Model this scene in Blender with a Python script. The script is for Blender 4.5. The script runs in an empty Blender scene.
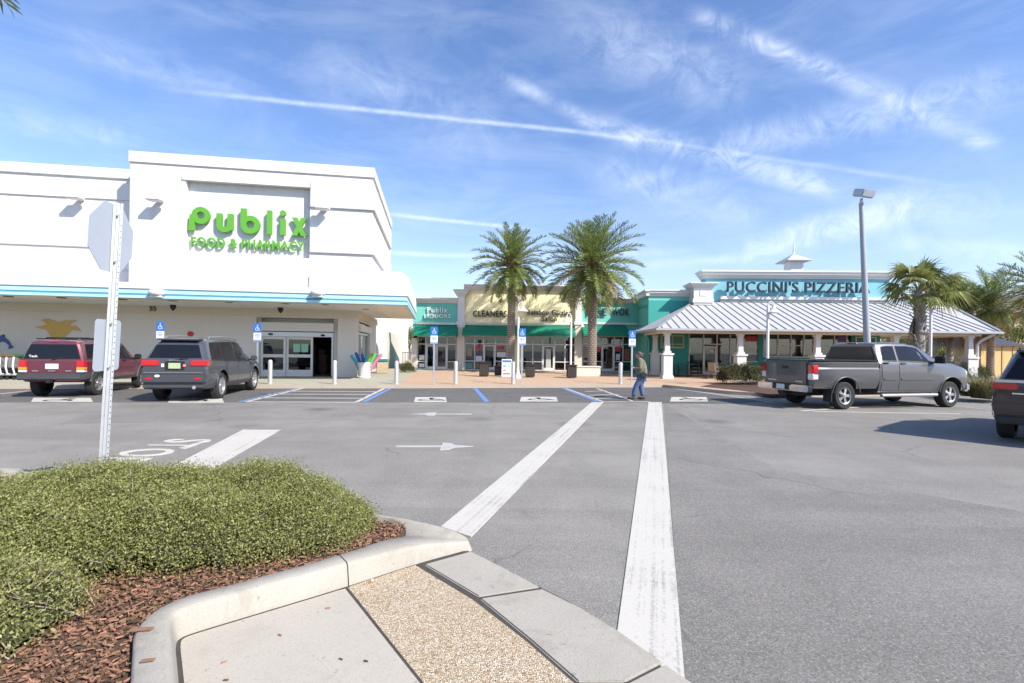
import bpy, bmesh, math, random
import numpy as np
from mathutils import Vector, Matrix
rnd = random.Random(7)
PI = math.pi
S = bpy.context.scene
COL = S.collection
# ------------------------------------------------------------------ camera numbers
F, CX, CY, ROLL, H = 480.0, 512.0, 349.0, 0.012, 1.65
_c, _s = math.cos(ROLL), math.sin(ROLL)
def ray(x, y):
    u, v = x - CX, y - CY
    return ((u * _c + v * _s) / F, 1.0, -(v * _c - u * _s) / F)
def G(x, y, z=0.0):                      # ground point (at height z) seen at a pixel of the photograph
    r = ray(x, y); t = (z - H) / r[2]
    return (r[0] * t, t)
class Frame:                             # a wall direction: s along the wall, d away from the car park, z up
    def __init__(self, o, ang):
        self.o, self.a = o, math.radians(ang)
        self.e1 = (math.cos(self.a), math.sin(self.a)); self.e2 = (-math.sin(self.a), math.cos(self.a))
    def hit(self, x, y, d=0.0):
        r = ray(x, y); e = self.e2; o = self.o
        t = (d + o[0] * e[0] + o[1] * e[1]) / (r[0] * e[0] + r[1] * e[1])
        px, py = r[0] * t - o[0], r[1] * t - o[1]
        return (px * self.e1[0] + py * self.e1[1], H + r[2] * t)
    def s(self, x, d=0.0, y=349): return self.hit(x, y, d)[0]
    def z(self, x, y, d=0.0): return self.hit(x, y, d)[1]
    def w(self, s, d): return (self.o[0] + s * self.e1[0] + d * self.e2[0], self.o[1] + s * self.e1[1] + d * self.e2[1])
    def loc(self, p):                    # world xy -> s, d
        px, py = p[0] - self.o[0], p[1] - self.o[1]
        return (px * self.e1[0] + py * self.e1[1], px * self.e2[0] + py * self.e2[1])
# ------------------------------------------------------------------ mesh builder
class MB:
    def __init__(self): self.v, self.f, self.m = [], [], []
    def add(self, vs, fs, m=0, M=None):
        b = len(self.v)
        if M is not None: vs = [tuple(M @ Vector(p)) for p in vs]
        self.v += [tuple(p) for p in vs]; self.f += [tuple(i + b for i in f) for f in fs]; self.m += [m] * len(fs); return self
    def box(self, x0, x1, y0, y1, z0, z1, m=0, M=None):
        if x0 > x1: x0, x1 = x1, x0
        if y0 > y1: y0, y1 = y1, y0
        if z0 > z1: z0, z1 = z1, z0
        vs = [(x, y, z) for z in (z0, z1) for y in (y0, y1) for x in (x0, x1)]
        return self.add(vs, [(0, 2, 3, 1), (4, 5, 7, 6), (0, 1, 5, 4), (2, 6, 7, 3), (0, 4, 6, 2), (1, 3, 7, 5)], m, M)
    def prism(self, pts, a, b, ax='z', m=0, M=None):     # polygon extruded along ax from a to b
        n = len(pts)
        ar = sum(pts[i][0] * pts[(i + 1) % n][1] - pts[(i + 1) % n][0] * pts[i][1] for i in range(n))
        if ar < 0: pts = pts[::-1]
        if ax == 'z': mk = lambda p, t: (p[0], p[1], t)
        elif ax == 'y': mk = lambda p, t: (p[0], t, p[1])
        else: mk = lambda p, t: (t, p[0], p[1])
        vs = [mk(p, a) for p in pts] + [mk(p, b) for p in pts]
        flip = (a > b) ^ (ax == 'y')
        fs = [tuple(range(n))[::-1], tuple(range(n, 2 * n))] + [(i, (i + 1) % n, n + (i + 1) % n, n + i) for i in range(n)]
        if flip: fs = [f[::-1] for f in fs]
        return self.add(vs, fs, m, M)
    def tube(self, pts, r, n=8, m=0, M=None, cap=True):
        pts = [Vector(p) for p in pts]; k = len(pts)
        rs = r if isinstance(r, (list, tuple)) else [r] * k
        vs, fs = [], []; up = None
        for i, p in enumerate(pts):
            t = (pts[min(i + 1, k - 1)] - pts[max(i - 1, 0)]).normalized()
            if up is None: up = Vector((0, 0, 1)) if abs(t.z) < .9 else Vector((1, 0, 0))
            a = t.cross(up).normalized(); b = t.cross(a).normalized(); up = -b
            for j in range(n):
                q = 2 * PI * j / n; vs.append(p + a * rs[i] * math.cos(q) + b * rs[i] * math.sin(q))
        for i in range(k - 1):
            for j in range(n):
                fs.append((i * n + j, (i + 1) * n + j, (i + 1) * n + (j + 1) % n, i * n + (j + 1) % n))
        if cap: fs += [tuple(range(n)), tuple(range((k - 1) * n, k * n))[::-1]]
        return self.add(vs, fs, m, M)
    def lathe(self, prof, n=20, m=0, M=None, cap=True):            # (r, z) profile round z
        vs, fs = [], []
        for r, z in prof:
            for j in range(n): vs.append((r * math.cos(2 * PI * j / n), r * math.sin(2 * PI * j / n), z))
        for i in range(len(prof) - 1):
            for j in range(n): fs.append((i * n + j, i * n + (j + 1) % n, (i + 1) * n + (j + 1) % n, (i + 1) * n + j))
        if cap: fs += [tuple(range(n))[::-1], tuple(range((len(prof) - 1) * n, len(prof) * n))]
        return self.add(vs, fs, m, M)
    def ring(self, cx, cz, R, r, y0, y1, m=0, a0=0, a1=2 * PI, n=28, sx=1.0):   # flat ring letter in the xz plane
        full = abs(a1 - a0 - 2 * PI) < 1e-6; k = n if full else n + 1
        vs = []
        for i in range(k):
            q = a0 + (a1 - a0) * i / n; c, s = math.cos(q), math.sin(q)
            vs += [(cx + R * c * sx, y0, cz + R * s), (cx + r * c * sx, y0, cz + r * s), (cx + R * c * sx, y1, cz + R * s), (cx + r * c * sx, y1, cz + r * s)]
        fs = []
        for i in range(n):
            a, b = i * 4, ((i + 1) % k) * 4
            fs += [(a, b, b + 1, a + 1), (a + 2, a + 3, b + 3, b + 2), (a, a + 2, b + 2, b), (a + 1, b + 1, b + 3, a + 3)]
        if not full: fs += [(0, 1, 3, 2), (4 * n, 4 * n + 2, 4 * n + 3, 4 * n + 1)]
        return self.add(vs, fs, m)
    def blob(self, c, r, n=10, k=6, m=0, M=None):
        rx, ry, rz = r if isinstance(r, (tuple, list)) else (r, r, r)
        vs = [(c[0], c[1], c[2] - rz)]; fs = []
        for i in range(1, k):
            t = -PI / 2 + PI * i / k
            for j in range(n):
                q = 2 * PI * j / n
                vs.append((c[0] + rx * math.cos(t) * math.cos(q), c[1] + ry * math.cos(t) * math.sin(q), c[2] + rz * math.sin(t)))
        vs.append((c[0], c[1], c[2] + rz)); L = len(vs) - 1
        for j in range(n):
            fs.append((0, 1 + (j + 1) % n, 1 + j)); fs.append((L, L - n + j, L - n + (j + 1) % n))
            for i in range(k - 2):
                a = 1 + i * n; fs.append((a + j, a + (j + 1) % n, a + n + (j + 1) % n, a + n + j))
        return self.add(vs, fs, m, M)
    def mesh(self, name, mats, smooth=None, bevel=0, seg=2):
        me = bpy.data.meshes.new(name)
        me.from_pydata(self.v, [], self.f); me.validate(verbose=False)
        if len(me.polygons) == len(self.m): me.polygons.foreach_set('material_index', self.m)
        for q in (mats if isinstance(mats, (list, tuple)) else [mats]): me.materials.append(q)
        if bevel:
            bm = bmesh.new(); bm.from_mesh(me)
            es = [e for e in bm.edges if len(e.link_faces) == 2 and e.calc_face_angle(0) > .5]
            bmesh.ops.bevel(bm, geom=es, offset=bevel, segments=seg, affect='EDGES', clamp_overlap=True)
            bm.to_mesh(me); bm.free()
        if smooth is not None:
            me.polygons.foreach_set('use_smooth', [True] * len(me.polygons))
            me.set_sharp_from_angle(angle=math.radians(smooth))
        me.update(); return me
    def build(self, name, mats, parent=None, smooth=None, bevel=0, seg=2, loc=None, rz=0):
        o = bpy.data.objects.new(name, self.mesh(name, mats, smooth, bevel, seg)); COL.objects.link(o)
        if parent: o.parent = parent
        if loc: o.location = loc
        if rz: o.rotation_euler.z = rz
        return o
def tag(o, label=None, cat=None, group=None, kind=None):
    if label: o['label'] = label
    if cat: o['category'] = cat
    if group: o['group'] = group
    if kind: o['kind'] = kind
    return o
def thing(name, label, cat, loc=(0, 0, 0), rz=0, group=None):
    o = bpy.data.objects.new(name, None); o.empty_display_size = .2; COL.objects.link(o)
    o.location = loc; o.rotation_euler.z = rz
    return tag(o, label, cat, group)
def pivot(name, parent, loc=(0, 0, 0), rz=0):
    o = bpy.data.objects.new(name, None); COL.objects.link(o); o.parent = parent; o.location = loc; o.rotation_euler.z = rz; return o
def dup(root, loc=None, rz=None, label=None, scale=None):
    def cp(o, p):
        c = o.copy(); COL.objects.link(c)
        if p: c.parent = p
        for ch in o.children: cp(ch, c)
        return c
    r = cp(root, None)
    if loc is not None: r.location = loc
    if rz is not None: r.rotation_euler.z = rz
    if scale: r.scale = (scale,) * 3
    if label: r['label'] = label
    return r
def struct(mb, name, mats, **k): return tag(mb.build(name, mats, **k), kind='structure')
def np_mesh(name, V, Fq, mats, mi=None, smooth=False):
    me = bpy.data.meshes.new(name); n = len(Fq); k = Fq.shape[1]
    me.vertices.add(len(V)); me.vertices.foreach_set('co', np.asarray(V, np.float32).ravel())
    me.loops.add(n * k); me.loops.foreach_set('vertex_index', Fq.astype(np.int32).ravel())
    me.polygons.add(n); me.polygons.foreach_set('loop_start', np.arange(0, n * k, k, dtype=np.int32))
    if mi is not None: me.polygons.foreach_set('material_index', np.asarray(mi, np.int32))
    if smooth: me.polygons.foreach_set('use_smooth', np.ones(n, bool))
    for q in (mats if isinstance(mats, (list, tuple)) else [mats]): me.materials.append(q)
    me.update(calc_edges=True); me.validate(); return me
def link(name, me, parent=None, loc=None):
    o = bpy.data.objects.new(name, me); COL.objects.link(o)
    if parent: o.parent = parent
    if loc: o.location = loc
    return o
def leaves(P, size, seed, aspect=.55, flat=0.0, curl=.25, nrm=None):
    """P: points; returns V, F for small folded leaves (two quads each)"""
    rg = np.random.default_rng(seed); n = len(P)
    ax = rg.normal(size=(n, 3)); ax[:, 2] += .35; ax /= np.linalg.norm(ax, axis=1)[:, None]
    b = rg.normal(size=(n, 3)); b[:, :] -= ax * np.sum(ax * b, 1)[:, None]; b /= np.linalg.norm(b, axis=1)[:, None]
    nn = np.cross(ax, b)
    L = size * rg.uniform(.6, 1.35, n)[:, None]; W = L * aspect
    p0 = P; p1 = P + ax * L
    mid = P + ax * L * .5
    a = mid + b * W * .5 + nn * L * curl * .5; c = mid - b * W * .5 + nn * L * curl * .5
    V = np.concatenate([p0, a, p1, c], 1).reshape(-1, 3)
    Fq = np.arange(4 * n).reshape(n, 4)
    return V, Fq
# ------------------------------------------------------------------ materials
def nt(m): m.use_nodes = True; t = m.node_tree; t.nodes.clear(); return t
class NT:
    def __init__(self, tree): self.t = tree
    def n(self, typ, **k):
        x = self.t.nodes.new(typ)
        for a, b in k.items():
            if a.startswith('i_'):
                key = a[2:]; key = int(key) if key.isdigit() else key.replace('_', ' ')
                self.set(x.inputs[key], b)
            else: setattr(x, a, b)
        return x
    def set(self, sock, b):
        if isinstance(b, bpy.types.NodeSocket): self.t.links.new(b, sock)
        else: sock.default_value = b
    def l(self, a, b): self.t.links.new(a, b)
    def math(self, op, a, b=None, c=None, clamp=False):
        x = self.t.nodes.new('ShaderNodeMath'); x.operation = op; x.use_clamp = clamp
        for i, q in enumerate((a, b, c)):
            if q is not None: self.set(x.inputs[i], q)
        return x.outputs[0]
    def mix(self, f, a, b, blend='MIX'):
        x = self.t.nodes.new('ShaderNodeMix'); x.data_type = 'RGBA'; x.blend_type = blend
        self.set(x.inputs[0], f); self.set(x.inputs[6], a); self.set(x.inputs[7], b); return x.outputs[2]
    def ramp(self, v, stops):
        x = self.t.nodes.new('ShaderNodeValToRGB'); e = x.color_ramp.elements
        while len(e) < len(stops): e.new(.5)
        for q, (p, c) in zip(e, stops):
            q.position = p; q.color = c if isinstance(c, tuple) else (c, c, c, 1)
        self.set(x.inputs[0], v); return x.outputs[0]
    def noise(self, vec, scale, detail=4, rough=.55, dist=0):
        x = self.t.nodes.new('ShaderNodeTexNoise'); x.inputs['Scale'].default_value = scale; x.inputs['Detail'].default_value = detail
        x.inputs['Roughness'].default_value = rough; x.inputs['Distortion'].default_value = dist
        if vec is not None: self.l(vec, x.inputs['Vector'])
        return x.outputs[0]
    def scale(self, vec, v):
        x = self.t.nodes.new('ShaderNodeMapping'); self.l(vec, x.inputs[0]); x.inputs['Scale'].default_value = v; return x.outputs[0]
def c4(c): return (c[0], c[1], c[2], 1)
def dim(c, k): return (c[0] * k, c[1] * k, c[2] * k, 1)
MATS = {}
def mat(name, col, rough=.6, metal=0, var=.12, scale=3.0, bump=0.0, bscale=60, coat=0, spec=.5, emit=None, es=0, dirt=0, coords='Object', island=0):
    if name in MATS: return MATS[name]
    m = bpy.data.materials.new(name); t = NT(nt(m))
    out = t.n('ShaderNodeOutputMaterial'); b = t.n('ShaderNodeBsdfPrincipled')
    t.l(b.outputs[0], out.inputs[0])
    tc = t.n('ShaderNodeTexCoord').outputs[coords]
    nz = t.noise(tc, scale, 5, .6)
    c = t.mix(nz, dim(col, 1 - var), dim(col, 1 + var))
    if dirt:
        st = t.noise(t.scale(tc, (1.2, 1.2, .12)), 2.5, 6, .65)
        c = t.mix(t.math('MULTIPLY', t.ramp(st, [(.45, 0.0), (.8, 1.0)]), dirt), c, dim(col, .62))
    if island:
        g = t.n('ShaderNodeNewGeometry').outputs['Random Per Island']
        hs = t.n('ShaderNodeHueSaturation'); t.l(c, hs.inputs['Color'])
        hs.inputs['Saturation'].default_value = 1.0
        t.l(t.math('ADD', t.math('MULTIPLY', g, 2 * island), 1 - island), hs.inputs['Value'])
        t.l(t.math('ADD', t.math('MULTIPLY', g, -.04), .53), hs.inputs['Hue']); c = hs.outputs[0]
    t.l(c, b.inputs['Base Color'])
    rr = t.math('ADD', t.math('MULTIPLY', t.noise(tc, scale * 2.3, 3), .2), rough - .1)
    t.l(rr, b.inputs['Roughness']); b.inputs['Metallic'].default_value = metal
    b.inputs['Coat Weight'].default_value = coat; b.inputs['Coat Roughness'].default_value = .05
    b.inputs['Specular IOR Level'].default_value = spec
    if emit: b.inputs['Emission Color'].default_value = c4(emit); b.inputs['Emission Strength'].default_value = es
    if bump:
        bp = t.n('ShaderNodeBump'); bp.inputs['Strength'].default_value = bump; bp.inputs['Distance'].default_value = .01
        t.l(t.noise(tc, bscale, 4, .6), bp.inputs['Height']); t.l(bp.outputs[0], b.inputs['Normal'])
    MATS[name] = m; return m
def leafmat(name, c1, c2, trans=.35, rough=.5):
    if name in MATS: return MATS[name]
    m = bpy.data.materials.new(name); t = NT(nt(m)); out = t.n('ShaderNodeOutputMaterial')
    g = t.n('ShaderNodeNewGeometry').outputs['Random Per Island']
    tc = t.n('ShaderNodeTexCoord').outputs['Object']
    f = t.math('ADD', t.math('MULTIPLY', g, .75), t.math('MULTIPLY', t.noise(tc, 3.0, 3), .35), clamp=True)
    c = t.mix(f, c4(c1), c4(c2))
    b = t.n('ShaderNodeBsdfPrincipled'); t.l(c, b.inputs['Base Color']); b.inputs['Roughness'].default_value = rough
    b.inputs['Specular IOR Level'].default_value = .35
    tr = t.n('ShaderNodeBsdfTranslucent'); t.l(c, tr.inputs[0])
    mx = t.n('ShaderNodeMixShader'); mx.inputs[0].default_value = trans
    t.l(b.outputs[0], mx.inputs[1]); t.l(tr.outputs[0], mx.inputs[2]); t.l(mx.outputs[0], out.inputs[0])
    MATS[name] = m; return m
def glassmat(name, tint, k=.55, rough=.02):
    m = bpy.data.materials.new(name); t = NT(nt(m)); out = t.n('ShaderNodeOutputMaterial')
    tr = t.n('ShaderNodeBsdfTransparent'); tr.inputs[0].default_value = c4(tint)
    gl = t.n('ShaderNodeBsdfGlossy'); gl.inputs['Roughness'].default_value = rough; gl.inputs[0].default_value = (.9, .95, .95, 1)
    fr = t.n('ShaderNodeFresnel'); fr.inputs[0].default_value = 1.6
    mx = t.n('ShaderNodeMixShader'); t.l(t.math('ADD', fr.outputs[0], k, clamp=True), mx.inputs[0])
    t.l(tr.outputs[0], mx.inputs[1]); t.l(gl.outputs[0], mx.inputs[2]); t.l(mx.outputs[0], out.inputs[0]); return m
# stucco and paint
M_white = mat('white_stucco', (.67, .67, .655), .85, var=.06, scale=.7, bump=.25, bscale=30, dirt=.36)
M_whiteg = mat('grey_white_stucco', (.585, .585, .575), .85, var=.05, scale=.7, bump=.25, bscale=30, dirt=.22)
M_trimw = mat('white_trim', (.68, .67, .65), .6, var=.04, scale=2, dirt=.08)
M_grey = mat('pale_grey_wall', (.69, .665, .64), .85, var=.04, scale=.9, bump=.15, dirt=.12)
M_beige = mat('beige_stucco', (.66, .60, .51), .85, var=.04, scale=.8, bump=.15, dirt=.10)
M_soffit = mat('soffit_tan', (.78, .71, .61), .8, var=.03, scale=1)
M_cyan = mat('pale_cyan_fascia', (.40, .70, .80), .5, var=.03, scale=1, dirt=.05)
M_cyand = mat('dark_cyan_line', (.09, .27, .36), .5)
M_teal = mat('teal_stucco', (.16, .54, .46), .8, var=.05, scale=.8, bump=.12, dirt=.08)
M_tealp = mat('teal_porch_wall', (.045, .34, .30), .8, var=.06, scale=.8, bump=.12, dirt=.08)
M_yellow = mat('pale_yellow_stucco', (.86, .80, .50), .85, var=.04, scale=.8, bump=.12, dirt=.06)
M_bluewall = mat('blue_sign_wall', (.19, .46, .54), .75, var=.05, scale=.8, bump=.1, dirt=.06)
M_awning = mat('green_awning_canvas', (.0, .19, .11), .75, var=.08, scale=2.5, bump=.2, bscale=200)
M_frame = mat('white_metal_frame', (.70, .70, .69), .45, var=.03)
M_alu = mat('aluminium', (.62, .63, .64), .35, metal=.7, var=.08, scale=5)
M_steel = mat('galvanised_steel', (.52, .54, .56), .45, metal=.55, var=.18, scale=14, bump=.05)
M_signback = mat('sign_back_aluminium', (.44, .48, .54), .55, metal=.2, var=.08, scale=4)
M_polegrey = mat('grey_lamp_pole_paint', (.34, .37, .40), .5, var=.08, scale=3)
M_black = mat('black_plastic', (.015, .015, .017), .55, var=.2)
M_rubber = mat('tyre_rubber', (.022, .022, .023), .85, var=.25, scale=9, bump=.2, bscale=50)
M_dark = mat('dark_interior', (.035, .032, .03), .8, var=.3, scale=2)
M_green = mat('lime_green_letter', (.10, .34, .03), .6, var=.05)
M_greend = mat('lime_green_panel', (.25, .55, .08), .5)
M_letterk = mat('black_letter', (.012, .014, .018), .45, var=.1)
M_letternavy = mat('navy_letter', (.010, .022, .055), .45, var=.1)
M_letterw = mat('white_letter', (.82, .82, .80), .4, var=.03)
M_blue = mat('sign_blue', (.03, .16, .52), .4, var=.05)
M_signw = mat('sign_white', (.72, .73, .74), .4, var=.03)
M_redlens = mat('red_lamp_lens', (.50, .012, .02), .15, var=.1, coat=1)
M_amber = mat('amber_lamp_lens', (.75, .28, .02), .2, var=.1, coat=1)
M_clear = mat('clear_lamp_lens', (.65, .66, .68), .12, var=.1, coat=1)
M_chrome = mat('chrome', (.72, .73, .75), .12, metal=1, var=.05)
M_silver = mat('silver_alloy', (.55, .55, .56), .32, metal=.85, var=.08)
M_carglass = mat('tinted_car_glass', (.010, .012, .017), .05, var=.2, spec=.28, coat=.0)
M_plate = mat('number_plate', (.62, .66, .62), .4, var=.1, scale=16)
M_plateg = mat('green_yellow_plate', (.42, .50, .28), .4, var=.2, scale=16)
M_greypaint = mat('grey_metallic_paint', (.098, .100, .108), .38, metal=.35, var=.05, coat=.8)
M_gcpaint = mat('dark_grey_metallic_paint', (.075, .079, .092), .38, metal=.35, var=.06, coat=.8)
M_maroon = mat('maroon_car_paint', (.15, .035, .055), .35, metal=.35, var=.08, coat=.8)
M_plum = mat('dark_plum_car_paint', (.026, .011, .015), .36, metal=.2, var=.08, coat=.8)
M_clad = mat('grey_bumper_plastic', (.055, .056, .060), .6, var=.15)
M_wood = mat('weathered_wood', (.22, .16, .10), .8, var=.3, scale=8)
M_redposter = mat('red_poster', (.55, .03, .05), .5)
M_paper = mat('white_paper', (.72, .72, .70), .6, var=.06)
G_shop = glassmat('shop_window_glass', (.50, .54, .54), .035)
G_door = glassmat('door_glass', (.40, .43, .43), .03)
SKY_K, SKY_T, CLOUD, SUN_E, EXPO = .112, (.74, .82, 1.04), (5.8, 6.3, 7.1), 3.9, .95
# ------------------------------------------------------------------ frames of reference
_p = ray(407, 304); PF = Frame((_p[0] * 20.5, 20.5), 9.3)        # supermarket
SF = Frame((0, 34.3), 0.0)                                       # row of small shops
_g = G(706, 375, .12); PZ = Frame(_g, -2.0)                      # pizzeria
PFA, PZA = PF.a, PZ.a
# ------------------------------------------------------------------ ground materials
def asphalt(name, base, seed=0.0, wear=1.0):
    m = bpy.data.materials.new(name); t = NT(nt(m)); out = t.n('ShaderNodeOutputMaterial'); b = t.n('ShaderNodeBsdfPrincipled'); t.l(b.outputs[0], out.inputs[0])
    mp = t.n('ShaderNodeMapping'); t.l(t.n('ShaderNodeTexCoord').outputs['Object'], mp.inputs[0]); mp.inputs['Location'].default_value = (seed, seed * .7, 0); tc = mp.outputs[0]
    big = t.noise(tc, .13, 6, .62, .6); mid = t.noise(tc, .9, 7, .7, .3); fine = t.noise(tc, 75, 4, .75); grit = t.noise(tc, 21, 5, .75); streak = t.noise(t.scale(tc, (.06, .8, 1)), 1.0, 6, .65, .2); st2 = t.noise(t.scale(tc, (1.5, .05, 1)), 1.0, 5, .6)
    c = t.mix(t.ramp(big, [(.3, 0), (.7, 1)]), dim(base, .80), dim(base, 1.15))
    c = t.mix(t.math('MULTIPLY', t.ramp(mid, [(.42, 0), (.70, 1)]), .62), c, dim(base, .58))
    c = t.mix(t.math('MULTIPLY', t.ramp(streak, [(.46, 0), (.66, 1)]), .6 * wear), c, dim(base, .62))
    c = t.mix(t.math('MULTIPLY', t.ramp(st2, [(.50, 0), (.66, 1)]), .32 * wear), c, dim(base, .66))
    c = t.mix(t.ramp(grit, [(.36, .4), (.50, 0)]), c, dim(base, .6))
    c = t.mix(t.ramp(grit, [(.52, 0), (.70, .35)]), c, dim(base, 1.35))
    c = t.mix(t.ramp(fine, [(.34, .75), (.47, 0)]), c, dim(base, .32))
    c = t.mix(t.ramp(fine, [(.54, 0), (.68, .8)]), c, dim(base, 1.8))
    # oil drips and sealed hairline cracks
    vs_ = t.n('ShaderNodeTexVoronoi'); vs_.inputs['Scale'].default_value = .55; t.l(tc, vs_.inputs['Vector']); sp = t.n('ShaderNodeSeparateColor'); t.l(vs_.outputs['Color'], sp.inputs[0])
    blot = t.math('MULTIPLY', t.ramp(t.math('ADD', vs_.outputs['Distance'], t.math('MULTIPLY', mid, .25)), [(.14, 1), (.40, 0)]), t.ramp(sp.outputs[0], [(.42, 0), (.55, .7)]))
    c = t.mix(blot, c, dim(base, .36))
    vo = t.n('ShaderNodeTexVoronoi'); vo.feature = 'DISTANCE_TO_EDGE'; vo.inputs['Scale'].default_value = .16
    nv = t.n('ShaderNodeTexNoise'); nv.inputs['Scale'].default_value = 2.1; nv.inputs['Detail'].default_value = 8; t.l(tc, nv.inputs['Vector'])
    sc = t.n('ShaderNodeVectorMath'); sc.operation = 'SCALE'; sc.inputs[3].default_value = .55; t.l(nv.outputs['Color'], sc.inputs[0])
    ad = t.n('ShaderNodeVectorMath'); ad.operation = 'ADD'; t.l(tc, ad.inputs[0]); t.l(sc.outputs[0], ad.inputs[1]); t.l(ad.outputs[0], vo.inputs['Vector'])
    crack = t.math('MULTIPLY', t.ramp(vo.outputs['Distance'], [(.0, 1), (.0022, 0)]), t.ramp(t.noise(tc, .5, 4), [(.48, 0), (.58, .6)]))
    c = t.mix(crack, c, dim(base, .35))
    t.l(c, b.inputs['Base Color']); b.inputs['Roughness'].default_value = .88; b.inputs['Specular IOR Level'].default_value = .3
    bp = t.n('ShaderNodeBump'); bp.inputs['Strength'].default_value = .6; bp.inputs['Distance'].default_value = .006; t.l(t.math('ADD', fine, grit), bp.inputs['Height']); t.l(bp.outputs[0], b.inputs['Normal'])
    return m
ASPH = (.262, .249, .226)
M_asph = asphalt('worn_asphalt', ASPH)
M_asphd = asphalt('newer_asphalt', (.135, .131, .126), 13.0, .6)
def concrete(name, base, amp=.13, bump=.25, stain=.25):
    m = bpy.data.materials.new(name); t = NT(nt(m)); out = t.n('ShaderNodeOutputMaterial'); b = t.n('ShaderNodeBsdfPrincipled'); t.l(b.outputs[0], out.inputs[0])
    tc = t.n('ShaderNodeTexCoord').outputs['Object']
    c = t.mix(t.noise(tc, 1.3, 7, .65, .3), dim(base, 1 - amp), dim(base, 1 + amp))
    c = t.mix(t.math('MULTIPLY', t.ramp(t.noise(tc, 3.1, 6, .7, .6), [(.52, 0), (.75, 1)]), stain), c, (base[0] * .55, base[1] * .5, base[2] * .42, 1))
    c = t.mix(t.ramp(t.noise(tc, 130, 2, .6), [(.36, .35), (.45, 0)]), c, dim(base, .55))
    c = t.mix(t.ramp(t.noise(tc, 24, 2, .5), [(.70, 0), (.74, .5)]), c, dim(base, .45))
    t.l(c, b.inputs['Base Color']); b.inputs['Roughness'].default_value = .9; b.inputs['Specular IOR Level'].default_value = .25
    bp = t.n('ShaderNodeBump'); bp.inputs['Strength'].default_value = bump; bp.inputs['Distance'].default_value = .006; t.l(t.noise(tc, 60, 5, .7), bp.inputs['Height']); t.l(bp.outputs[0], b.inputs['Normal'])
    return m
M_conc = concrete('pale_concrete', (.43, .395, .335))
M_kerb = concrete('kerb_concrete', (.375, .352, .305), .24, .45, .62)
M_kerb2 = concrete('beige_kerb', (.44, .37, .29))
M_walk = concrete('walkway_concrete', (.38, .37, .30))
def paver():
    m = bpy.data.materials.new('tan_pavers'); t = NT(nt(m)); out = t.n('ShaderNodeOutputMaterial'); b = t.n('ShaderNodeBsdfPrincipled'); t.l(b.outputs[0], out.inputs[0])
    tc = t.n('ShaderNodeTexCoord').outputs['Object']
    br = t.n('ShaderNodeTexBrick'); t.l(tc, br.inputs['Vector']); br.inputs['Scale'].default_value = 2.5
    br.inputs['Color1'].default_value = (.50, .34, .22, 1); br.inputs['Color2'].default_value = (.43, .28, .18, 1); br.inputs['Mortar'].default_value = (.28, .20, .14, 1); br.inputs['Mortar Size'].default_value = .012
    c = t.mix(t.math('MULTIPLY', t.noise(tc, .5, 5), .5), br.outputs['Color'], (.52, .38, .27, 1))
    t.l(c, b.inputs['Base Color']); b.inputs['Roughness'].default_value = .85; return m
M_paver = paver()
def pebble():
    m = bpy.data.materials.new('exposed_pebble'); t = NT(nt(m)); out = t.n('ShaderNodeOutputMaterial'); b = t.n('ShaderNodeBsdfPrincipled'); t.l(b.outputs[0], out.inputs[0])
    tc = t.n('ShaderNodeTexCoord').outputs['Object']
    vo = t.n('ShaderNodeTexVoronoi'); vo.inputs['Scale'].default_value = 135; t.l(tc, vo.inputs['Vector'])
    sp = t.n('ShaderNodeSeparateColor'); t.l(vo.outputs['Color'], sp.inputs[0])
    c = t.ramp(sp.outputs[0], [(0, (.20, .11, .05, 1)), (.12, (.40, .28, .16, 1)), (.45, (.56, .44, .28, 1)), (.75, (.70, .60, .44, 1)), (1, (.80, .77, .68, 1))])
    c = t.mix(t.ramp(vo.outputs['Distance'], [(.42, 0), (.72, .8)]), c, (.24, .18, .11, 1))
    c = t.mix(t.math('MULTIPLY', t.ramp(t.noise(tc, 2.2, 4), [(.4, 0), (.8, 1)]), .25), c, (.40, .28, .15, 1))
    t.l(c, b.inputs['Base Color']); b.inputs['Roughness'].default_value = .7
    bp = t.n('ShaderNodeBump'); bp.invert = True; bp.inputs['Strength'].default_value = .8; bp.inputs['Distance'].default_value = .008; t.l(vo.outputs['Distance'], bp.inputs['Height']); t.l(bp.outputs[0], b.inputs['Normal'])
    return m
M_pebble = pebble()
def paint(name, col, under, wear=.5, sx=.25):
    m = bpy.data.materials.new(name); t = NT(nt(m)); out = t.n('ShaderNodeOutputMaterial'); b = t.n('ShaderNodeBsdfPrincipled'); t.l(b.outputs[0], out.inputs[0])
    tc = t.n('ShaderNodeTexCoord').outputs['Object']
    st = t.noise(t.scale(tc, (sx, 22, 1)), 1.0, 4, .6); gr = t.noise(tc, 55, 4, .75); pa = t.noise(tc, 1.7, 4, .6)
    k = t.math('ADD', t.math('MULTIPLY', st, .42), t.math('ADD', t.math('MULTIPLY', gr, .38), t.math('MULTIPLY', pa, .20)))
    c = t.mix(t.math('MULTIPLY', st, .8), dim(col, .82), dim(col, 1.08))
    f = t.ramp(k, [(.51, 0), (.64, wear)])
    c = t.mix(f, c, c4(under)); t.l(c, b.inputs['Base Color']); b.inputs['Roughness'].default_value = .75; return m
P_white = paint('worn_white_road_paint', (.55, .525, .47), (.23, .225, .215), 1.0)
P_thin = paint('faded_white_road_paint', (.48, .47, .45), (.22, .22, .21), .95, 2.0)
P_blue = paint('blue_road_paint', (.13, .25, .56), (.12, .13, .17), .6, 2.0)
P_bluef = paint('faded_blue_road_paint', (.33, .40, .55), (.5, .5, .52), .8, 2.0)
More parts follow.
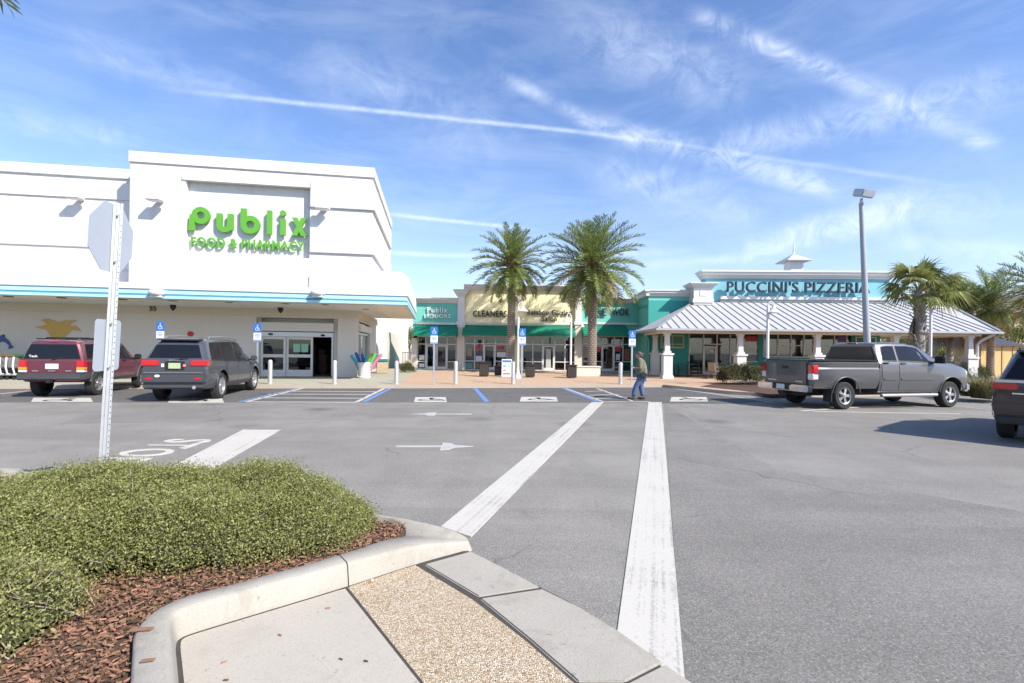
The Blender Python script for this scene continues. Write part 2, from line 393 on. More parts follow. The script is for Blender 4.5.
# ------------------------------------------------------------------ ground
gm = MB(); gm.box(-700, 700, -300, 1200, -.3, 0); struct(gm, 'ground', M_asph)
curb = [PF.w(-60, -.9), PF.w(-20, -.9), PF.w(0, -.9), PF.w(11.4, -.55), (8.6, 18.6), (9.4, 18.0), (11, 18.0), (14, 18.6), (32, 24.0)]
pm = MB(); pm.prism(curb + [(60, 30), (60, 95), (-80, 95), (-80, 20)], -.01, .12); struct(pm, 'plaza_pavement', M_paver)
def offset_line(pts, w):                 # shifts an open polyline sideways (left of its direction)
    out = []
    for i, p in enumerate(pts):
        a = pts[max(i - 1, 0)]; b = pts[min(i + 1, len(pts) - 1)]
        dx, dy = b[0] - a[0], b[1] - a[1]; l = math.hypot(dx, dy); out.append((p[0] - dy / l * w, p[1] + dx / l * w))
    return out
def strip(pa, pb, z0, z1, mb=None, m=0):
    mb = mb or MB()
    for i in range(len(pa) - 1):
        mb.prism([pa[i], pa[i + 1], pb[i + 1], pb[i]], z0, z1, 'z', m)
    return mb
co = offset_line(curb, -.15)
struct(strip(co, curb, -.02, .126), 'kerb', M_kerb2)
wk = [PF.w(-60, -.88), PF.w(PF.loc(G(399, 385.5, .12))[0], -.88), G(411, 374, .12), PF.w(1.6, 14), PF.w(-60, 14)]
wm_ = MB(); wm_.prism(wk, .10, .126); struct(wm_, 'concrete_walkway', M_walk)
# darker asphalt in the accessible stalls
st = [PF.w(-60, -1.05), PF.w(11.4, -.72), G(770, 401), G(735, 404), G(600, 402.8), G(345, 402.6), PF.w(-22, -4.9), PF.w(-60, -4.9)]
sm_ = MB(); sm_.prism(st, .0, .004); struct(sm_, 'stall_pavement', M_asphd)
def line(name, a, b, w, m=P_white, z=.009, poly=None):     # painted strip, its own X along its length
    if poly: a = ((poly[0][0] + poly[3][0]) / 2, (poly[0][1] + poly[3][1]) / 2); b = ((poly[1][0] + poly[2][0]) / 2, (poly[1][1] + poly[2][1]) / 2)
    ang = math.atan2(b[1] - a[1], b[0] - a[0]); L = math.hypot(b[0] - a[0], b[1] - a[1]); c, s = math.cos(ang), math.sin(ang)
    mb = MB()
    if poly: mb.prism([((p[0] - a[0]) * c + (p[1] - a[1]) * s, -(p[0] - a[0]) * s + (p[1] - a[1]) * c) for p in poly], 0, z)
    else: mb.box(0, L, -w / 2, w / 2, 0, z)
    o = struct(mb, name, m, loc=(a[0], a[1], 0), rz=ang); return o
def pline(name, pa, pb, w, m=P_white, z=.009): return line(name, G(*pa), G(*pb), w, m, z)
line('crosswalk_line', 0, 0, 0, P_white, .007, [G(441, 527), G(592, 402.3), G(603.5, 402.3), G(471, 537.5)])
line('crosswalk_line', 0, 0, 0, P_white, .007, [G(617, 634), G(648.5, 402.3), G(661.5, 402.3), G(685, 684)])
line('stop_line', 0, 0, 0, P_white, .007, [G(150, 478), G(243, 430), G(281, 430), G(197, 478)])
# older darker paving right of the crossing
ap = MB(); ap.prism([G(*p) for p in ((664, 404), (778, 470), (1024, 512), (1300, 560), (1300, 740), (690, 740), (682, 660))], 0, .003); struct(ap, 'pavement_patch', asphalt('older_asphalt', (.226, .215, .196), 31.0))
ap = MB(); ap.prism([G(*p) for p in ((120, 404), (470, 404), (455, 418), (60, 424))], 0, .003); struct(ap, 'pavement_patch', asphalt('patched_asphalt', (.233, .221, .202), 57.0, .8))
# stall lines
e2 = PF.e2
def stall_line(x, m, w=.10, dx=0, far=-1.1, near=-4.75):
    s = PF.loc(G(x, 402))[0]; pass
    a, b = PF.w(s + dx, near), PF.w(s + dx, far); line('stall_line', a, b, w, m)
pline('stall_line', (246, 402), (302, 388.6), .12); pline('stall_line', (239, 402), (297, 388.6), .10, P_blue)
pline('stall_line', (357, 402), (384, 388.6), .13); pline('stall_line', (364, 402), (390, 388.6), .14, P_blue)
for k, (xa, xb, y) in enumerate(((268, 374, 394.2), (285, 378, 391.3), (256, 367, 398.0), (247, 357, 402.0))): pline('hatch_line', (xa, y), (xb, y + .4), .10)
pline('stall_line', (475, 388.6), (487, 402), .16, P_blue)
pline('stall_line', (563, 388.6), (597, 401.5), .13, P_blue); pline('stall_line', (566, 388.6), (602, 401.5), .10)
pline('stall_line', (597, 388.6), (632, 401), .11)
pline('hatch_line', (602, 402), (650, 402), .10)
for (xa, ya, xb, yb) in ((585, 391.5, 606, 391.0), (588, 395.5, 618, 394.5), (594, 398.6, 626, 397.8)): pline('hatch_line', (xa, ya), (xb, yb), .09)
pline('stall_line', (670, 388), (770, 402), .12)
pline('stall_line', (800, 411), (900, 404), .10, P_thin); pline('stall_line', (905, 402), (1000, 411), .10, P_thin); pline('stall_line', (812, 411.5), (960, 414), .08, P_thin)
pline('stall_line', (0, 394), (28, 391), .10); pline('stall_line', (100, 392), (118, 388.8), .10)
# accessible stall emblems: white panel with a wheelchair in faded blue
def emblem(px, y0, y1, w):
    a, b = G(px - w / 2, y1), G(px + w / 2, y1); c, d = G(px + w * .46, y0), G(px - w * .46, y0)
    t = tag(thing('x', None, None), None)
    bpy.data.objects.remove(t)
    o = line('stall_emblem', 0, 0, 0, P_white, .008, [a, b, c, d])
    W = math.hypot(b[0] - a[0], b[1] - a[1]); Hh = math.hypot((d[0] + c[0] - a[0] - b[0]) / 2, (d[1] + c[1] - a[1] - b[1]) / 2)
    mb = MB(); k = min(W, Hh)
    g = MB(); wheelchair(g, .62 * Hh)
    vs = [(p[0], p[2], .0105) for p in g.v]
    m2 = MB(); m2.v = vs; m2.f = [f[::-1] for f in g.f]; m2.m = g.m
    ang = math.atan2(b[1] - a[1], b[0] - a[0])
    q = struct(m2, 'stall_symbol', P_bluef, loc=((a[0] + b[0] + c[0] + d[0]) / 4, (a[1] + b[1] + c[1] + d[1]) / 4, 0), rz=ang)
    q.scale = (1.5, 1, 1)
def bar(g, a, b, w, y0=-.002, y1=.0):    # a flat stroke in the xz plane
    dx, dz = b[0] - a[0], b[1] - a[1]; l = math.hypot(dx, dz); nx, nz = -dz / l * w / 2, dx / l * w / 2
    g.prism([(a[0] + nx, a[1] + nz), (b[0] + nx, b[1] + nz), (b[0] - nx, b[1] - nz), (a[0] - nx, a[1] - nz)], y1, y0, 'y')
def wheelchair(g, h, y0=-.002, y1=0.0):  # generic accessibility pictogram, centred, height h
    k = h
    g.ring(0.02 * k, .41 * k, .075 * k, .001 * k, y0, y1, n=12)
    e = .0004
    bar(g, (0, .30 * k), (.02 * k, -.06 * k), .085 * k, y0 - e, y1)
    bar(g, (.0, .14 * k), (.2 * k, .14 * k), .06 * k, y0 - 2 * e, y1)
    bar(g, (.0, -.06 * k), (.22 * k, -.06 * k), .08 * k, y0 - 3 * e, y1)
    bar(g, (.21 * k, -.04 * k), (.31 * k, -.36 * k), .075 * k, y0 - 4 * e, y1)
    bar(g, (.29 * k, -.36 * k), (.39 * k, -.33 * k), .06 * k, y0 - 5 * e, y1)
    g.ring(-.02 * k, -.18 * k, .27 * k, .20 * k, y0 - 6 * e, y1, a0=math.radians(100), a1=math.radians(345), n=22)
for px, y0, y1, w in ((62, 398, 402, 62), (196, 398, 402.6, 56), (430.5, 397.3, 402.2, 33), (538.8, 397.0, 401.6, 38), (689, 397.2, 401.6, 38)): emblem(px, y0, y1, w)
# direction arrows on the aisle
def arrow(px0, px1, y, tip_right, wy, tailx=None):
    a, b = G(px0, y), G(px1, y); ang = math.atan2(b[1] - a[1], b[0] - a[0]); L = math.hypot(b[0] - a[0], b[1] - a[1])
    if not tip_right: a = b; ang += PI
    hd = .42 * L; w = wy
    pts = [(0, -.05), (L - hd, -.06), (L - hd, -w * .5), (L - hd * .72, -w * .42), (L - hd * .6, -.10), (L, 0), (L - hd * .6, .10), (L - hd * .72, w * .42), (L - hd, w * .5), (L - hd, .06), (0, .05)]
    mb = MB(); mb.prism(pts, 0, .007); struct(mb, 'direction_arrow', P_thin, loc=(a[0], a[1], 0), rz=ang)
arrow(396, 474, 446.5, True, .62); arrow(409, 472, 414.2, False, .62)
# ------------------------------------------------------------------ text
def text_mesh(s, bold=0.0, space=1.0):
    cu = bpy.data.curves.new('letters', 'FONT'); cu.body = s; cu.size = 1; cu.extrude = .5; cu.offset = bold; cu.resolution_u = 3; cu.space_character = space
    o = bpy.data.objects.new('letters', cu); COL.objects.link(o)
    dg = bpy.context.evaluated_depsgraph_get(); me = bpy.data.meshes.new_from_object(o.evaluated_get(dg))
    bpy.data.objects.remove(o); bpy.data.curves.remove(cu); return me
def text(name, s, x0, x1, z0, z1, y0, y1, m, parent, bold=0.0, space=1.0):
    """lettering standing in the local xz plane, read from -y, filling the given box"""
    me = text_mesh(s, bold, space); n = len(me.vertices); co = np.empty(n * 3, np.float32); me.vertices.foreach_get('co', co); co = co.reshape(-1, 3)
    lo, hi = co.min(0), co.max(0)
    out = np.empty_like(co)
    out[:, 0] = x0 + (co[:, 0] - lo[0]) / (hi[0] - lo[0]) * (x1 - x0)
    out[:, 2] = z0 + (co[:, 1] - lo[1]) / (hi[1] - lo[1]) * (z1 - z0)
    out[:, 1] = y1 + (co[:, 2] - lo[2]) / (hi[2] - lo[2]) * (y0 - y1)
    me.vertices.foreach_set('co', out.ravel()); me.materials.clear(); me.materials.append(m); me.update()
    return link(name, me, parent)
me = text_mesh('STOP', .012, 1.05); n = len(me.vertices); co_ = np.empty(n * 3, np.float32); me.vertices.foreach_get('co', co_); co_ = co_.reshape(-1, 3)
lo, hi = co_.min(0), co_.max(0); q = (co_ - lo) / (hi - lo); out = np.empty_like(co_)
out[:, 0] = -5.95 + q[:, 1] * .78; out[:, 1] = 8.40 - q[:, 0] * 1.75; out[:, 2] = q[:, 2] * .008
me.vertices.foreach_set('co', out.ravel()); me.materials.append(P_white); me.update()
tag(link('road_lettering', me), kind='structure')
# ------------------------------------------------------------------ foreground island
ob = [G(*p, .02) for p in ((183, 720), (179, 670), (176, 643), (182, 637), (196, 632), (256, 614), (346, 587), (420, 562.5), (470, 549.5))]
nose = [G(*p) for p in ((474, 546, .03), (467, 538.5, .06), (443, 527.5, .12), (413, 520.5, .15), (368, 511, .165))]
far = [(-2.2, 4.72), (-4.2, 5.5), (-7, 5.9), (-14, 5.9)]
outer = ob + nose + far
def kerb_ring(P, z0=-.01):
    """P: (x, y, inner x, inner y, top height) per point; a battered kerb with a rounded arris, slightly uneven"""
    mb = MB(); n = len(P); vs = []
    rows = ((0, z0, 0), (.026, None, -.030), (.036, None, -.010), (.056, None, 0), (-.015, None, -.002), (-1e-6, None, -.016), (.002, z0, 0))
    for k, (o_, zf, dz_) in enumerate(rows):
        for i, p in enumerate(P):
            dx, dy = p[2] - p[0], p[3] - p[1]; l = math.hypot(dx, dy); f = o_ / l if k < 4 else 1 + o_ / l
            wb = .003 * math.sin(i * .55) + .002 * math.sin(i * 1.3 + 1)
            vs.append((p[0] + dx * f, p[1] + dy * f, zf if zf is not None else p[4] + dz_ + wb * .5))
    fs = []
    for k in range(len(rows) - 1):
        for i in range(n - 1): fs.append((k * n + i, k * n + i + 1, (k + 1) * n + i + 1, (k + 1) * n + i))
    K = len(rows); fs.append(tuple(k * n for k in range(K))); fs.append(tuple(k * n + n - 1 for k in range(K))[::-1])
    mb.add(vs, fs); return mb
def smooth_line(pts, it=2):
    for _ in range(it):
        o = [pts[0]]
        for a, b in zip(pts, pts[1:]): o += [(a[0] * .75 + b[0] * .25, a[1] * .75 + b[1] * .25), (a[0] * .25 + b[0] * .75, a[1] * .25 + b[1] * .75)]
        pts = o + [pts[-1]]
    return pts
def smoothn(pts, it):
    for _ in range(it):
        o = [pts[0]]
        for a, b in zip(pts, pts[1:]): o += [tuple(p * .75 + q * .25 for p, q in zip(a, b)), tuple(p * .25 + q * .75 for p, q in zip(a, b))]
        pts = o + [pts[-1]]
    return pts
def dens(pts, st):
    o = []
    for a, b in zip(pts, pts[1:]):
        k = max(1, int(math.hypot(b[0] - a[0], b[1] - a[1]) / st))
        o += [tuple(p + (q - p) * i / k for p, q in zip(a, b)) for i in range(k)]
    return o + [pts[-1]]
inn = offset_line(ob, .185)[:6] + [G(*p, .15) for p in ((341, 556), (384, 539.5), (401, 529), (404.5, 526), (405.5, 523.5), (403, 521.5), (395, 518.8), (362, 515.5))] + offset_line([G(368, 511, .165)] + far, .185)[1:]
P5 = [(*p, *q, h_) for p, q, h_ in zip(outer, inn, [.165] * 7 + [.155, .085] + [.075, .10, .135, .155, .165] + [.165] * 4)]
P5 = dens(smoothn(P5, 2), .03)
jx = G(346, 587, .02); ji = min(range(len(P5)), key=lambda i: (P5[i][0] - jx[0]) ** 2 + (P5[i][1] - jx[1]) ** 2)
midn = lambda a, b, t_: tuple(p + (q - p) * t_ for p, q in zip(a, b))
Lj = math.hypot(P5[ji + 1][0] - P5[ji][0], P5[ji + 1][1] - P5[ji][1]); e_ = .004 / Lj
for pc in (P5[:ji + 1] + [midn(P5[ji], P5[ji + 1], .5 - e_)], [midn(P5[ji], P5[ji + 1], .5 + e_)] + P5[ji + 1:]): tag(kerb_ring(pc).build('planter_kerb', M_kerb, smooth=50), kind='structure')
inner = [(p[2], p[3]) for p in P5]
kout = offset_line([p[:2] for p in P5], -.010)
bed = inner + [(-14, 1.0), (inner[0][0], 1.0)]
bm_ = MB(); bm_.prism(bed, -.01, .105)
M_soil = mat('mulch_soil', (.085, .045, .028), .95, var=.5, scale=18, bump=.9, bscale=35)
struct(bm_, 'planting_bed', M_soil)
# concrete pad, pebble strip, flush kerb slabs
g2 = .02
dk = MB(); dk.prism([G(182, 720), G(170, 630), G(420, 555), G(468, 553), G(498, 568), G(570, 605), G(655, 660), G(690, 720)], -.02, .0175)
struct(dk, 'paving_joint_bed', mat('dark_joint_soil', (.06, .052, .045), .95, var=.4, scale=20))
near_ = lambda q: min(range(len(kout)), key=lambda i: (kout[i][0] - q[0]) ** 2 + (kout[i][1] - q[1]) ** 2)
pad = kout[:near_(G(341, 590, g2))] + [G(345.8, 588, g2)] + [G(*p, g2) for p in ((427, 690), (447, 720))]
pd = MB(); pd.prism(pad, -.02, g2); struct(pd, 'concrete_pad', M_conc, bevel=.006)
kx = G(421, 565.5, g2)[0]; peb = [G(348.2, 587.6, g2)] + kout[near_(G(353, 586.5, g2)):near_(G(421, 565, g2))] + [G(*p, g2) for p in ((474, 600.5), (526, 641), (574, 683), (610, 720), (451, 720), (429.5, 690))]
pb_ = MB(); pb_.prism(peb, -.02, g2); struct(pb_, 'pebble_strip', M_pebble)
def slab(px): s_ = MB(); s_.prism([G(*p, .026) for p in px], -.02, .026); struct(s_, 'kerb_slab', M_kerb, bevel=.008)
slab(((424.5, 564), (471, 551), (503, 567), (540, 586.5), (478.5, 596)))
slab(((480, 598), (542.5, 588.5), (580, 607), (617, 629), (663, 661.5), (625, 681), (578, 681), (530, 639)))
slab(((579, 683), (626.5, 683), (665, 663.5), (698, 686), (740, 716), (700, 740), (620, 720)))
# mulch chips
def inside(pt, poly):
    x, y = pt; c = False; n = len(poly)
    for i in range(n):
        x1, y1 = poly[i]; x2, y2 = poly[(i + 1) % n]
        if (y1 > y) != (y2 > y) and x < (x2 - x1) * (y - y1) / (y2 - y1) + x1: c = not c
    return c
M_chip = mat('bark_chip', (.21, .112, .070), .9, var=.35, scale=25, island=.75)
cm = MB(); cnt = 0
while cnt < 17000:
    x, y = rnd.uniform(-4.2, -.85), rnd.uniform(1.7, 4.4)
    if not inside((x, y), bed): continue
    l, w, t_ = rnd.uniform(.010, .048), rnd.uniform(.004, .014), rnd.uniform(.003, .008)
    M = Matrix.Translation((x, y, .106 + rnd.uniform(0, .028))) @ Matrix.Rotation(rnd.uniform(0, 2 * PI), 4, 'Z') @ Matrix.Rotation(rnd.gauss(0, .28), 4, 'X') @ Matrix.Rotation(rnd.gauss(0, .22), 4, 'Y')
    a = rnd.uniform(.5, .9)
    cm.prism([(-l / 2, -w / 2 * a), (l / 2 * a, -w / 2), (l / 2, w / 2 * a), (-l / 2 * a, w / 2)], -t_ / 2, t_ / 2, 'z', 0, M); cnt += 1
tag(cm.build('bark_mulch', M_chip), 'reddish brown bark mulch covering the planting bed', kind='stuff')
# strays on the pad and kerb: single chips and leaves
lt = MB()
for (px, py, z, l) in ((142, 629, .175, .055), (148, 660, .175, .03), (370, 582, .025, .02), (224, 662, .025, .012), (226, 680, .025, .012), (280, 635, .025, .014), (328, 608, .025, .014), (341, 659, .025, .012), (366, 661, .025, .012)):
    x, y = G(px, py, z)
    M = Matrix.Translation((x, y, z)) @ Matrix.Rotation(rnd.uniform(-.6, .6), 4, 'Z')
    lt.prism([(-l, -l * .22), (l * .8, -l * .25), (l, l * .15), (-l * .9, l * .25)], -.003, .004, 'z', 0, M)
tag(lt.build('litter', M_chip), 'stray bark chips on the concrete pad and kerb', kind='stuff')
stn = MB(); x, y = G(372, 582, .02); stn.blob((x, y, .03), (.012, .01, .014), 7, 5)
tag(stn.build('pebble', mat('pale_stone', (.55, .48, .38))), 'small pale stone lying at the foot of the planter kerb', 'stone')
# ------------------------------------------------------------------ shrubs
def segd(P, a, b):
    a, b = np.array(a), np.array(b); d = b - a; t = np.clip(((P - a) @ d) / (d @ d), 0, 1)
    return np.linalg.norm(P - (a + t[:, None] * d), axis=1)
def in_poly(P, poly):
    c = np.zeros(len(P), bool); n = len(poly)
    for i in range(n):
        x1, y1 = poly[i]; x2, y2 = poly[(i + 1) % n]
        k = ((y1 > P[:, 1]) != (y2 > P[:, 1]))
        with np.errstate(divide='ignore', invalid='ignore'): k &= P[:, 0] < (x2 - x1) * (P[:, 1] - y1) / (y2 - y1 + 1e-12) + x1
        c ^= k
    return c
def hnoise(P, s, seed):
    r = np.random.default_rng(seed); o = np.zeros(len(P))
    for k in range(9):
        a = r.uniform(0, 2 * PI); f = s * r.uniform(.5, 1.8); o += np.sin(P[:, 0] * math.cos(a) * f + P[:, 1] * math.sin(a) * f + r.uniform(0, 6.3))
    return o / 4.5
L_shrub = leafmat('olive_shrub_leaf', (.085, .108, .024), (.44, .44, .17), .35, .5)
M_twig = mat('shrub_twig', (.16, .11, .08), .9, var=.3, scale=20)
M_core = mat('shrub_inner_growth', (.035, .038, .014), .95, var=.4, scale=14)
def shrub(name, label, poly, hfun, z0, nsprig, lsize, seed, w=.45, twigs=60, group=None, sprig=.045, per=9, mats=None, bare=None):
    rg = np.random.default_rng(seed); poly = [tuple(p) for p in poly]
    xs = [p[0] for p in poly]; ys = [p[1] for p in poly]
    P = np.zeros((0, 2))
    while len(P) < nsprig:
        q = np.stack([rg.uniform(min(xs), max(xs), nsprig), rg.uniform(min(ys), max(ys), nsprig)], 1); P = np.concatenate([P, q[in_poly(q, poly)]])
    P = P[:nsprig]
    def height(Q):
        d = np.min([segd(Q, poly[i], poly[(i + 1) % len(poly)]) for i in range(len(poly))], 0)
        e = np.clip(d / w, 0, 1); prof = np.sqrt(1 - (1 - e) ** 2)
        return hfun(Q) * (.12 + .88 * prof) * (1 + .13 * hnoise(Q, 5, seed) + .20 * hnoise(Q, 13, seed + 1) + .06 * hnoise(Q, 31, seed + 2))
    hz = height(P); u = 1 - .55 * rg.random(nsprig) ** 1.7; u += np.where(rg.random(nsprig) < .03, rg.uniform(0, .16, nsprig), 0)
    C = np.column_stack([P, z0 + np.maximum(hz * u, .02)])
    K = np.repeat(C, per, 0) + rg.normal(size=(nsprig * per, 3)) * np.array([sprig, sprig, sprig * .75])
    K[:, 2] = np.maximum(K[:, 2], z0 + .01)
    V, Fq = leaves(K, lsize, seed + 5)
    t = thing(name, label, 'shrub', (float(np.mean(xs)), float(np.mean(ys)), z0), group=group)
    off = np.array([np.mean(xs), np.mean(ys), z0])
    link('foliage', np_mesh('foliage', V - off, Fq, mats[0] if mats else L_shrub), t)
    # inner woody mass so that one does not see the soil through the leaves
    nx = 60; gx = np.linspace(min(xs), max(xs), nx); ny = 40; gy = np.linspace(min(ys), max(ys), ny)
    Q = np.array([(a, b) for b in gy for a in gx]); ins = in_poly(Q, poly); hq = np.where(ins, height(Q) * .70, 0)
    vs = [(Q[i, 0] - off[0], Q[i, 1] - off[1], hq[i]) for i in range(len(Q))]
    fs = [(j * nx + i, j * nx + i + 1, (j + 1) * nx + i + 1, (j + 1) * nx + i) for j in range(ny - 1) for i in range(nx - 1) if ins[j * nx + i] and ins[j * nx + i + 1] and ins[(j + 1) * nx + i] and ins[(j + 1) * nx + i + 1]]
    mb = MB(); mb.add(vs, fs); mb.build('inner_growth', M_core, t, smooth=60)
    tw = MB()
    for k in range(twigs):
        i = rg.integers(nsprig) if bare is None else bare[rg.integers(len(bare))]
        c = (C[i] - off) if bare is None else (np.array(i) - off + np.append(rg.normal(size=2) * .07, .03))
        d = rg.normal(size=3); d[2] = abs(d[2]) + .5; d /= np.linalg.norm(d); l = rg.uniform(.08, .2)
        a = c - d * l * .6; b = c + d * l * .45; tw.tube([a, (a + b) / 2 + rg.normal(size=3) * .012, b], [.004, .003, .0012], 4)
    tag(tw.build('twigs', mat('bare_twig', (.30, .25, .21), .9, var=.3, scale=20), t), kind='stuff')
    return t
front = [G(*p, .13) for p in ((-120, 600), (0, 596), (60, 586), (132, 576), (212, 572), (280, 560), (340, 548), (368, 530), (372, 517))]
def bk(x, y, z): p = G(x, y, z); return (p[0], p[1] + .22)
back = [bk(342, 491, .36), bk(320, 479, .44), bk(260, 467, .50), bk(200, 460, .53), bk(150, 459, .53), bk(90, 469, .50), bk(0, 478, .50), bk(-120, 480, .50)]
hf = lambda Q: np.interp(Q[:, 0], [-3.2, -2.0, -1.6, -1.2], [.42, .42, .34, .18])
shrub('low_shrub', 'wide olive green ground cover shrub filling the kerbed island beside the stop sign post', front + back, hf, .105, 34000, .0175, 11, w=.6, twigs=260)
sp = [(-2.42, 2.35), (-2.40, 2.62), (-2.5, 2.84), (-2.7, 2.96), (-3.2, 3.0), (-3.8, 2.9), (-3.8, 2.1), (-2.6, 2.1)]
shrub('low_shrub', 'small thin shrub with bare twigs at the front of the mulch bed', sp, lambda Q: .30 + 0 * Q[:, 0], .105, 5200, .018, 23, w=.3, twigs=320)
# ================================================================== supermarket
def ps(x, d, y=349): return PF.s(x, d, y)
def pz(x, y, d): return PF.z(x, y, d)
def pside(x, s):                          # depth at which the plane s = const is seen at pixel column x
    r = ray(x, 349); e1, e2_, o = PF.e1, PF.e2, PF.o
    t = (s + o[0] * e1[0] + o[1] * e1[1]) / (r[0] * e1[0] + r[1] * e1[1])
    return (r[0] * t - o[0]) * e2_[0] + (r[1] * t - o[1]) * e2_[1]
market = thing('supermarket', 'large white supermarket with a tall stepped tower and pale blue canopy edge', 'building', (PF.o[0], PF.o[1], 0), PFA)
SL = -46.0
DT, DW, DG = .7, 1.85, PF.loc(G(340, 377, .126))[1]
tL, tR = ps(128, DT), ps(371, DT); tZ = (pz(371, 168, DT) + pz(128, 152, DT)) / 2
wZ = pz(60, 165.8, DW); zb = pz(406, 305, 0)
zw0, zw1 = zb + .30, pz(400, 290.5, 0)
# ---- tower
rL, rR = ps(183.6, DT), ps(308.4, DT); rT = pz(250, 183.5, DT); rB = pz(250, 256, DT)
m = MB()
m.box(tL, tR, DT + .28, 9.6, zw1 - .6, tZ)                    # body, its front is the floor of the recess
m.box(tL, rL, DT, DT + .28, zw1 - .6, tZ); m.box(rR, tR, DT, DT + .28, zw1 - .6, tZ)
m.box(rL, rR, DT, DT + .28, rT, tZ); m.box(rL, rR, DT, DT + .28, zw1 - .6, rB)
m.build('tower', M_white, market)
m = MB(); m.box(tL - .04, tR + .07, DT - .07, 9.7, tZ - .42, tZ + .02)
m.box(ps(180, DT), tR + .05, DT - .05, DT, tZ - 1.02, tZ - .80); m.box(tR, tR + .05, DT - .05, 9.6, tZ - 1.02, tZ - .80)
m.build('coping', M_white, market, bevel=.015)
for (ya, yb) in ((182.5, 207.2), (228.0, 252.5), (275.2, 290)):   # raised bands on the right of the tower, returning along its side
    za, zb_ = pz(308, ya, DT), pz(308, yb, DT)
    m = MB(); m.box(rR + .02, tR + .10, DT - .10, DT, zb_, za); m.box(tR, tR + .10, DT, 9.0, zb_, za); m.build('wall_band', M_whiteg, market, bevel=.012)
# ---- wing
m = MB(); m.box(SL, tL, DW, 9, zw1 - .6, wZ); m.build('wall', M_white, market)
m = MB(); m.box(SL, tL - .002, DW - .09, 9.1, wZ - .40, wZ + .02); m.build('coping', M_white, market, bevel=.015)
for (ya, yb, mm) in ((178, 195.3, M_white), (219, 245, M_whiteg), (267.5, 286, M_whiteg)):
    m = MB(); m.box(SL, tL - .003, DW - .07, DW, pz(30, yb, DW), pz(30, ya, DW)); m.build('wall_band', mm, market, bevel=.012)
# ---- canopy
cs = ps(357, DG); cd = pside(415.5, 0.0)
zA, zB, zC, zD = zb, pz(400, 302.3, 0), pz(400, 300.6, 0), pz(400, 296.2, 0)
m = MB()
m.prism([(SL, .10), (-.10, .10), (-.10, cd), (cs - .2, cd), (cs - .2, DG + .5), (SL, DG + .5)], zb + .03, zb + .30)
m.build('canopy_soffit', M_soffit, market)
def fascia(name, z0, z1, o, mm):
    m = MB(); m.box(SL, o, -o, .12, z0, z1); m.box(-.12, o, .12, cd, z0, z1); m.build(name, mm, market, bevel=.008)
fascia('canopy_edge', zA, zB, .02, M_cyan); fascia('canopy_groove', zB, zC, -.015, M_cyand); fascia('canopy_edge', zC, zD, .0, M_cyan)
fascia('canopy_coping', zD, zw1, .05, M_white)
m = MB(); m.prism([(SL, .1), (-.1, .1), (-.1, cd), (cs, cd), (cs, 3), (SL, 3)], zb + .31, zw1 - .03); m.build('canopy_roof', M_white, market)
# rounded parapet over the side canopy
pr = [(-2.6, zw1 - .05), (.02, zw1 - .05), (.02, zw1 + .45), (-.03, zw1 + .75), (-.13, zw1 + .98), (-.28, zw1 + 1.16), (-.42, zw1 + 1.25), (-2.6, zw1 + 1.25)]
m = MB(); m.prism(pr, 3.0, cd - .1, 'y'); m.build('parapet', M_white, market, smooth=30)
# ---- ground floor wall with the entrance
oL, oR, oT = ps(256, DG), ps(337.5, DG), pz(300, 318, DG)
zt = zb + .03
m = MB(); m.box(SL, oL, DG, DG + .3, .1, zt); m.box(oR, cs, DG, DG + .3, .1, zt); m.box(oL, oR, DG, DG + .3, oT, zt)
d0, d1 = pside(358.5, cs), pside(369.8, cs); dE = pside(376, cs)
m.box(cs - .3, cs, DG + .3, d0, .1, zt); m.box(cs - .3, cs, d1, dE, .1, zt); m.box(cs - .3, cs, d0, d1, pz(360, 321, DG), zt)
m.build('wall', M_grey, market)
bz = pz(150, 313.5, DG - .12)
m = MB(); m.box(SL, cs + .12, DG - .12, DG, bz, zt); m.box(cs, cs + .12, DG, dE, bz, zt); m.build('beam', M_beige, market)
m = MB(); m.box(SL, oL, DG - .03, DG, .1, .32); m.box(oR, cs + .03, DG - .03, DG, .1, .32); m.build('skirting', M_grey, market)
m = MB(); m.box(oL, oR, DG + .62, DG + .66, pz(300, 331.3, DG), oT); m.box(oL, ps(259, DG), DG + .3, DG + .40, .128, oT); m.box(ps(332.6, DG), oR, DG + .3, DG + .40, .128, oT); m.box(oL, oR, DG + .3, DG + .66, oT + .002, oT + .02); m.build('entrance_reveal', M_grey, market)
# inside
m = MB(); m.box(cs - 12, cs - .32, DG + 8, DG + 8.2, .1, zt); m.box(cs - 12, cs - 11.8, DG + .3, DG + 8, .1, zt); m.box(cs - 12, cs - .32, DG + .32, DG + 8, .1, .127); m.box(cs - 12, cs - .3, DG + .3, DG + 8, zt - .12, zt - .02)
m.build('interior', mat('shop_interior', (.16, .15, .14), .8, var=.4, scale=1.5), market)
m = MB(); x = oL
for k in range(9):
    m.box(oL + .1 + k * .38, oL + .40 + k * .38, DG + 3 + (k % 3) * .6, DG + 3.4 + (k % 3) * .6, .13, 1.0 + (k * 37 % 10) * .1, k % 3)
m.build('display_shelf', [mat('dim_goods_red', (.14, .03, .04)), mat('dim_goods_green', (.05, .12, .04)), mat('dim_goods_pale', (.20, .19, .17))], market)
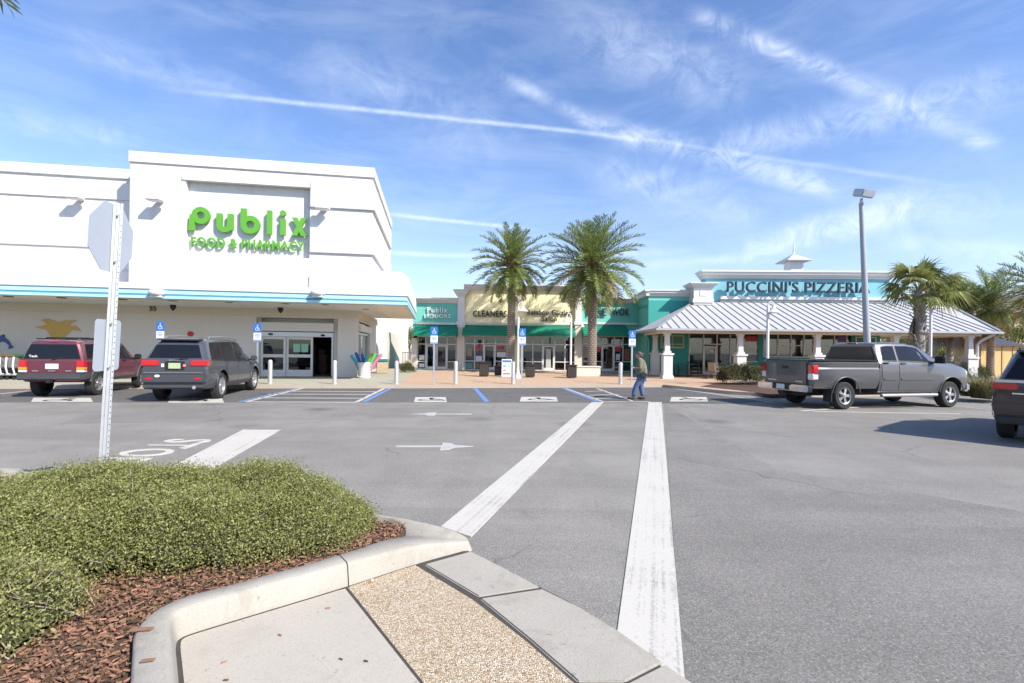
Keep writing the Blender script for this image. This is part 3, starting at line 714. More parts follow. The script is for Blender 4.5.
# entrance: shutter housing, header, two leaves, open way
hd = DG + .25
m = MB(); m.box(ps(257, DG), ps(333, DG), DG + .08, DG + .6, pz(300, 331.3, DG), pz(300, 322.5, DG)); m.build('shutter_housing', M_frame, market, bevel=.02)
dz1, dz0 = pz(300, 332.2, hd), .128
m = MB(); fl, fr = ps(259.5, hd), ps(331.5, hd)
m.box(fl, fr, hd, hd + .14, pz(300, 336.8, hd), dz1); m.box(fr, fr + .09, hd, hd + .14, dz0, dz1); m.box(fl - .09, fl, hd, hd + .14, dz0, dz1)
df = m.build('door_frame', M_alu, market, bevel=.008)
m = MB(); m.box(ps(268.5, hd), ps(272.5, hd), hd - .05, hd, pz(300, 335.5, hd), pz(300, 333.6, hd)); m.build('sensor', M_black, df)
m = MB(); m.box(ps(321, hd), ps(324.5, hd), hd - .05, hd, pz(300, 336, hd), pz(300, 334.1, hd)); m.build('sensor', M_black, df)
for (xa, xb, dd) in ((260.5, 285.6, .02), (285.8, 312.5, .08)):
    a, b = ps(xa, hd), ps(xb, hd); T = pz(300, 337, hd); y0 = hd + dd; y1 = y0 + .05
    w_ = .11; q1, q2 = pz(300, 354.5, hd), pz(300, 357.5, hd); zb0 = .13; zb1 = pz(300, 370, hd); zt1 = pz(300, 339.5, hd)
    m = MB(); m.box(a, a + w_, y0, y1, zb0, T); m.box(b - w_, b, y0, y1, zb0, T); m.box(a + w_, b - w_, y0, y1, zt1, T); m.box(a + w_, b - w_, y0, y1, q2, q1); m.box(a + w_, b - w_, y0, y1, zb0, zb1)
    dr = m.build('door', M_frame, market, bevel=.006)
    m = MB(); m.box(a + w_, b - w_, y0 + .02, y0 + .03, q1, zt1); m.build('pane', G_door, dr); m = MB(); m.box(a + w_, b - w_, y0 + .02, y0 + .03, zb1, q2); m.build('pane', G_door, dr)
    if dd > .05:
        for (u0, u1) in ((.30, .56), (.60, .86)):
            m = MB(); m.box(a + (b - a) * u0 - .05, a + (b - a) * u1 - .05, y0 + .005, y0 + .012, q1 + .12, zt1 - .22); m.build('poster', mat('mint_poster', (.30, .55, .42), .5), dr)
# side entrance on the return wall
m = MB(); m.box(cs - .20, cs - .15, d0, d1, .13, pz(360, 321, DG)); pn = m.build('side_window', G_door, market)
m = MB()
for q in (0, .33, .66, 1): m.box(cs - .14, cs - .08, d0 + (d1 - d0) * q - .03, d0 + (d1 - d0) * q + .03, .13, pz(360, 334, DG))
m.box(cs - .14, cs - .08, d0, d1, pz(360, 334, DG), pz(360, 334, DG) + .12); m.build('side_door_frame', M_alu, market)
m = MB(); m.box(cs - .05, cs + .12, d0 + .05, d1 - .05, pz(360, 331, DG), pz(360, 324, DG)); m.build('shutter_housing', M_frame, market, bevel=.02)
# soffit downlights
for px in (6, 60, 121, 172, 228, 285, 325):
    m = MB(); m.lathe([(.16, 0), (.16, .03), (.1, .035)], 14); m.build('downlight', M_wood, market, loc=(ps(px, .9, 298), 1.0, zb - .005))
m = MB(); m.lathe([(.16, 0), (.16, .03), (.1, .035)], 14); m.build('downlight', M_wood, market, loc=(-2.1, 3.0, zb - .005))
# flood lights on tower and wing
def flood(x0, x1, y0, y1, d, label):
    f = thing('flood_light', label, 'light', (*PF.w(ps((x0 + x1) / 2, d), d), pz((x0 + x1) / 2, (y0 + y1) / 2, d)), PFA, 'wall flood lights above the canopy')
    m = MB(); m.box(-.28, .28, -.62, -.25, -.10, .06); m.build('lamp_head', M_trimw, f, bevel=.03)
    m = MB(); m.box(-.12, .12, -.30, 0, -.06, .04); m.build('arm', M_trimw, f, bevel=.02); return f
flood(73, 87, 196, 203, DW, 'white flood light bracketed on the banded lower wing wall left of the tower')
flood(153, 165, 199, 204, DT, 'white flood light on the plain left side of the white tower')
flood(316, 330, 207, 213, DT, 'white flood light on the banded pier right of the green lettering')
for (px, lb) in ((158, 'white rounded light cap on the blue canopy edge over the parked grey estate car'), (318, 'white rounded light cap on the blue canopy edge over the sliding doors')):
    f = thing('canopy_light', lb, 'light', (*PF.w(ps(px, 0), -.0), pz(px, 293, 0)), PFA, 'light caps on the canopy edge')
    m = MB(); m.blob((0, -.14, .0), (.30, .24, .17), 16, 8); m.build('cap', M_trimw, f, smooth=60)
    m = MB(); m.box(-.2, .2, -.25, -.05, -.2, -.10); m.build('lens', M_clear, f, bevel=.02)
# supermarket lettering on the tower
yl = DT + .28
sg = thing('store_sign', 'big green lettering on the white tower with a smaller line below it', 'sign', (PF.o[0], PF.o[1], 0), PFA)
Y0, Y1 = yl - .22, yl - .10
def lbox(x0, x1, y0, y1):
    xm = (x0 + x1) / 2; d_ = yl - .3; return ps(x0, d_), ps(x1, d_), pz(xm, y1, d_), pz(xm, y0, d_)
def letter(f): m = MB(); f(m); return m.build('letter', M_green, sg, smooth=40)
T = .0
a, b, z0, z1 = lbox(186, 207.3, 205.8, 230)
def fP(m):
    R = (b - a) * .44; cx = b - R; cz = z1 - R * 1.02; m.ring(cx, cz, R, R * .42, Y0, Y1); m.prism([(a - .02, z0), (a + R * .62, z0), (a + R * .66, cz - R * .1), (a + R * .1, cz + .05)], Y1, Y0 + .002, 'y')
letter(fP)
a, b, z0, z1 = lbox(213.8, 230.6, 212.8, 231.6)
def fu(m):
    w_ = (b - a) * .34; R = (b - a) / 2; m.box(a, a + w_, Y0 + .002, Y1, z0 + R, z1); m.box(b - w_, b, Y0 + .003, Y1, z0 + R * .3, z1); m.ring((a + b) / 2, z0 + R, R, R - w_, Y0, Y1, a0=PI, a1=2 * PI, n=16)
letter(fu)
a, b, z0, z1 = lbox(238, 257.7, 208, 233.2)
def fb(m):
    R = (b - a) / 2; m.ring((a + b) / 2, z0 + R, R, R * .42, Y0, Y1); m.box(a, a + R * .6, Y0 + .002, Y1, z0 + R * .9, z1)
letter(fb)
a, b, z0, z1 = lbox(264.6, 269.5, 209.7, 233.8)
letter(lambda m: m.box(a, b, Y0, Y1, z0, z1))
a, b, z0, z1 = lbox(278, 283.2, 209.7, 234.5)
letter(lambda m: m.box(a, b, Y0, Y1, z0, z0 + (z1 - z0) * .66) and m.ring((a + b) / 2, z1 - (b - a) * .55, (b - a) * .6, .001, Y0, Y1, n=18))
a, b, z0, z1 = lbox(289.6, 304.4, 217.0, 235.2)
def fx(m):
    w_ = (b - a) * .36; m.prism([(a, z0), (a + w_, z0), (b, z1), (b - w_, z1)], Y1, Y0, 'y'); m.prism([(a, z1), (a + w_, z1), (b, z0), (b - w_, z0)], Y1, Y0 - .002, 'y')
letter(fx)
a, b, z0, z1 = lbox(187.8, 302, 240.3, 246.2)
text('lettering', 'FOOD & PHARMACY', a, b, (z0 + z1) / 2 - .20, (z0 + z1) / 2 + .21, Y0 + .05, Y1, M_green, sg, .022, 1.12)
# house number
nb = thing('house_number', 'small dark house number fixed on the beige beam under the canopy', 'number', (PF.o[0], PF.o[1], 0), PFA)
text('lettering', '55', ps(149.2, DG - .12), ps(156.0, DG - .12), pz(152, 311, DG - .12), pz(152, 306.3, DG - .12), DG - .15, DG - .121, mat('brown_number', (.10, .07, .03), .5), nb, .02)
# black lamps under the canopy
for (px, py, lb) in ((172.5, 306.5, 'black lantern under the canopy beside the house number'), (280, 309, 'black lantern under the canopy above the sliding doors')):
    d_ = DG - 1.2; f = thing('soffit_lantern', lb, 'lamp', (*PF.w(ps(px, d_), d_), pz(px, py, d_)), PFA, 'black lanterns under the canopy')
    m = MB(); m.lathe([(.02, -.20), (.13, -.06), (.13, .06), (.02, .2)], 6); m.build('shade', M_black, f)
    m = MB(); m.tube([(0, 0, .15), (0, 0, zb + .04 - pz(px, py, d_))], .02, 6); m.build('stem', M_black, f)
m = MB(); m.lathe([(.13, 0), (.13, .05), (.06, .07)], 16, 0, Matrix.Rotation(PI / 2, 4, 'X'))
tag(m.build('alarm_bell', M_redposter, loc=(*PF.w(ps(190.5, DG), DG - .001), pz(190.5, 334, DG)), rz=PFA), 'round red alarm bell on the grey wall above the grey car', 'bell')
# cut-out decorations on the wall
def cutout(name, label, cat, pts, m_):
    r = MB(); r.prism([(ps(x, DG), pz(x, y, DG)) for x, y in pts], DG - .05, DG - .004, 'y'); return tag(r.build(name, m_, loc=(PF.o[0], PF.o[1], 0), rz=PFA), label, cat)
zq = lambda L: [(x / 6.83, 300 + y / 6.83) for x, y in L]
cutout('wall_palm', 'flat golden palm tree crown cut out and fixed to the grey wall', 'wall decoration', zq([(235, 185), (290, 178), (325, 165), (285, 140), (290, 132), (330, 130), (400, 155), (440, 142), (525, 140), (500, 152), (462, 176), (520, 180), (555, 214), (490, 204), (470, 225), (440, 250), (445, 420), (370, 420), (372, 285), (350, 250), (322, 205), (280, 195)]), mat('golden_cutout', (.60, .40, .12), .6))
cutout('wall_dolphin', 'flat blue leaping dolphin cut out and fixed to the grey wall', 'wall decoration', zq([(-50, 270), (-20, 250), (5, 246), (22, 236), (34, 238), (33, 254), (62, 278), (78, 306), (98, 322), (80, 328), (62, 334), (66, 312), (42, 290), (10, 282), (-10, 300), (-20, 285), (-45, 282)]), mat('dolphin_blue', (.04, .10, .30), .5))
# cart bay
d_ = DG - 1.3
cb = thing('cart_bay_panel', 'dark mesh cart bay panel with a lime green top rail along the wall', 'barrier', (*PF.w(0, d_), .126), PFA)
xa, xb = ps(-80, d_), ps(27, d_)
m = MB(); m.box(xa, xb, -.03, .03, .0, pz(10, 356.5, d_) - .126); m.build('panel', mat('dark_green_mesh', (.10, .11, .09), .8, var=.5, scale=20, bump=.5), cb)
m = MB(); m.box(xa, xb, -.05, .05, pz(10, 356.5, d_) - .126, pz(10, 354.3, d_) - .126); m.build('top_rail', M_greend, cb, bevel=.01)
def cart(x, d, label, first=[None]):
    p = PF.w(x, d)
    if first[0]: return dup(first[0], (p[0], p[1], .126), None, label)
    f = thing('shopping_cart', label, 'shopping cart', (p[0], p[1], .126), PFA + PI / 2, 'shopping carts nested along the bay'); first[0] = f
    m = MB(); m.prism([(-.42, .95), (.5, .85), (.45, .42), (-.30, .50)], -.26, .26, 'y'); m.build('basket', mat('cart_basket_wire', (.33, .34, .36), .4, metal=.6, var=.3, scale=30), f, bevel=.02)
    m = MB(); m.tube([(-.45, -.26, 1.0), (-.45, .26, 1.0)], .025, 8); m.build('handle', M_redposter, f)
    for s_ in (-.24, .24):
        m = MB(); pts = [(-.40, s_, .95), (-.45, s_, .55), (-.36, s_, .25), (.1, s_, .17), (.45, s_, .16)]; m.tube(pts, .032, 8); m.build('side_frame', M_signw, f, smooth=50)
    for sx in (-.34, .42):
        for s_ in (-.22, .22):
            m = MB(); m.lathe([(.03, -.02), (.06, -.02), (.06, .02), (.03, .02)], 12, 0, Matrix.Translation((sx, s_, .06)) @ Matrix.Rotation(PI / 2, 4, 'X')); m.build('wheel', M_rubber, f)
    return f
for k, px in enumerate((1.5, 8.5, 15.5)):
    cart(ps(px, DG - 2.1), DG - 2.1, ('red handled shopping cart at the frame edge, leftmost of the row', 'middle red handled shopping cart of the row by the wall', 'red handled shopping cart standing closest to the maroon car')[k])
# white blocks behind the side canopy
back = thing('rear_building', 'plain white service block behind the supermarket entrance', 'building', (PF.o[0], PF.o[1], 0), PFA)
m = MB(); a = ps(375, dE); b = ps(386, dE + .5)
m.box(a - .3, b, dE + .5, dE + 1.0, .1, zb); m.build('wall', M_white, back)
dB = dE + 24
m = MB(); hz = pz(386, 331, dE + .6)
m.box(b - .25, b, dE + 1.0, dB, .1, hz); m.build('side_wall', M_beige, back)
m = MB(); m.box(SL, ps(406, dB), dB, dB + 12, .1, pz(390, 312, dB)); m.build('rear_block', M_white, back)
# ================================================================== small shops
sx = lambda v: 390 + v / 3.415            # helpers for measurements taken on enlarged crops
sy = lambda v: 200 + v / 3.415
def X(x, d=0): return SF.s(x, d)
def Z(x, y, d=0): return SF.z(x, y, d)
ZF = .122
def cornice(parent, x0, x1, z0, z1, out, m=M_trimw, d=0.0, ends=True, back=.5):
    mb = MB(); h = z1 - z0; e = 1 if ends else 0
    for (q0, q1, o) in ((0, .22, .25), (.22, .45, .45), (.45, .78, .75), (.78, 1, 1.0)):
        mb.box(x0 - out * o * e, x1 + out * o * e, d - out * o, d + back, z0 + h * q0, z0 + h * q1)
    return mb.build('cornice', m, parent, bevel=.01)
def glazing(parent, xs, zs, y=.12, w=.06, holes=(), pane=G_shop):
    """shop window: mullion grid; cells listed in holes stay open for doors"""
    mb = MB()
    for x in xs: mb.box(x - w / 2, x + w / 2, y - .06, y + .06, zs[0], zs[-1])
    for j, z in enumerate(zs):
        for i in range(len(xs) - 1):
            if any(i == h and j < len(zs) - 2 for h in holes): continue
            mb.box(xs[i] + w / 2, xs[i + 1] - w / 2, y - .055, y + .055, z - w / 2, z + w / 2)
    f = mb.build('window', M_frame, parent)
    for i in range(len(xs) - 1):
        for j in range(len(zs) - 1):
            if i in holes and j < len(zs) - 2: continue
            p = MB(); p.box(xs[i] + w / 2, xs[i + 1] - w / 2, y - .008, y + .008, zs[j] + w / 2, zs[j + 1] - w / 2); p.build('pane', pane, f)
    return f
def door(parent, x0, x1, z0, z1, y=.12, mat_=M_frame, hinge=1, w=.09):
    m = MB(); m.box(x0, x0 + w, y - .05, y + .03, z0, z1); m.box(x1 - w, x1, y - .05, y + .03, z0, z1); m.box(x0 + w, x1 - w, y - .05, y + .03, z1 - w, z1); m.box(x0 + w, x1 - w, y - .05, y + .03, z0, z0 + .2)
    d = m.build('door', mat_, parent, bevel=.006)
    p = MB(); p.box(x0 + w, x1 - w, y - .012, y + .004, z0 + .2, z1 - w); p.build('pane', G_door, d)
    hx = x1 - w * .5 if hinge > 0 else x0 + w * .5
    h = MB(); h.tube([(hx, y - .05, z0 + .75), (hx, y - .10, z0 + .75), (hx, y - .10, z0 + 1.05), (hx, y - .05, z0 + 1.05)], .012, 6); h.build('handle', M_alu, d)
    return d
def awning(parent, x0, x1, ztop, zlow, out, val=.16, name='awning', d=0.0):
    m = MB(); t_ = .03
    m.add([(x0, d - .01, ztop), (x1, d - .01, ztop), (x1, d - out, zlow + val), (x0, d - out, zlow + val), (x0, d - out, zlow), (x1, d - out, zlow), (x0, d - .01, zlow), (x1, d - .01, zlow)],
          [(0, 3, 2, 1), (3, 4, 5, 2), (0, 6, 4, 3), (1, 2, 5, 7)])
    a = m.build(name, M_awning, parent)
    fr = MB(); n = max(2, int((x1 - x0) / 1.2))
    for i in range(n + 1):
        x = x0 + .03 + (x1 - x0 - .06) * i / n; fr.tube([(x, d - .02, ztop - .05), (x, d - out + .04, zlow + val - .03)], .018, 5)
    fr.tube([(x0 + .03, d - out + .05, zlow + .05), (x1 - .03, d - out + .05, zlow + .05)], .018, 5); fr.build('awning_frame', M_alu, a); return a
def interior(parent, x0, x1, z1, depth=5, seed=1, wall=(.12, .11, .10)):
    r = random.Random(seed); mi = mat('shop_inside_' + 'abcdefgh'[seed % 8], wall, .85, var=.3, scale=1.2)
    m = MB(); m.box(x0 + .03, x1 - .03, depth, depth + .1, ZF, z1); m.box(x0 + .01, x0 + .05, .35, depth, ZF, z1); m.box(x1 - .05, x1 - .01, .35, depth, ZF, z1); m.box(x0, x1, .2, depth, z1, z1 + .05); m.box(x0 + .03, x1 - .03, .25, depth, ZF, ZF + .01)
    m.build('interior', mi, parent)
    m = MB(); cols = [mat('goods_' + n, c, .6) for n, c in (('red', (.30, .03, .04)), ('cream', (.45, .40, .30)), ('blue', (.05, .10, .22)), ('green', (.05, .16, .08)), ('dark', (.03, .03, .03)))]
    x = x0 + .4
    while x < x1 - .9:
        w_ = r.uniform(.5, 1.0); y = r.uniform(1.2, 3.0)
        for k in range(3):
            m.box(x, x + w_, y, y + .35, ZF + .02 + k * .5, ZF + .40 + k * .5 - r.uniform(0, .12), r.randrange(5))
        x += w_ + r.uniform(.3, .9)
    m.build('shelving', cols, parent)
def poster(parent, x0, x1, y0, y1, m_, d=.095):
    p = MB(); p.box(X(x0, d), X(x1, d), d - .006, d, Z(x0, y1, d), Z(x0, y0, d)); p.build('poster', m_, parent)
def shop(name, label, x0, x1, ytop, yc, wm, glaz, doors, seed, aw, sill=323.2, zsign=None):
    """x0..x1 pixel columns of the shop front, ytop/yc: top and underside rows of its cornice"""
    t = thing(name, label, 'shop', (SF.o[0], SF.o[1], 0))
    xm = (x0 + x1) / 2; a, b = X(x0), X(x1); zT, zC = Z(xm, ytop), Z(xm, yc); zW = Z(xm, 336.2, .12)
    m = MB(); m.box(a, b, 0, .3, zW, zT - .05); m.box(a, b, .3, 9, zT - 1.0, zT - .8); m.box(a, b, 9, 9.2, .1, zT - .8); m.box(a, a + .02, .3, 9, .1, zT - .9); m.box(b - .02, b, .3, 9, .1, zT - .9)
    m.build('wall', wm, t)
    cornice(t, a, b, zC, zT, .42, ends=False)
    m = MB(); m.box(a, b, -.10, 0, Z(xm, 324.6), Z(xm, sill - .6)); m.build('trim', M_trimw, t, bevel=.01)
    zs = [ZF + .03, Z(xm, 361.5, .12), Z(xm, 344.2, .12), zW - .03]
    for (xs, hole) in glaz:
        glazing(t, [X(q, .12) for q in xs], zs, holes=hole)
    for (xa, xb, hg) in doors: door(t, X(xa, .12), X(xb, .12), ZF + .005, Z(xm, 345.2, .12), hinge=hg)
    for (xa, xb, yt_, yl_, out) in aw: awning(t, X(xa, -out), X(xb, -out), Z(xm, yt_), Z(xm, yl_, -out), out)
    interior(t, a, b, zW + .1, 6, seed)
    return t
def pier(t, x0, x1, ytop, d0=-.28, cap=True, ybase=323):
    a, b = X(x0, d0), X(x1, d0); xm = (x0 + x1) / 2
    m = MB(); m.box(a, b, d0, .3, .1, Z(xm, ybase + 1, d0)); m.build('pier', M_beige, t, bevel=.012)
    m = MB(); m.box(a + .02, b - .02, d0 + .02, .3, Z(xm, ybase + 1, d0), Z(xm, ytop + 3, d0)); m.build('pilaster', M_trimw, t, bevel=.012)
    if cap:
        zt_ = Z(xm, ytop, d0); cornice(t, a, b, zt_ - .45, zt_, .28, d=d0, back=.6)
        m = MB(); m.box(a - .06, b + .06, d0 - .06, .28, Z(xm, ybase + 2.0, d0), Z(xm, ybase - 1.6, d0)); m.build('pilaster_base', M_trimw, t, bevel=.015)
L1 = sx(95); L2 = sx(226)
t1 = shop('liquor_shop', 'small teal shop front with white lettering between the supermarket and the yellow shop', 412.5, 457.5, 298, 303.2, M_teal,
          [([417.8, 425.9, 447.4, 456.2], (1,))], [(426.4, 436.6, 1), (436.7, 447.0, -1)], 1, [(413, 456.3, 324.6, 336.2, 1.1)])
poster(t1, 419.3, 424.6, 355, 359.5, M_paper); poster(t1, 419.3, 424.6, 363.5, 367, M_paper)
m = MB(); m.box(X(412), X(417.3), -.12, .3, .1, Z(415, 338)); m.build('pier', M_beige, t1, bevel=.012)
m = MB(); m.box(X(405), X(413), -.2, .6, Z(410, 310), Z(410, 300)); m.build('side_parapet', M_trimw, t1, bevel=.015)
t2 = shop('yellow_shop_building', 'tall pale yellow shop building with two shop fronts behind the date palms', 463.5, 575, 285.3, 291.2, M_yellow,
          [([465.3, 474.8, 483.6, 495.4, 507], (2,)), ([523, 532.8, 542.4, 554.6, 565, 575], (2,))], [(483.9, 495.0, 1), (542.7, 554.2, -1)], 2, [(461.8, 575.4, 325.6, 336.2, 1.1)])
m = MB(); m.box(X(507.2), X(522.8), .0, .3, .1, Z(515, 336.2)); m.build('pier', M_yellow, t2)
for (a, b, c, d, q) in ((476, 482, 346, 349.5, M_redposter), (466.5, 472, 348, 356, mat('dim_poster', (.34, .26, .20), .6)), (475.8, 482, 356, 361, M_paper), (497, 504, 346, 349.5, M_redposter), (497, 506, 352, 357, M_paper), (466.2, 472.5, 363, 368.5, mat('teal_poster', (.10, .35, .32), .6)), (509, 512, 346, 360, M_paper), (546, 551, 349, 368, mat('pale_poster', (.45, .48, .46), .6))): poster(t2, a, b, c, d, q)
pier(t2, 456.8, 464.6, 289.5); pier(t2, 574.6, 582.0, 290)
t3 = shop('teal_shop_building', 'teal takeaway shop front with dark lettering behind the thicker right date palm', 581, 641, 298.2, 303.2, M_teal,
          [([582.6, 591.8, 601.6, 614.2, 622.8, 630.9], (2,))], [(602, 613.8, -1)], 3, [(583.5, 629.2, 324.6, 336.2, 1.1)])
m = MB(); m.box(X(631.2), X(641), 0, .3, .1, Z(636, 336.3)); m.build('pier', M_teal, t3)
for (a, b, c, d, q) in ((596, 600.5, 347, 352, M_redposter), (615.2, 620.5, 346.5, 351.5, M_redposter), (616, 620, 354, 360, M_paper), (624.5, 629.5, 349, 360, mat('rust_poster', (.34, .10, .06), .6)), (583.5, 590, 347, 358, mat('dim_poster', (.3, .2, .2), .6))): poster(t3, a, b, c, d, q)
# shop signs
def sign(label, rows, m_, off=.07, dep=.07):
    g = thing('shop_sign', label, 'sign', (SF.o[0], SF.o[1], 0))
    for (s_, xa, xb, ya, yb, bold) in rows:
        d_ = -off; text('lettering', s_, X(xa, d_), X(xb, d_), Z((xa + xb) / 2, yb, d_), Z((xa + xb) / 2, ya, d_), -off - dep, -off, m_, g, bold, 1.16)
    return g
sign('white two line lettering on the teal liquor shop wall', [('Publix', 427, 447.3, 307.2, 312.6, .014), ('LIQUORS', 424.2, 450.2, 313.9, 318.8, .010)], M_letterw)
sign('black lettering on the pale yellow wall left of the date palm trunk', [('CLEANERS', 472.6, 506.3, 310.6, 317, .02)], M_letterk)
sign('black two line lettering on the pale yellow wall right of the palm trunk', [('Bamboo Garden', 527, 570.8, 309.7, 315, .012), ('Salon', 541.6, 556.4, 316.2, 321.2, .012)], M_letterk)
sign('dark lettering on the teal wall partly behind the right date palm', [('FIRE', 587.0, 605.6, 308.4, 315.8, .012), ('WOK', 611.5, 628.8, 308.4, 315.8, .012)], M_letterk)
# bent security lamps on the piers
for (px, lb) in ((457.0, 'small white wall lamp on the pier beside the liquor shop'), (576.5, 'small white wall lamp on the pier left of the takeaway')):
    f = thing('pier_lamp', lb, 'lamp', (X(px + 3, -.3), SF.o[1] - .3, Z(px, 326.5, -.3)), 0, 'wall lamps on the shop piers')
    m = MB(); m.tube([(0, 0, 0), (.0, -.2, .1), (.1, -.45, .12)], .035, 8); m.build('arm', M_trimw, f)
    m = MB(); m.lathe([(.16, -.1), (.1, .05), (.03, .1)], 12, 0, Matrix.Translation((.1, -.45, .05))); m.build('shade', M_trimw, f, smooth=40)
# ================================================================== pizzeria with porch
def QX(x, d=0): return PZ.s(x, d)
def QZ(x, y, d=0): return PZ.z(x, y, d)
piz = thing('pizzeria', 'low pizzeria with blue sign parapet and silver metal porch roof on white columns', 'restaurant', (PZ.o[0], PZ.o[1], 0), PZA)
wl, wr = QX(648), QX(880)
DP = -4.6                                  # columns
zP = QZ(800, 271.5); zPc = QZ(800, 279)
eZ = QZ(680, 328.5, DP - .6); eB = eZ - .12
rTop = QZ(760, 302.5, -.2)
# wall with openings (pixel measured): three glazed bays
zh = QZ(720, 333, 0)
bays = [(688.5, 737.5, .0), (742.5, 758.5, QZ(750, 362)), (763, 814.5, QZ(790, 357.5)), (819.5, 851.5, QZ(790, 357.5))]
m = MB(); last = wl
for (a, b, zl) in bays:
    m.box(last, QX(a), 0, .3, .1, zh); last = QX(b)
    if zl > .2: m.box(QX(a), QX(b), 0, .3, .1, zl)
m.box(last, wr, 0, .3, .1, zh); m.box(wl, wr, 0, .3, zh, rTop + .1); m.box(wr - .3, wr, .3, 10, .1, rTop); m.box(wl, wr, 10, 10.2, .1, rTop)
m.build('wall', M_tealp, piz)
m = MB(); m.box(wl, wr, .3, 10, rTop - .3, rTop - .1); m.build('roof_deck', M_whiteg, piz)
# raised connecting block on the left, with return to the shops
zBt = QZ(668, 290); 
m = MB(); m.box(wl, QX(690), .002, .32, zh + .1, zBt - .1); m.box(wl, wl + .3, .32, 3.4, .1, zBt - .1); m.build('connecting_wall', M_teal, piz)
cornice(piz, wl, QX(689), QZ(668, 296.5), zBt, .3, ends=False)
m = MB(); m.box(wl - .3, wl, -.3, 3.3, zBt - .12, zBt); m.box(wl - .2, wl, -.2, 3.3, zBt - .4, zBt - .12); m.build('side_cornice', M_trimw, piz)
m = MB(); a, b = QX(693, -.9), QX(712, -.9); m.box(a, b, -.9, .4, rTop - .25, QZ(702, 287.5, -.9)); m.build('corner_block', M_trimw, piz, bevel=.015)
cornice(piz, a, b, QZ(702, 287.5, -.9), QZ(702, 283, -.9), .3, d=-.9, back=1.3)
m = MB(); m.box((a + b) / 2 - .22, (a + b) / 2 + .22, -.93, -.9, QZ(702, 296, -.9), QZ(702, 290.5, -.9)); m.build('vent_tile', M_grey, piz, bevel=.01)
m = MB(); m.box(a - .06, b + .06, -.96, -.3, rTop - .1, rTop + .12); m.build('block_base', M_trimw, piz)
# sign parapet
pa_, pb2 = QX(705), QX(889)
m = MB(); m.box(pa_, pb2, 0.002, .4, rTop + .1, zP - .1); m.box(pa_, pa_ + .3, .4, .9, rTop, zP - .1); m.box(pb2 - .3, pb2, .4, 6, rTop, zP - .1); m.build('parapet', M_bluewall, piz)
cornice(piz, pa_, pb2, zPc, zP, .40, back=.9)
m = MB(); m.box(pa_ + .9, pb2, -.16, 0, QZ(800, 300, 0), QZ(800, 297, 0)); m.build('sill', M_trimw, piz, bevel=.01)
m = MB(); m.box(pa_ + .9, pb2, -.07, 0, rTop + .05, QZ(800, 300, 0)); m.build('flashing', mat('grey_flashing', (.36, .38, .40), .5, metal=.3), piz)
# porch roof: hipped standing seam metal
s0, s1 = QX(657, DP - .6), QX(1000, DP - .6); e0 = DP - .6
tA, tB = QX(693, -.15), QX(946, -.15)
back_d = 6.5
M_roof = mat('silver_metal_roof', (.47, .465, .455), .55, metal=.1, var=.05, scale=1.2)
m = MB()
m.add([(s0, e0, eZ), (s1, e0, eZ), (tB, -.15, rTop), (tA, -.15, rTop)], [(0, 1, 2, 3)])
m.add([(s0, e0, eZ), (tA, -.15, rTop), (tA, 2.6, rTop), (s0, 2.6, eZ)], [(0, 1, 2, 3)])
m.add([(s1, e0, eZ), (s1, back_d, eZ), (tB, .6, rTop), (tB, -.15, rTop)], [(0, 1, 2, 3)])
m.add([(wr, .4, rTop), (tB, .6, rTop), (s1, back_d, eZ), (wr, back_d, eZ)], [(0, 1, 2, 3)]); m.add([(wr, -.15, rTop), (tB, -.15, rTop), (tB, .6, rTop), (wr, .4, rTop)], [(0, 1, 2, 3)])
def rib(p, q, h=.042, w=.028):
    p, q = Vector(p), Vector(q); t_ = (q - p).normalized(); sd = t_.cross(Vector((0, 0, 1))).normalized() * w / 2; up = sd.cross(t_).normalized() * h
    if up.z < 0: up = -up
    vs = [p - sd, p + sd, q + sd, q - sd, p - sd + up, p + sd + up, q + sd + up, q - sd + up]; m.add(vs, [(0, 3, 2, 1), (4, 5, 6, 7), (0, 1, 5, 4), (2, 3, 7, 6), (1, 2, 6, 5), (3, 0, 4, 7)], 1)
x = s0 + .3
while x < s1 - .2:
    dtop = -.15; 
    if x < tA: f = (x - s0) / (tA - s0)
    elif x > tB: f = (s1 - x) / (s1 - tB)
    else: f = 1
    rib((x, e0, eZ), (x, e0 + (-.15 - e0) * f, eZ + (rTop - eZ) * f)); x += .47
for k in range(1, 18):
    y = e0 + k * .47; f = min(1, (y - e0) / (-.15 - e0))
    if y < 2.5: rib((s0, y, eZ), (s0 + (tA - s0) * f, y, eZ + (rTop - eZ) * f))
    if y < back_d: 
        g_ = f if y < 0.2 else max(0, 1 - (y - .6) / (back_d - .6)); rib((s1, y, eZ), (s1 + (tB - s1) * g_, y, eZ + (rTop - eZ) * g_))
for (p, q) in (((s0, e0, eZ), (tA, -.15, rTop)), ((s1, e0, eZ), (tB, -.15, rTop)), ((s1, back_d, eZ), (tB, .6, rTop))): rib(p, q, .07, .12)
m.build('porch_roof', [M_roof, mat('roof_seam_metal', (.34, .36, .39), .45, metal=.3)], piz)
m = MB(); m.box(s0 - .1, s1 + .1, e0 - .12, e0 + .02, eB, eZ + .01); m.box(s0 - .12, s0 + .02, e0 + .02, 2.6, eB, eZ + .01); m.box(s1 - .02, s1 + .12, e0 + .02, back_d, eB, eZ + .01); m.build('gutter', mat('gutter_grey', (.42, .43, .44), .5, metal=.2), piz, bevel=.02)
m = MB(); m.box(s0 + .05, s1 - .05, e0 + .05, -.02, eB + .02, eB + .06); m.box(wr + .02, s1 - .05, -.02, back_d - .1, eB + .02, eB + .06); m.build('porch_ceiling', M_beige, piz)
bm0 = QZ(680, 333.2, DP)
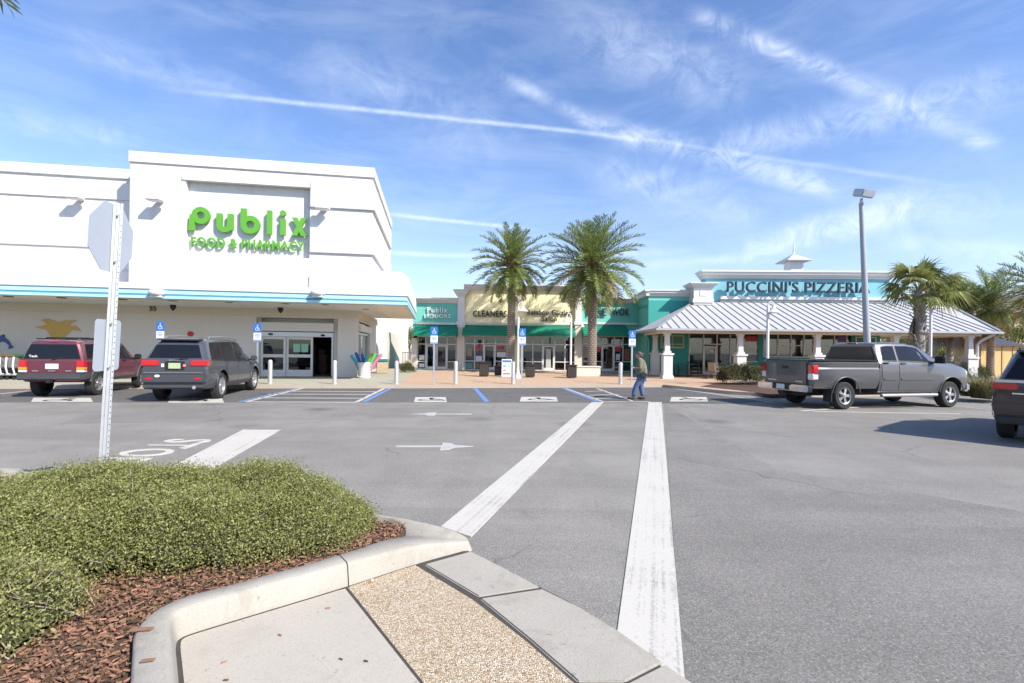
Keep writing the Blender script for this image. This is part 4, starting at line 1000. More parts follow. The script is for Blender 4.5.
m = MB(); m.box(s0 + .5, s1 - .5, DP - .13, DP + .13, bm0, eB + .02); m.box(s0 + .5, s0 + .76, DP + .13, .0, bm0, eB + .02); m.box(s1 - .76, s1 - .5, DP + .13, back_d - .4, bm0, eB + .02); m.box(wr, s1 - .5, back_d - .6, back_d - .35, bm0, eB + .02); m.build('porch_beam', M_soffit, piz, bevel=.01)
# columns with pedestals
def column(x, d, wp=.50, ws=.27):
    zp = QZ(700, 353.6, DP) 
    c = MB(); c.box(x - wp / 2, x + wp / 2, d - wp / 2, d + wp / 2, .1, zp - .1); c.box(x - wp / 2 - .05, x + wp / 2 + .05, d - wp / 2 - .05, d + wp / 2 + .05, .1, .3)
    c.box(x - wp / 2 - .06, x + wp / 2 + .06, d - wp / 2 - .06, d + wp / 2 + .06, zp - .1, zp)
    o = c.build('column_pedestal', M_trimw, piz, bevel=.012)
    c = MB(); c.box(x - ws / 2 - .05, x + ws / 2 + .05, d - ws / 2 - .05, d + ws / 2 + .05, zp, zp + .12)
    c.lathe([(ws / 2, zp + .12), (ws / 2 * .86, bm0 - .12)], 4, 0, Matrix.Translation((x, d, 0)) @ Matrix.Rotation(PI / 4, 4, 'Z') @ Matrix.Diagonal((1.414, 1.414, 1, 1)))
    c.box(x - ws / 2 - .03, x + ws / 2 + .03, d - ws / 2 - .03, d + ws / 2 + .03, bm0 - .12, bm0); c.build('column', M_trimw, piz)
for px in (667, 740, 817, 895, 969): column(QX(px, DP), DP)
column(QX(655, -.6), -.6); column(QX(969, DP), 1.0); column(QX(969, DP), back_d - .5); column(QX(941, .6), back_d - .5, .3, .2)
# glazing of the bays
def bay(xs, rows, holes=()): return glazing(piz, [QX(q, .12) for q in xs], rows, .12, .07, holes)
zt_ = QZ(720, 344.4, .12)
bay([689, 703.2, 716.8, 730, 737], [.13, zt_, zh - .03], (1,)); door(piz, QX(703.6, .12), QX(716.4, .12), .128, QZ(710, 346, .12), hinge=-1)
bay([743, 758], [QZ(750, 361.5, .12), QZ(750, 354, .12), QZ(750, 347, .12), zh - .03])
bay([763.4, 777.5, 790.5, 803.5, 814], [QZ(790, 357, .12), QZ(790, 345.5, .12), zh - .03])
bay([820, 834, 846, 851], [QZ(790, 357, .12), QZ(790, 345.5, .12), zh - .03])
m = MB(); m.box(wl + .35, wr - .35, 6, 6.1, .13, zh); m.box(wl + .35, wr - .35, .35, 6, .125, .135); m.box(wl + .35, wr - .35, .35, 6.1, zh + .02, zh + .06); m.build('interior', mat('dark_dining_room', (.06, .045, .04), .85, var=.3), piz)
m = MB()
for k in range(14):
    x = wl + 2.2 + k * .86; m.box(x, x + .5, 1.8 + (k % 3) * .8, 2.2 + (k % 3) * .8, .14, .85 + (k % 4) * .22, k % 3)
m.build('dining_furniture', [M_wood, mat('dim_red', (.22, .03, .03)), mat('dim_cream', (.35, .30, .22))], piz)
def qposter(x0, x1, y0, y1, m_, d=.09): p = MB(); p.box(QX(x0, d), QX(x1, d), d - .006, d, QZ(x0, y1, d), QZ(x0, y0, d)); return p.build('poster', m_, piz)
qposter(745.5, 757, 336.5, 341.5, M_redposter); qposter(709, 713.5, 350.5, 351.6, M_paper, .05); qposter(838, 845, 336, 342, mat('purple_poster', (.22, .08, .30), .5))
# cream framed panel and white framed opening on the wall
def framed(x0, x1, y0, y1, nm, fm, pm_, n):
    a, b, z0, z1 = QX(x0), QX(x1), QZ(x0, y1), QZ(x0, y0); f = MB(); w_ = .09
    f.box(a, b, -.05, 0, z1 - w_, z1); f.box(a, b, -.05, 0, z0, z0 + w_); f.box(a, a + w_, -.05, 0, z0 + w_, z1 - w_); f.box(b - w_, b, -.05, 0, z0 + w_, z1 - w_)
    for k in range(1, n): x = a + (b - a) * k / n; f.box(x - w_ / 3, x + w_ / 3, -.045, 0, z0 + w_, z1 - w_)
    zc = z0 + (z1 - z0) * .3; f.box(a + w_, b - w_, -.04, -.002, zc - .03, zc + .03)
    o = f.build(nm, fm, piz, bevel=.006); p = MB(); p.box(a + w_, b - w_, -.02, -.004, z0 + w_, z1 - w_); p.build('panel', pm_, o)
framed(660.5, 684, 334.8, 348, 'menu_board', mat('cream_frame', (.55, .52, .36), .6), mat('green_board', (.05, .26, .18), .5), 2)
framed(855, 876, 336.5, 352, 'service_hatch', M_trimw, mat('dark_green_board', (.03, .20, .14), .5), 1)
# downpipes
m = MB(); x = QX(647.5); m.tube([(x - .3, -.2, eB), (x + .02, -.12, eB - .35), (x + .05, -.1, eB - .5), (x + .05, -.1, .14)], .06, 8); m.build('downpipe', M_teal, piz, smooth=50)
m = MB(); x = QX(979, DP); m.tube([(s1 - .1, e0 + .2, eB), (x + .1, DP, eB - .35), (x, DP + .1, eB - .55), (x, DP + .1, .14)], .07, 8); m.build('downpipe', M_trimw, piz, smooth=50)
# cupola
cd_ = 3.0; cx_ = QX(792.5, cd_); zc0, zc1, zc2, zc3 = zP - .4, QZ(792, 261.5, cd_), QZ(792, 254.5, cd_), QZ(792, 242, cd_)
cp = pivot('cupola', piz, (cx_, cd_, 0))
hw = (QX(801.5, cd_) - QX(784, cd_)) * .37; rw = (QX(809.5, cd_) - QX(775.5, cd_)) * .36
m = MB(); m.box(-hw, hw, -hw, hw, zc0, zc1); m.build('cupola_body', M_trimw, cp, bevel=.015)
m = MB(); R4 = Matrix.Rotation(PI / 4, 4, 'Z') @ Matrix.Diagonal((1.414, 1.414, 1, 1)); m.lathe([(rw, zc1 - .06), (rw, zc1), (.08, zc2)], 4, 0, R4); m.build('cupola_roof', M_roof, cp)
m = MB(); m.tube([(0, 0, zc2 - .05), (0, 0, zc2 + .15), (0, 0, zc2 + .3), (0, 0, zc3)], [.10, .05, .06, .012], 8); m.build('spire', M_trimw, cp)
# lettering
ps_ = thing('restaurant_sign', 'navy capital lettering across the blue parapet above the metal porch roof', 'sign', (PZ.o[0], PZ.o[1], 0), PZA)
text('lettering', "PUCCINI'S PIZZERIA", QX(726.3, -.4), QX(868.6, -.4), QZ(800, 292.6, -.4), QZ(800, 281.8, -.4), -.48, -.32, M_letternavy, ps_, .004, 1.08)
# ================================================================== street furniture
def at(px, py, z=.126): p = G(px, py, z); return (p[0], p[1], z)
def at_kerb(px, d): p = PF.w(PF.s(px, d, 386), d); return (p[0], p[1], .126)
# bollards
first = None
for px, lb in ((270, 'steel bollard in front of the sliding doors, beside the grey car'), (334.6, 'steel bollard in front of the wall right of the sliding doors'), (396.4, 'steel bollard at the seam of concrete walk and tan paving'), (455.6, 'steel bollard in front of the pier between liquor shop and yellow shop'), (513, 'steel bollard in front of the left date palm and board sign'), (620.4, 'steel bollard nearest the walking person')):
    p = at_kerb(px, -.38)
    if first: dup(first, p, None, lb); continue
    first = thing('bollard', lb, 'bollard', p, PFA, 'steel bollards along the kerb')
    m = MB(); m.lathe([(.085, 0), (.085, .90), (.075, .945), (.045, .975), (.01, .985)], 20); m.build('post', mat('brushed_steel', (.66, .64, .62), .38, metal=.6, var=.1, scale=6), first, smooth=40)
    m = MB(); m.lathe([(.12, 0), (.12, .02), (.09, .025)], 20); m.build('base_flange', M_steel, first, smooth=30)
# accessible parking signs
first = None
for px, py, lb in ((160, 386.6, 'blue accessible parking sign on its post between the maroon and the grey car'), (257, 386.4, 'blue accessible parking sign on its post beside the sliding doors'), (433.6, 386.4, 'blue accessible parking sign in front of the liquor shop'), (521.6, 386.4, 'blue accessible parking sign right of the left date palm'), (631.6, 386.6, 'blue accessible parking sign beside the walking person')):
    p = at_kerb(px, -.50)
    if first: dup(first, p, None, lb); continue
    first = thing('parking_sign', lb, 'sign', p, 0, 'accessible parking signs along the kerb')
    m = MB(); m.box(-.035, .035, -.018, .018, 0, 2.42); m.build('post', M_steel, first, bevel=.005)
    m = MB(); m.box(-.155, .155, -.03, -.018, 2.06, 2.42); b_ = m.build('sign_plate', M_blue, first, bevel=.008)
    g = MB(); wheelchair(g, .26); g.v = [(a, b - .0305, c + 2.24) for a, b, c in g.v]; g.build('wheelchair_symbol', M_signw, b_)
    m = MB(); m.box(-.155, .155, -.029, -.018, 1.70, 2.05); pl = m.build('sign_plate', M_signw, first, bevel=.008)
    m = MB()
    for k, (w_, z_) in enumerate(((.10, 1.985), (.11, 1.93), (.07, 1.875))): m.box(-w_, w_, -.0305, -.029, z_ - .012, z_ + .012)
    m.box(-.155, .155, -.0305, -.029, 1.70, 1.77); m.build('printed_band', mat('faded_sign_blue', (.22, .32, .55), .5), pl)
# stop sign seen from behind on its leaning post
pY = 4.15
def wp(px, py, Y): r = ray(px, py); return Vector((r[0] * Y, Y, H + r[2] * Y))
b0, b1 = wp(103, 470, pY), wp(118.6, 203, pY); b0 = b0 - (b1 - b0) * ((b0.z - .1) / (b1.z - b0.z))
ss = thing('stop_sign', 'back of a grey stop sign on a leaning perforated post behind the shrub', 'sign', b0)
ax = (b1 - b0); L = ax.length; ax.normalize(); th = math.radians(100)
fx_ = Vector((math.cos(th), math.sin(th), 0)); fx_ = (fx_ - ax * fx_.dot(ax)).normalized(); fy_ = ax.cross(fx_)   # fx_: across the plate, fy_: plate normal
M3 = Matrix((fx_, fy_, ax)).transposed().to_4x4()
pm_ = MB()
M3p = Matrix.Rotation(math.radians(-62), 4, 'Z')
m = MB()                                                       # U channel
U = [(k * .68, q_ * .68) for k, q_ in [(-.048, .0), (-.048, .008), (-.026, .008), (-.020, .034), (.020, .034), (.026, .008), (.048, .008), (.048, 0), (.022, 0), (.015, .026), (-.015, .026), (-.022, 0)]]
m.prism(U, 0, L, 'z', 0, M3 @ M3p)
z = .5
while z < L - .05:
    m.lathe([(.0045, -.001), (.0045, .0012)], 8, 1, M3 @ M3p @ Matrix.Translation((.0252, -.0005, z)) @ Matrix.Rotation(PI / 2, 4, 'X')); z += .0508
m.build('post', [M_steel, M_black], ss)
oct_z = (wp(114, 238.5, pY).z - b0.z) / ax.z; R8 = .292
sgn = 1 if fy_.x < 0 else -1                                   # the printed face looks away from the car park
M8 = M3 @ Matrix.Translation((.0, sgn * .036, oct_z))
o8 = [(R8 / math.cos(PI / 8) * math.cos(PI / 8 + k * PI / 4), R8 / math.cos(PI / 8) * math.sin(PI / 8 + k * PI / 4)) for k in range(8)]
m = MB(); m.prism(o8, -.002, .002, 'y', 0, M8); sp8 = m.build('sign_plate', M_signback, ss)
m = MB(); i8 = [(x * .95, y * .95) for x, y in o8]; m.prism(i8, sgn * .0022, sgn * .0032, 'y', 0, M8); m.build('sign_face', M_redposter, sp8)
me = text_mesh('STOP', .01); nn = len(me.vertices); q = np.empty(nn * 3, np.float32); me.vertices.foreach_get('co', q); q = q.reshape(-1, 3); lo, hi = q.min(0), q.max(0); q = (q - lo) / (hi - lo)
Ml = M8; pts = np.column_stack([(q[:, 0] - .5) * .42 * (-1 if sgn > 0 else 1), sgn * (.0034 + q[:, 2] * .001), (q[:, 1] - .5) * .185])
me.vertices.foreach_set('co', np.array([Ml @ Vector(p) for p in pts], np.float32).ravel()); me.materials.append(M_signw); me.update(); link('lettering', me, sp8)
pz2 = (wp(111.5, 345.5, pY).z - b0.z) / ax.z
M9 = M3 @ Matrix.Translation((.03, sgn * .04, pz2)); w9, h9, r9 = .17, .222, .034
rp = []
for (cx, cz, a0) in ((w9 - r9, h9 - r9, 0), (-w9 + r9, h9 - r9, 90), (-w9 + r9, -h9 + r9, 180), (w9 - r9, -h9 + r9, 270)):
    for k in range(5): a = math.radians(a0 + k * 22.5); rp.append((cx + r9 * math.cos(a), cz + r9 * math.sin(a)))
m = MB(); m.prism(rp, -.002, .002, 'y', 0, M9); m.build('lower_sign_plate', M_signback, ss)
m = MB()
for zz in (oct_z + .2, oct_z - .2, pz2 + .19, pz2 - .19): m.lathe([(.012, -.0), (.012, .012), (.006, .016)], 8, 0, M3 @ Matrix.Translation((0, -sgn * .0, zz)) @ Matrix.Rotation(PI / 2 * -sgn, 4, 'X'))
m.build('bolts', M_steel, ss)
# tall car park lamp
lp = thing('parking_lamp', 'tall grey car park lamp pole with a box head above the grey pickup', 'lamp', (0, 0, .1)); Yl = 19.5
pb0, pb1 = wp(866.5, 345, Yl), wp(861.2, 203, Yl); dxz = (pb0.x - pb1.x) / (pb1.z - pb0.z); xb = pb1.x + dxz * (pb1.z - .1)
lp.location = (xb, Yl, .1); hp = pb1.z - .1
m = MB(); m.lathe([(.30, 0), (.30, .75), (.26, .78)], 20); m.build('concrete_base', M_conc, lp, smooth=30)
m = MB(); m.tube([(0, 0, .78), (-dxz * hp, 0, hp)], [.135, .085], 16); m.build('pole', M_polegrey, lp, smooth=40)
hx = -dxz * hp
m = MB(); m.tube([(hx, 0, hp), (hx, 0, hp + .18)], .06, 8); m.build('bracket', M_steel, lp)
m = MB(); m.box(-.26, .26, -.30, .30, -.13, .17, 0, Matrix.Translation((hx + .03, -.1, hp + .34)) @ Matrix.Rotation(math.radians(20), 4, 'X') @ Matrix.Rotation(math.radians(7), 4, 'Y')); m.build('lamp_head', M_signback, lp, bevel=.03)
m = MB(); m.box(-.20, .20, -.24, .24, -.15, -.131, 0, Matrix.Translation((hx + .03, -.1, hp + .34)) @ Matrix.Rotation(math.radians(20), 4, 'X') @ Matrix.Rotation(math.radians(7), 4, 'Y')); m.build('lens', M_clear, lp)
# white lamp posts with bell shades on a crook
def bell_lamp(px, Y, ytop, side, label, hbell=None, first=[None]):
    x = (px - CX) / F * Y; zt = H + (CY + (px - CX) * ROLL - ytop) / F * Y - .12
    t = thing('lamp_post', label, 'street lamp', (x, Y, .12), 0, 'white bell lamp posts in the plaza')
    m = MB(); m.lathe([(.16, 0), (.16, .10), (.10, .22), (.075, .5)], 16); m.build('base', M_trimw, t, smooth=40)
    m = MB(); m.tube([(0, 0, .45), (0, 0, zt - .12)], [.065, .055], 12); m.build('pole', M_trimw, t, smooth=50)
    cr = [(0, 0, zt - .14), (0, 0, zt + .02), (side * .05, 0, zt + .12), (side * .14, 0, zt + .15), (side * .22, 0, zt + .10), (side * .24, 0, zt)]
    m = MB(); m.tube(cr, .025, 8); m.build('crook_arm', M_trimw, t, smooth=60)
    m = MB(); m.lathe([(.03, .02), (.05, -.05), (.09, -.14), (.17, -.24), (.26, -.31), (.27, -.33), (.25, -.33), (.10, -.2)], 18, 0, Matrix.Translation((side * .24, 0, zt))); m.build('bell_shade', M_trimw, t, smooth=50)
    m = MB(); m.blob((side * .24, 0, zt - .28), .07, 10, 6); m.build('bulb', M_clear, t, smooth=60)
bell_lamp(518, 25, 305, 1, 'white bell lamp post beside the left date palm')
bell_lamp(570.8, 27, 316, -1, 'white bell lamp post in front of the pier left of the right date palm')
bell_lamp(767.5, 20.5, 305, 1, 'white bell lamp post above the pickup bed')
bell_lamp(930.4, 21.5, 301, 1, 'white bell lamp post beside the rough fan palm trunk')
m = MB(); m.box(X(516.4), X(521.3), -.2, -.0, Z(518, 301.2), Z(518, 296)); tag(m.build('wall_speaker', M_grey, loc=(SF.o[0], SF.o[1], 0)), 'small grey box on the pale yellow wall beside the left palm trunk', 'wall box')
# bins
def bin_(px, py, w_, h_, label, nm='litter_bin', slot=True):
    x, y, z = at(px, py, .12); t = thing(nm, label, 'bin', (x, y, z), 0, 'dark bins and boxes by the palms')
    m = MB(); m.box(-w_ / 2, w_ / 2, -w_ / 2, w_ / 2, .04, h_ - .1); b_ = m.build('body', mat('dark_brown_bin', (.035, .028, .024), .6, var=.3, scale=10), t, bevel=.02)
    m = MB()
    for k in range(6): m.box(-w_ / 2 + .02 + k * (w_ - .04) / 6 + .01, -w_ / 2 + .02 + (k + 1) * (w_ - .04) / 6 - .01, -w_ / 2 - .015, -w_ / 2, .08, h_ - .16)
    m.build('front_slats', mat('dark_brown_slat', (.05, .04, .034), .6, var=.3, scale=10), t)
    m = MB(); m.box(-w_ / 2 - .03, w_ / 2 + .03, -w_ / 2 - .03, w_ / 2 + .03, h_ - .1, h_); m.build('lid', M_black, t, bevel=.025)
bin_(484, 376.5, .50, .82, 'tall dark news box left of the white board sign', 'news_box'); bin_(498, 376, .38, .58, 'small dark bin directly left of the white board sign'); bin_(530, 377.3, .50, .72, 'dark slatted bin right of the left date palm'); bin_(571.5, 378, .50, .72, 'dark slatted bin left of the right date palm')
# board sign
x, y, z = at(506.7, 376.6, .12)
bs = thing('board_sign', 'white folding board sign with a blue heading at the foot of the left palm', 'board sign', (x, y, z))
for s_, nm in ((-1, 'front_board'), (1, 'back_board')):
    m = MB(); m.box(-.28, .28, -.012, .012, 0, .98, 0, Matrix.Translation((0, s_ * .22, 0)) @ Matrix.Rotation(math.radians(s_ * 12.5), 4, 'X')); bb = m.build(nm, M_signw, bs, bevel=.006)
    if s_ < 0:
        Mx = Matrix.Translation((0, -.22, 0)) @ Matrix.Rotation(math.radians(-12.5), 4, 'X'); m = MB(); m.box(-.25, .25, -.014, -.012, .80, .93, 0, Mx)
        m.build('heading', M_blue, bb); m = MB(); m.box(-.21, -.04, -.014, -.012, .52, .66, 0, Mx); m.box(.05, .2, -.014, -.012, .55, .62, 0, Mx); m.build('blue_print', mat('pale_blue_print', (.20, .35, .60)), bb)
        m = MB(); m.box(-.2, .2, -.014, -.012, .12, .22, 0, Mx); m.box(-.2, -.05, -.014, -.012, .3, .38, 0, Mx); m.build('red_print', mat('pale_red_print', (.55, .12, .10)), bb)
# planter wall round the right palm
x0, x1 = G(576, 377.5, .12)[0], G(604.5, 377.5, .12)[0]; y = G(590, 377.5, .12)[1]
m = MB(); m.box(x0, x1, y + 1.4, y + 1.75, .1, .62); m.box(x0 - .04, x1 + .04, y + 1.36, y + 1.79, .62, .70)
tag(m.build('seat_wall', M_beige, bevel=.02), 'low beige seat wall behind the right date palm trunk', 'seat wall')
# tub of swim floats and litter bin by the entrance
x, y, z = at(364.5, 378)
tb = thing('planter_tub', 'white fluted tub full of blue and green swim floats outside the entrance', 'tub', (x, y, z))
m = MB(); vs, fs, n = [], [], 32
prof = [(.27, 0), (.30, .05), (.27, .10), (.31, .55), (.34, .62), (.36, .72), (.34, .78), (.30, .78), (.29, .60)]
for i, (r, zz) in enumerate(prof):
    for j in range(n): k = r * (1 - (.05 if j % 2 and 2 <= i <= 3 else 0)); vs.append((k * math.cos(2 * PI * j / n), k * math.sin(2 * PI * j / n), zz))
for i in range(len(prof) - 1):
    for j in range(n): fs.append((i * n + j, i * n + (j + 1) % n, (i + 1) * n + (j + 1) % n, (i + 1) * n + j))
fs += [tuple(range(n))[::-1], tuple(range((len(prof) - 1) * n, len(prof) * n))]; m.add(vs, fs); m.build('tub', M_trimw, tb, smooth=25)
fc = [mat('float_' + n_, c, .6) for n_, c in (('blue', (.02, .12, .42)), ('teal', (.02, .33, .38)), ('lime', (.42, .55, .06)), ('pink', (.60, .16, .30)), ('green', (.10, .45, .10)))]
for k, (dx, dy, c, l, lb) in enumerate(((-.30, .1, 0, 1.1, 'blue swim float leaning left in the white tub'), (-.42, -.1, 1, 1.0, 'teal swim float leaning furthest left in the white tub'), (-.12, .15, 0, 1.0, 'dark blue swim float standing in the middle of the white tub'), (.22, 0, 2, 1.05, 'lime swim float leaning right in the white tub'), (.34, -.08, 4, 1.1, 'green swim float leaning right behind the lime one'), (.50, .12, 3, 1.1, 'pink swim float leaning furthest right in the white tub'), (.10, -.15, 1, .9, 'short teal swim float at the front of the white tub'))):
    d = Vector((dx, dy, 1)).normalized(); p0 = Vector((dx * .35, dy * .35, .2)); m = MB(); m.tube([p0, p0 + d * l * .6, p0 + d * l + Vector((dx * .25, 0, 0))], [.08, .085, .075], 8)
    tag(m.build('swim_float', fc[c], loc=(x, y, z), smooth=50), lb, 'swim float', 'swim floats standing in the tub')
x, y, z = at(382.5, 373.2)
tc_ = thing('litter_bin', 'square pebble litter bin with a teal lid beside the entrance', 'bin', (x, y, z), PFA)
m = MB(); m.box(-.31, .31, -.31, .31, 0, .68); m.build('body', M_pebble, tc_, bevel=.03)
m = MB(); m.box(-.34, .34, -.34, .34, .68, .84); m.build('lid', mat('teal_lid', (.02, .22, .24), .5), tc_, bevel=.05)
# wooden box and pale crate behind the pickup tailgate
x, y, z = G(775, 381, .12)[0], 19.4, .12
wb_ = thing('wooden_enclosure', 'brown wooden box enclosure behind the pickup tailgate', 'enclosure', (x, y, z), 0)
xw = 27 / F * 19.4
m = MB(); m.box(-xw / 2, xw / 2, 0, .9, .02, 1.40)
for k in range(7): m.box(-xw / 2 + k * xw / 7 + .01, -xw / 2 + (k + 1) * xw / 7 - .01, -.025, 0, .02, 1.40)
m.build('planks', M_wood, wb_); m = MB(); m.box(-xw / 2 - .03, xw / 2 + .03, -.05, .95, 1.40, 1.45); m.build('cap_board', M_wood, wb_)
m = MB(); m.box(xw / 2 + .05, xw / 2 + .62, .1, .7, .02, 1.12); m.box(xw / 2 + .03, xw / 2 + .64, .08, .72, 1.12, 1.18); tag(m.build('utility_box', mat('pale_tan_box', (.50, .46, .34), .6), loc=(x, y, z), bevel=.02), 'pale tan utility box beside the brown wooden enclosure', 'utility box')
# porch tables and chairs
def chair(px, py, rz, m_, label, grp='chairs on the pizzeria porch', first={}):
    x, y, z = at(px, py, .122)
    if m_.name in first: return dup(first[m_.name], (x, y, z), rz, label)
    t = thing('chair', label, 'chair', (x, y, z), rz, grp); first[m_.name] = t
    m = MB(); m.box(-.23, .23, -.23, .23, .42, .46); m.build('seat', m_, t, bevel=.01)
    m = MB(); m.prism([(-.24, .46), (-.19, .46), (-.26, .92), (-.31, .92)], -.23, .23, 'y'); m.build('backrest', m_, t, bevel=.01)
    for sx_ in (-.21, .21):
        for sy_ in (-.21, .21): m = MB(); m.tube([(sx_ * 1.08, sy_ * 1.08, 0), (sx_, sy_, .42)], .02, 6); m.build('leg', m_, t)
    for sy_ in (-.24, .24): m = MB(); m.tube([(.2, sy_, .44), (.2, sy_, .64), (-.22, sy_, .67)], .02, 6); m.build('armrest', m_, t)
    return t
def table(px, py, m_, label, first=[None]):
    x, y, z = at(px, py, .122)
    if first[0]: return dup(first[0], (x, y, z), None, label)
    t = thing('table', label, 'table', (x, y, z), 0, 'tables on the pizzeria porch'); first[0] = t
    m = MB(); m.box(-.42, .42, -.42, .42, .72, .75); m.build('tabletop', m_, t, bevel=.01)
    m = MB(); m.tube([(0, 0, .03), (0, 0, .72)], .035, 8); m.build('pedestal', M_black, t)
    m = MB(); m.box(-.3, .3, -.04, .04, 0, .04); m.box(-.04, .04, -.3, .3, .001, .041); m.build('foot', M_black, t); return t
tan = mat('tan_wicker', (.32, .24, .16), .8, var=.3, scale=30, bump=.5); dkc = mat('dark_chair_metal', (.04, .045, .045), .5); tlt = mat('teal_table', (.02, .20, .22), .5); crm = mat('cream_wicker', (.48, .44, .36), .8, var=.2, scale=30)
table(678, 375.8, tlt, 'teal table at the left end of the porch'); table(688, 376.2, tlt, 'teal table on the porch left of the glass door'); table(728, 377, tlt, 'teal table between the tan wicker chairs'); table(752, 376.5, tlt, 'teal table under the red poster window')
chair(673, 376.5, .2, dkc, 'dark metal chair at the far left porch table'); chair(683, 377, 2.9, dkc, 'dark metal chair between the two left porch tables'); chair(694.5, 375.3, 2.6, dkc, 'dark metal chair beside the porch glass door')
chair(714.5, 379, .5, tan, 'tan wicker chair nearest the porch edge'); chair(722, 378, -.6, crm, 'cream wicker chair right of the tan one'); chair(735, 376.5, 3.0, tan, 'tan wicker chair behind the second front column'); chair(746, 377, .1, crm, 'cream wicker chair left of the table under the poster'); chair(759, 377, 3.1, tan, 'tan wicker chair beside the brown wooden enclosure')
# picket fence at the far end of the porch
def fence(px0, px1, yb, hz, label):
    a, b = G(px0, yb, .12), G(px1, yb, .12); L = math.hypot(b[0] - a[0], b[1] - a[1]); t = thing('picket_fence', label, 'fence', (a[0], a[1], .12), math.atan2(b[1] - a[1], b[0] - a[0]), 'white picket fences by the porch')
    m = MB(); m.box(0, L, -.02, .02, hz - .06, hz); m.box(0, L, -.02, .02, .10, .16); m.build('rails', M_trimw, t)
    m = MB(); k = .05
    while k < L: m.box(k, k + .035, -.015, .015, .16, hz - .06); k += .12
    m.build('pickets', M_trimw, t)
    for x in (0, L / 2, L): m = MB(); m.box(x - .05, x + .05, -.05, .05, 0, hz + .08); m.build('post', M_trimw, t, bevel=.01)
fence(974, 1030, 374.5, .95, 'white picket fence running right from the last porch column'); fence(938, 964, 374, .95, 'white picket fence between the last two porch columns')
a = G(402, 365.5, .12)
t = thing('picket_fence', 'small white railing in the gap beside the liquor shop', 'fence', (a[0] + .0, a[1], .12)); m = MB()
for k in range(14): m.box(k * .14, k * .14 + .04, 0, .03, 0, 1.1)
m.build('pickets', M_trimw, t); m = MB(); m.box(0, 2.0, -.01, .04, 1.1, 1.16); m.build('rail', M_trimw, t)
# far buildings on the right
def gbox(px, Y): return (px - CX) / F * Y
tb_ = thing('far_building', 'plain tan building with a low pitched roof beyond the fan palms at the right edge', 'building', (gbox(1000, 46), 46, 0))
zt_ = 1.65 + 42 / F * 46
m = MB(); m.box(-1.5, 14, 0, 10, 0, zt_); m.build('wall', mat('brown_tan_wall', (.34, .28, .21), .9, var=.06), tb_)
m = MB(); m.box(1.2, 14, -.15, 0, 0, zt_ - .4); m.build('front_panel', mat('pale_yellow_wall', (.55, .47, .28), .9, var=.06), tb_)
m = MB(); m.prism([(-2.2, zt_), (14, zt_), (14, zt_ + 2.2), (5, zt_ + 2.2)], -.8, 10.6, 'y'); m.build('roof', mat('grey_brown_roof', (.23, .20, .18), .8, var=.2), tb_)
yb_ = thing('low_building', 'low yellow garden building with a dark hipped roof behind the picket fence', 'building', (gbox(981, 36), 36, 0))
z1 = 1.65 + 9 / F * 36; w_ = gbox(1024, 36) - gbox(981, 36)
m = MB(); m.box(0, w_, 0, 3, 0, z1); m.build('wall', mat('ochre_wall', (.56, .42, .20), .9, var=.06), yb_)
m = MB()
for k in range(1, 4): m.box(w_ * k / 4 - .06, w_ * k / 4 + .06, -.04, 0, .1, z1 - .05)
m.build('wall_battens', mat('ochre_batten', (.46, .34, .17), .9), yb_)
m = MB(); m.add([(-.25, -.3, z1), (w_ + .25, -.3, z1), (w_ + .25, 3.3, z1), (-.25, 3.3, z1), (w_ * .35, 1.5, z1 + .8), (w_ * .65, 1.5, z1 + .8)], [(0, 1, 5, 4), (1, 2, 5), (2, 3, 4, 5), (3, 0, 4), (0, 3, 2, 1)]); m.build('roof', mat('dark_blue_roof', (.05, .05, .075), .6), yb_)
# ================================================================== palms and plants
L_date = leafmat('date_palm_leaflet', (.062, .112, .028), (.34, .40, .125), .35, .45)
L_dry = leafmat('dry_palm_leaflet', (.20, .16, .07), (.42, .35, .18), .25, .55)
M_rach = mat('palm_leaf_stalk', (.24, .23, .10), .6, var=.25, scale=10)
def trunk_mat(name, c1, c2, sc):
    m = bpy.data.materials.new(name); t = NT(nt(m)); out = t.n('ShaderNodeOutputMaterial'); b = t.n('ShaderNodeBsdfPrincipled'); t.l(b.outputs[0], out.inputs[0])
    tc = t.n('ShaderNodeTexCoord').outputs['Object']
    c = t.mix(t.noise(t.scale(tc, (1, 1, 2.5)), sc, 5, .65), c4(c1), c4(c2)); t.l(c, b.inputs['Base Color']); b.inputs['Roughness'].default_value = .95
    bp = t.n('ShaderNodeBump'); bp.inputs['Strength'].default_value = .8; bp.inputs['Distance'].default_value = .03; t.l(t.noise(tc, sc * 3, 4), bp.inputs['Height']); t.l(bp.outputs[0], b.inputs['Normal']); return m
M_dtrunk = trunk_mat('date_trunk_fibre', (.10, .07, .05), (.22, .17, .13), 6); M_scar = trunk_mat('leaf_scar', (.26, .215, .17), (.42, .36, .30), 8)
M_boot = trunk_mat('boot_fibre', (.13, .06, .03), (.26, .15, .08), 7)
M_strunk = trunk_mat('fan_palm_trunk', (.17, .15, .13), (.38, .35, .31), 5)
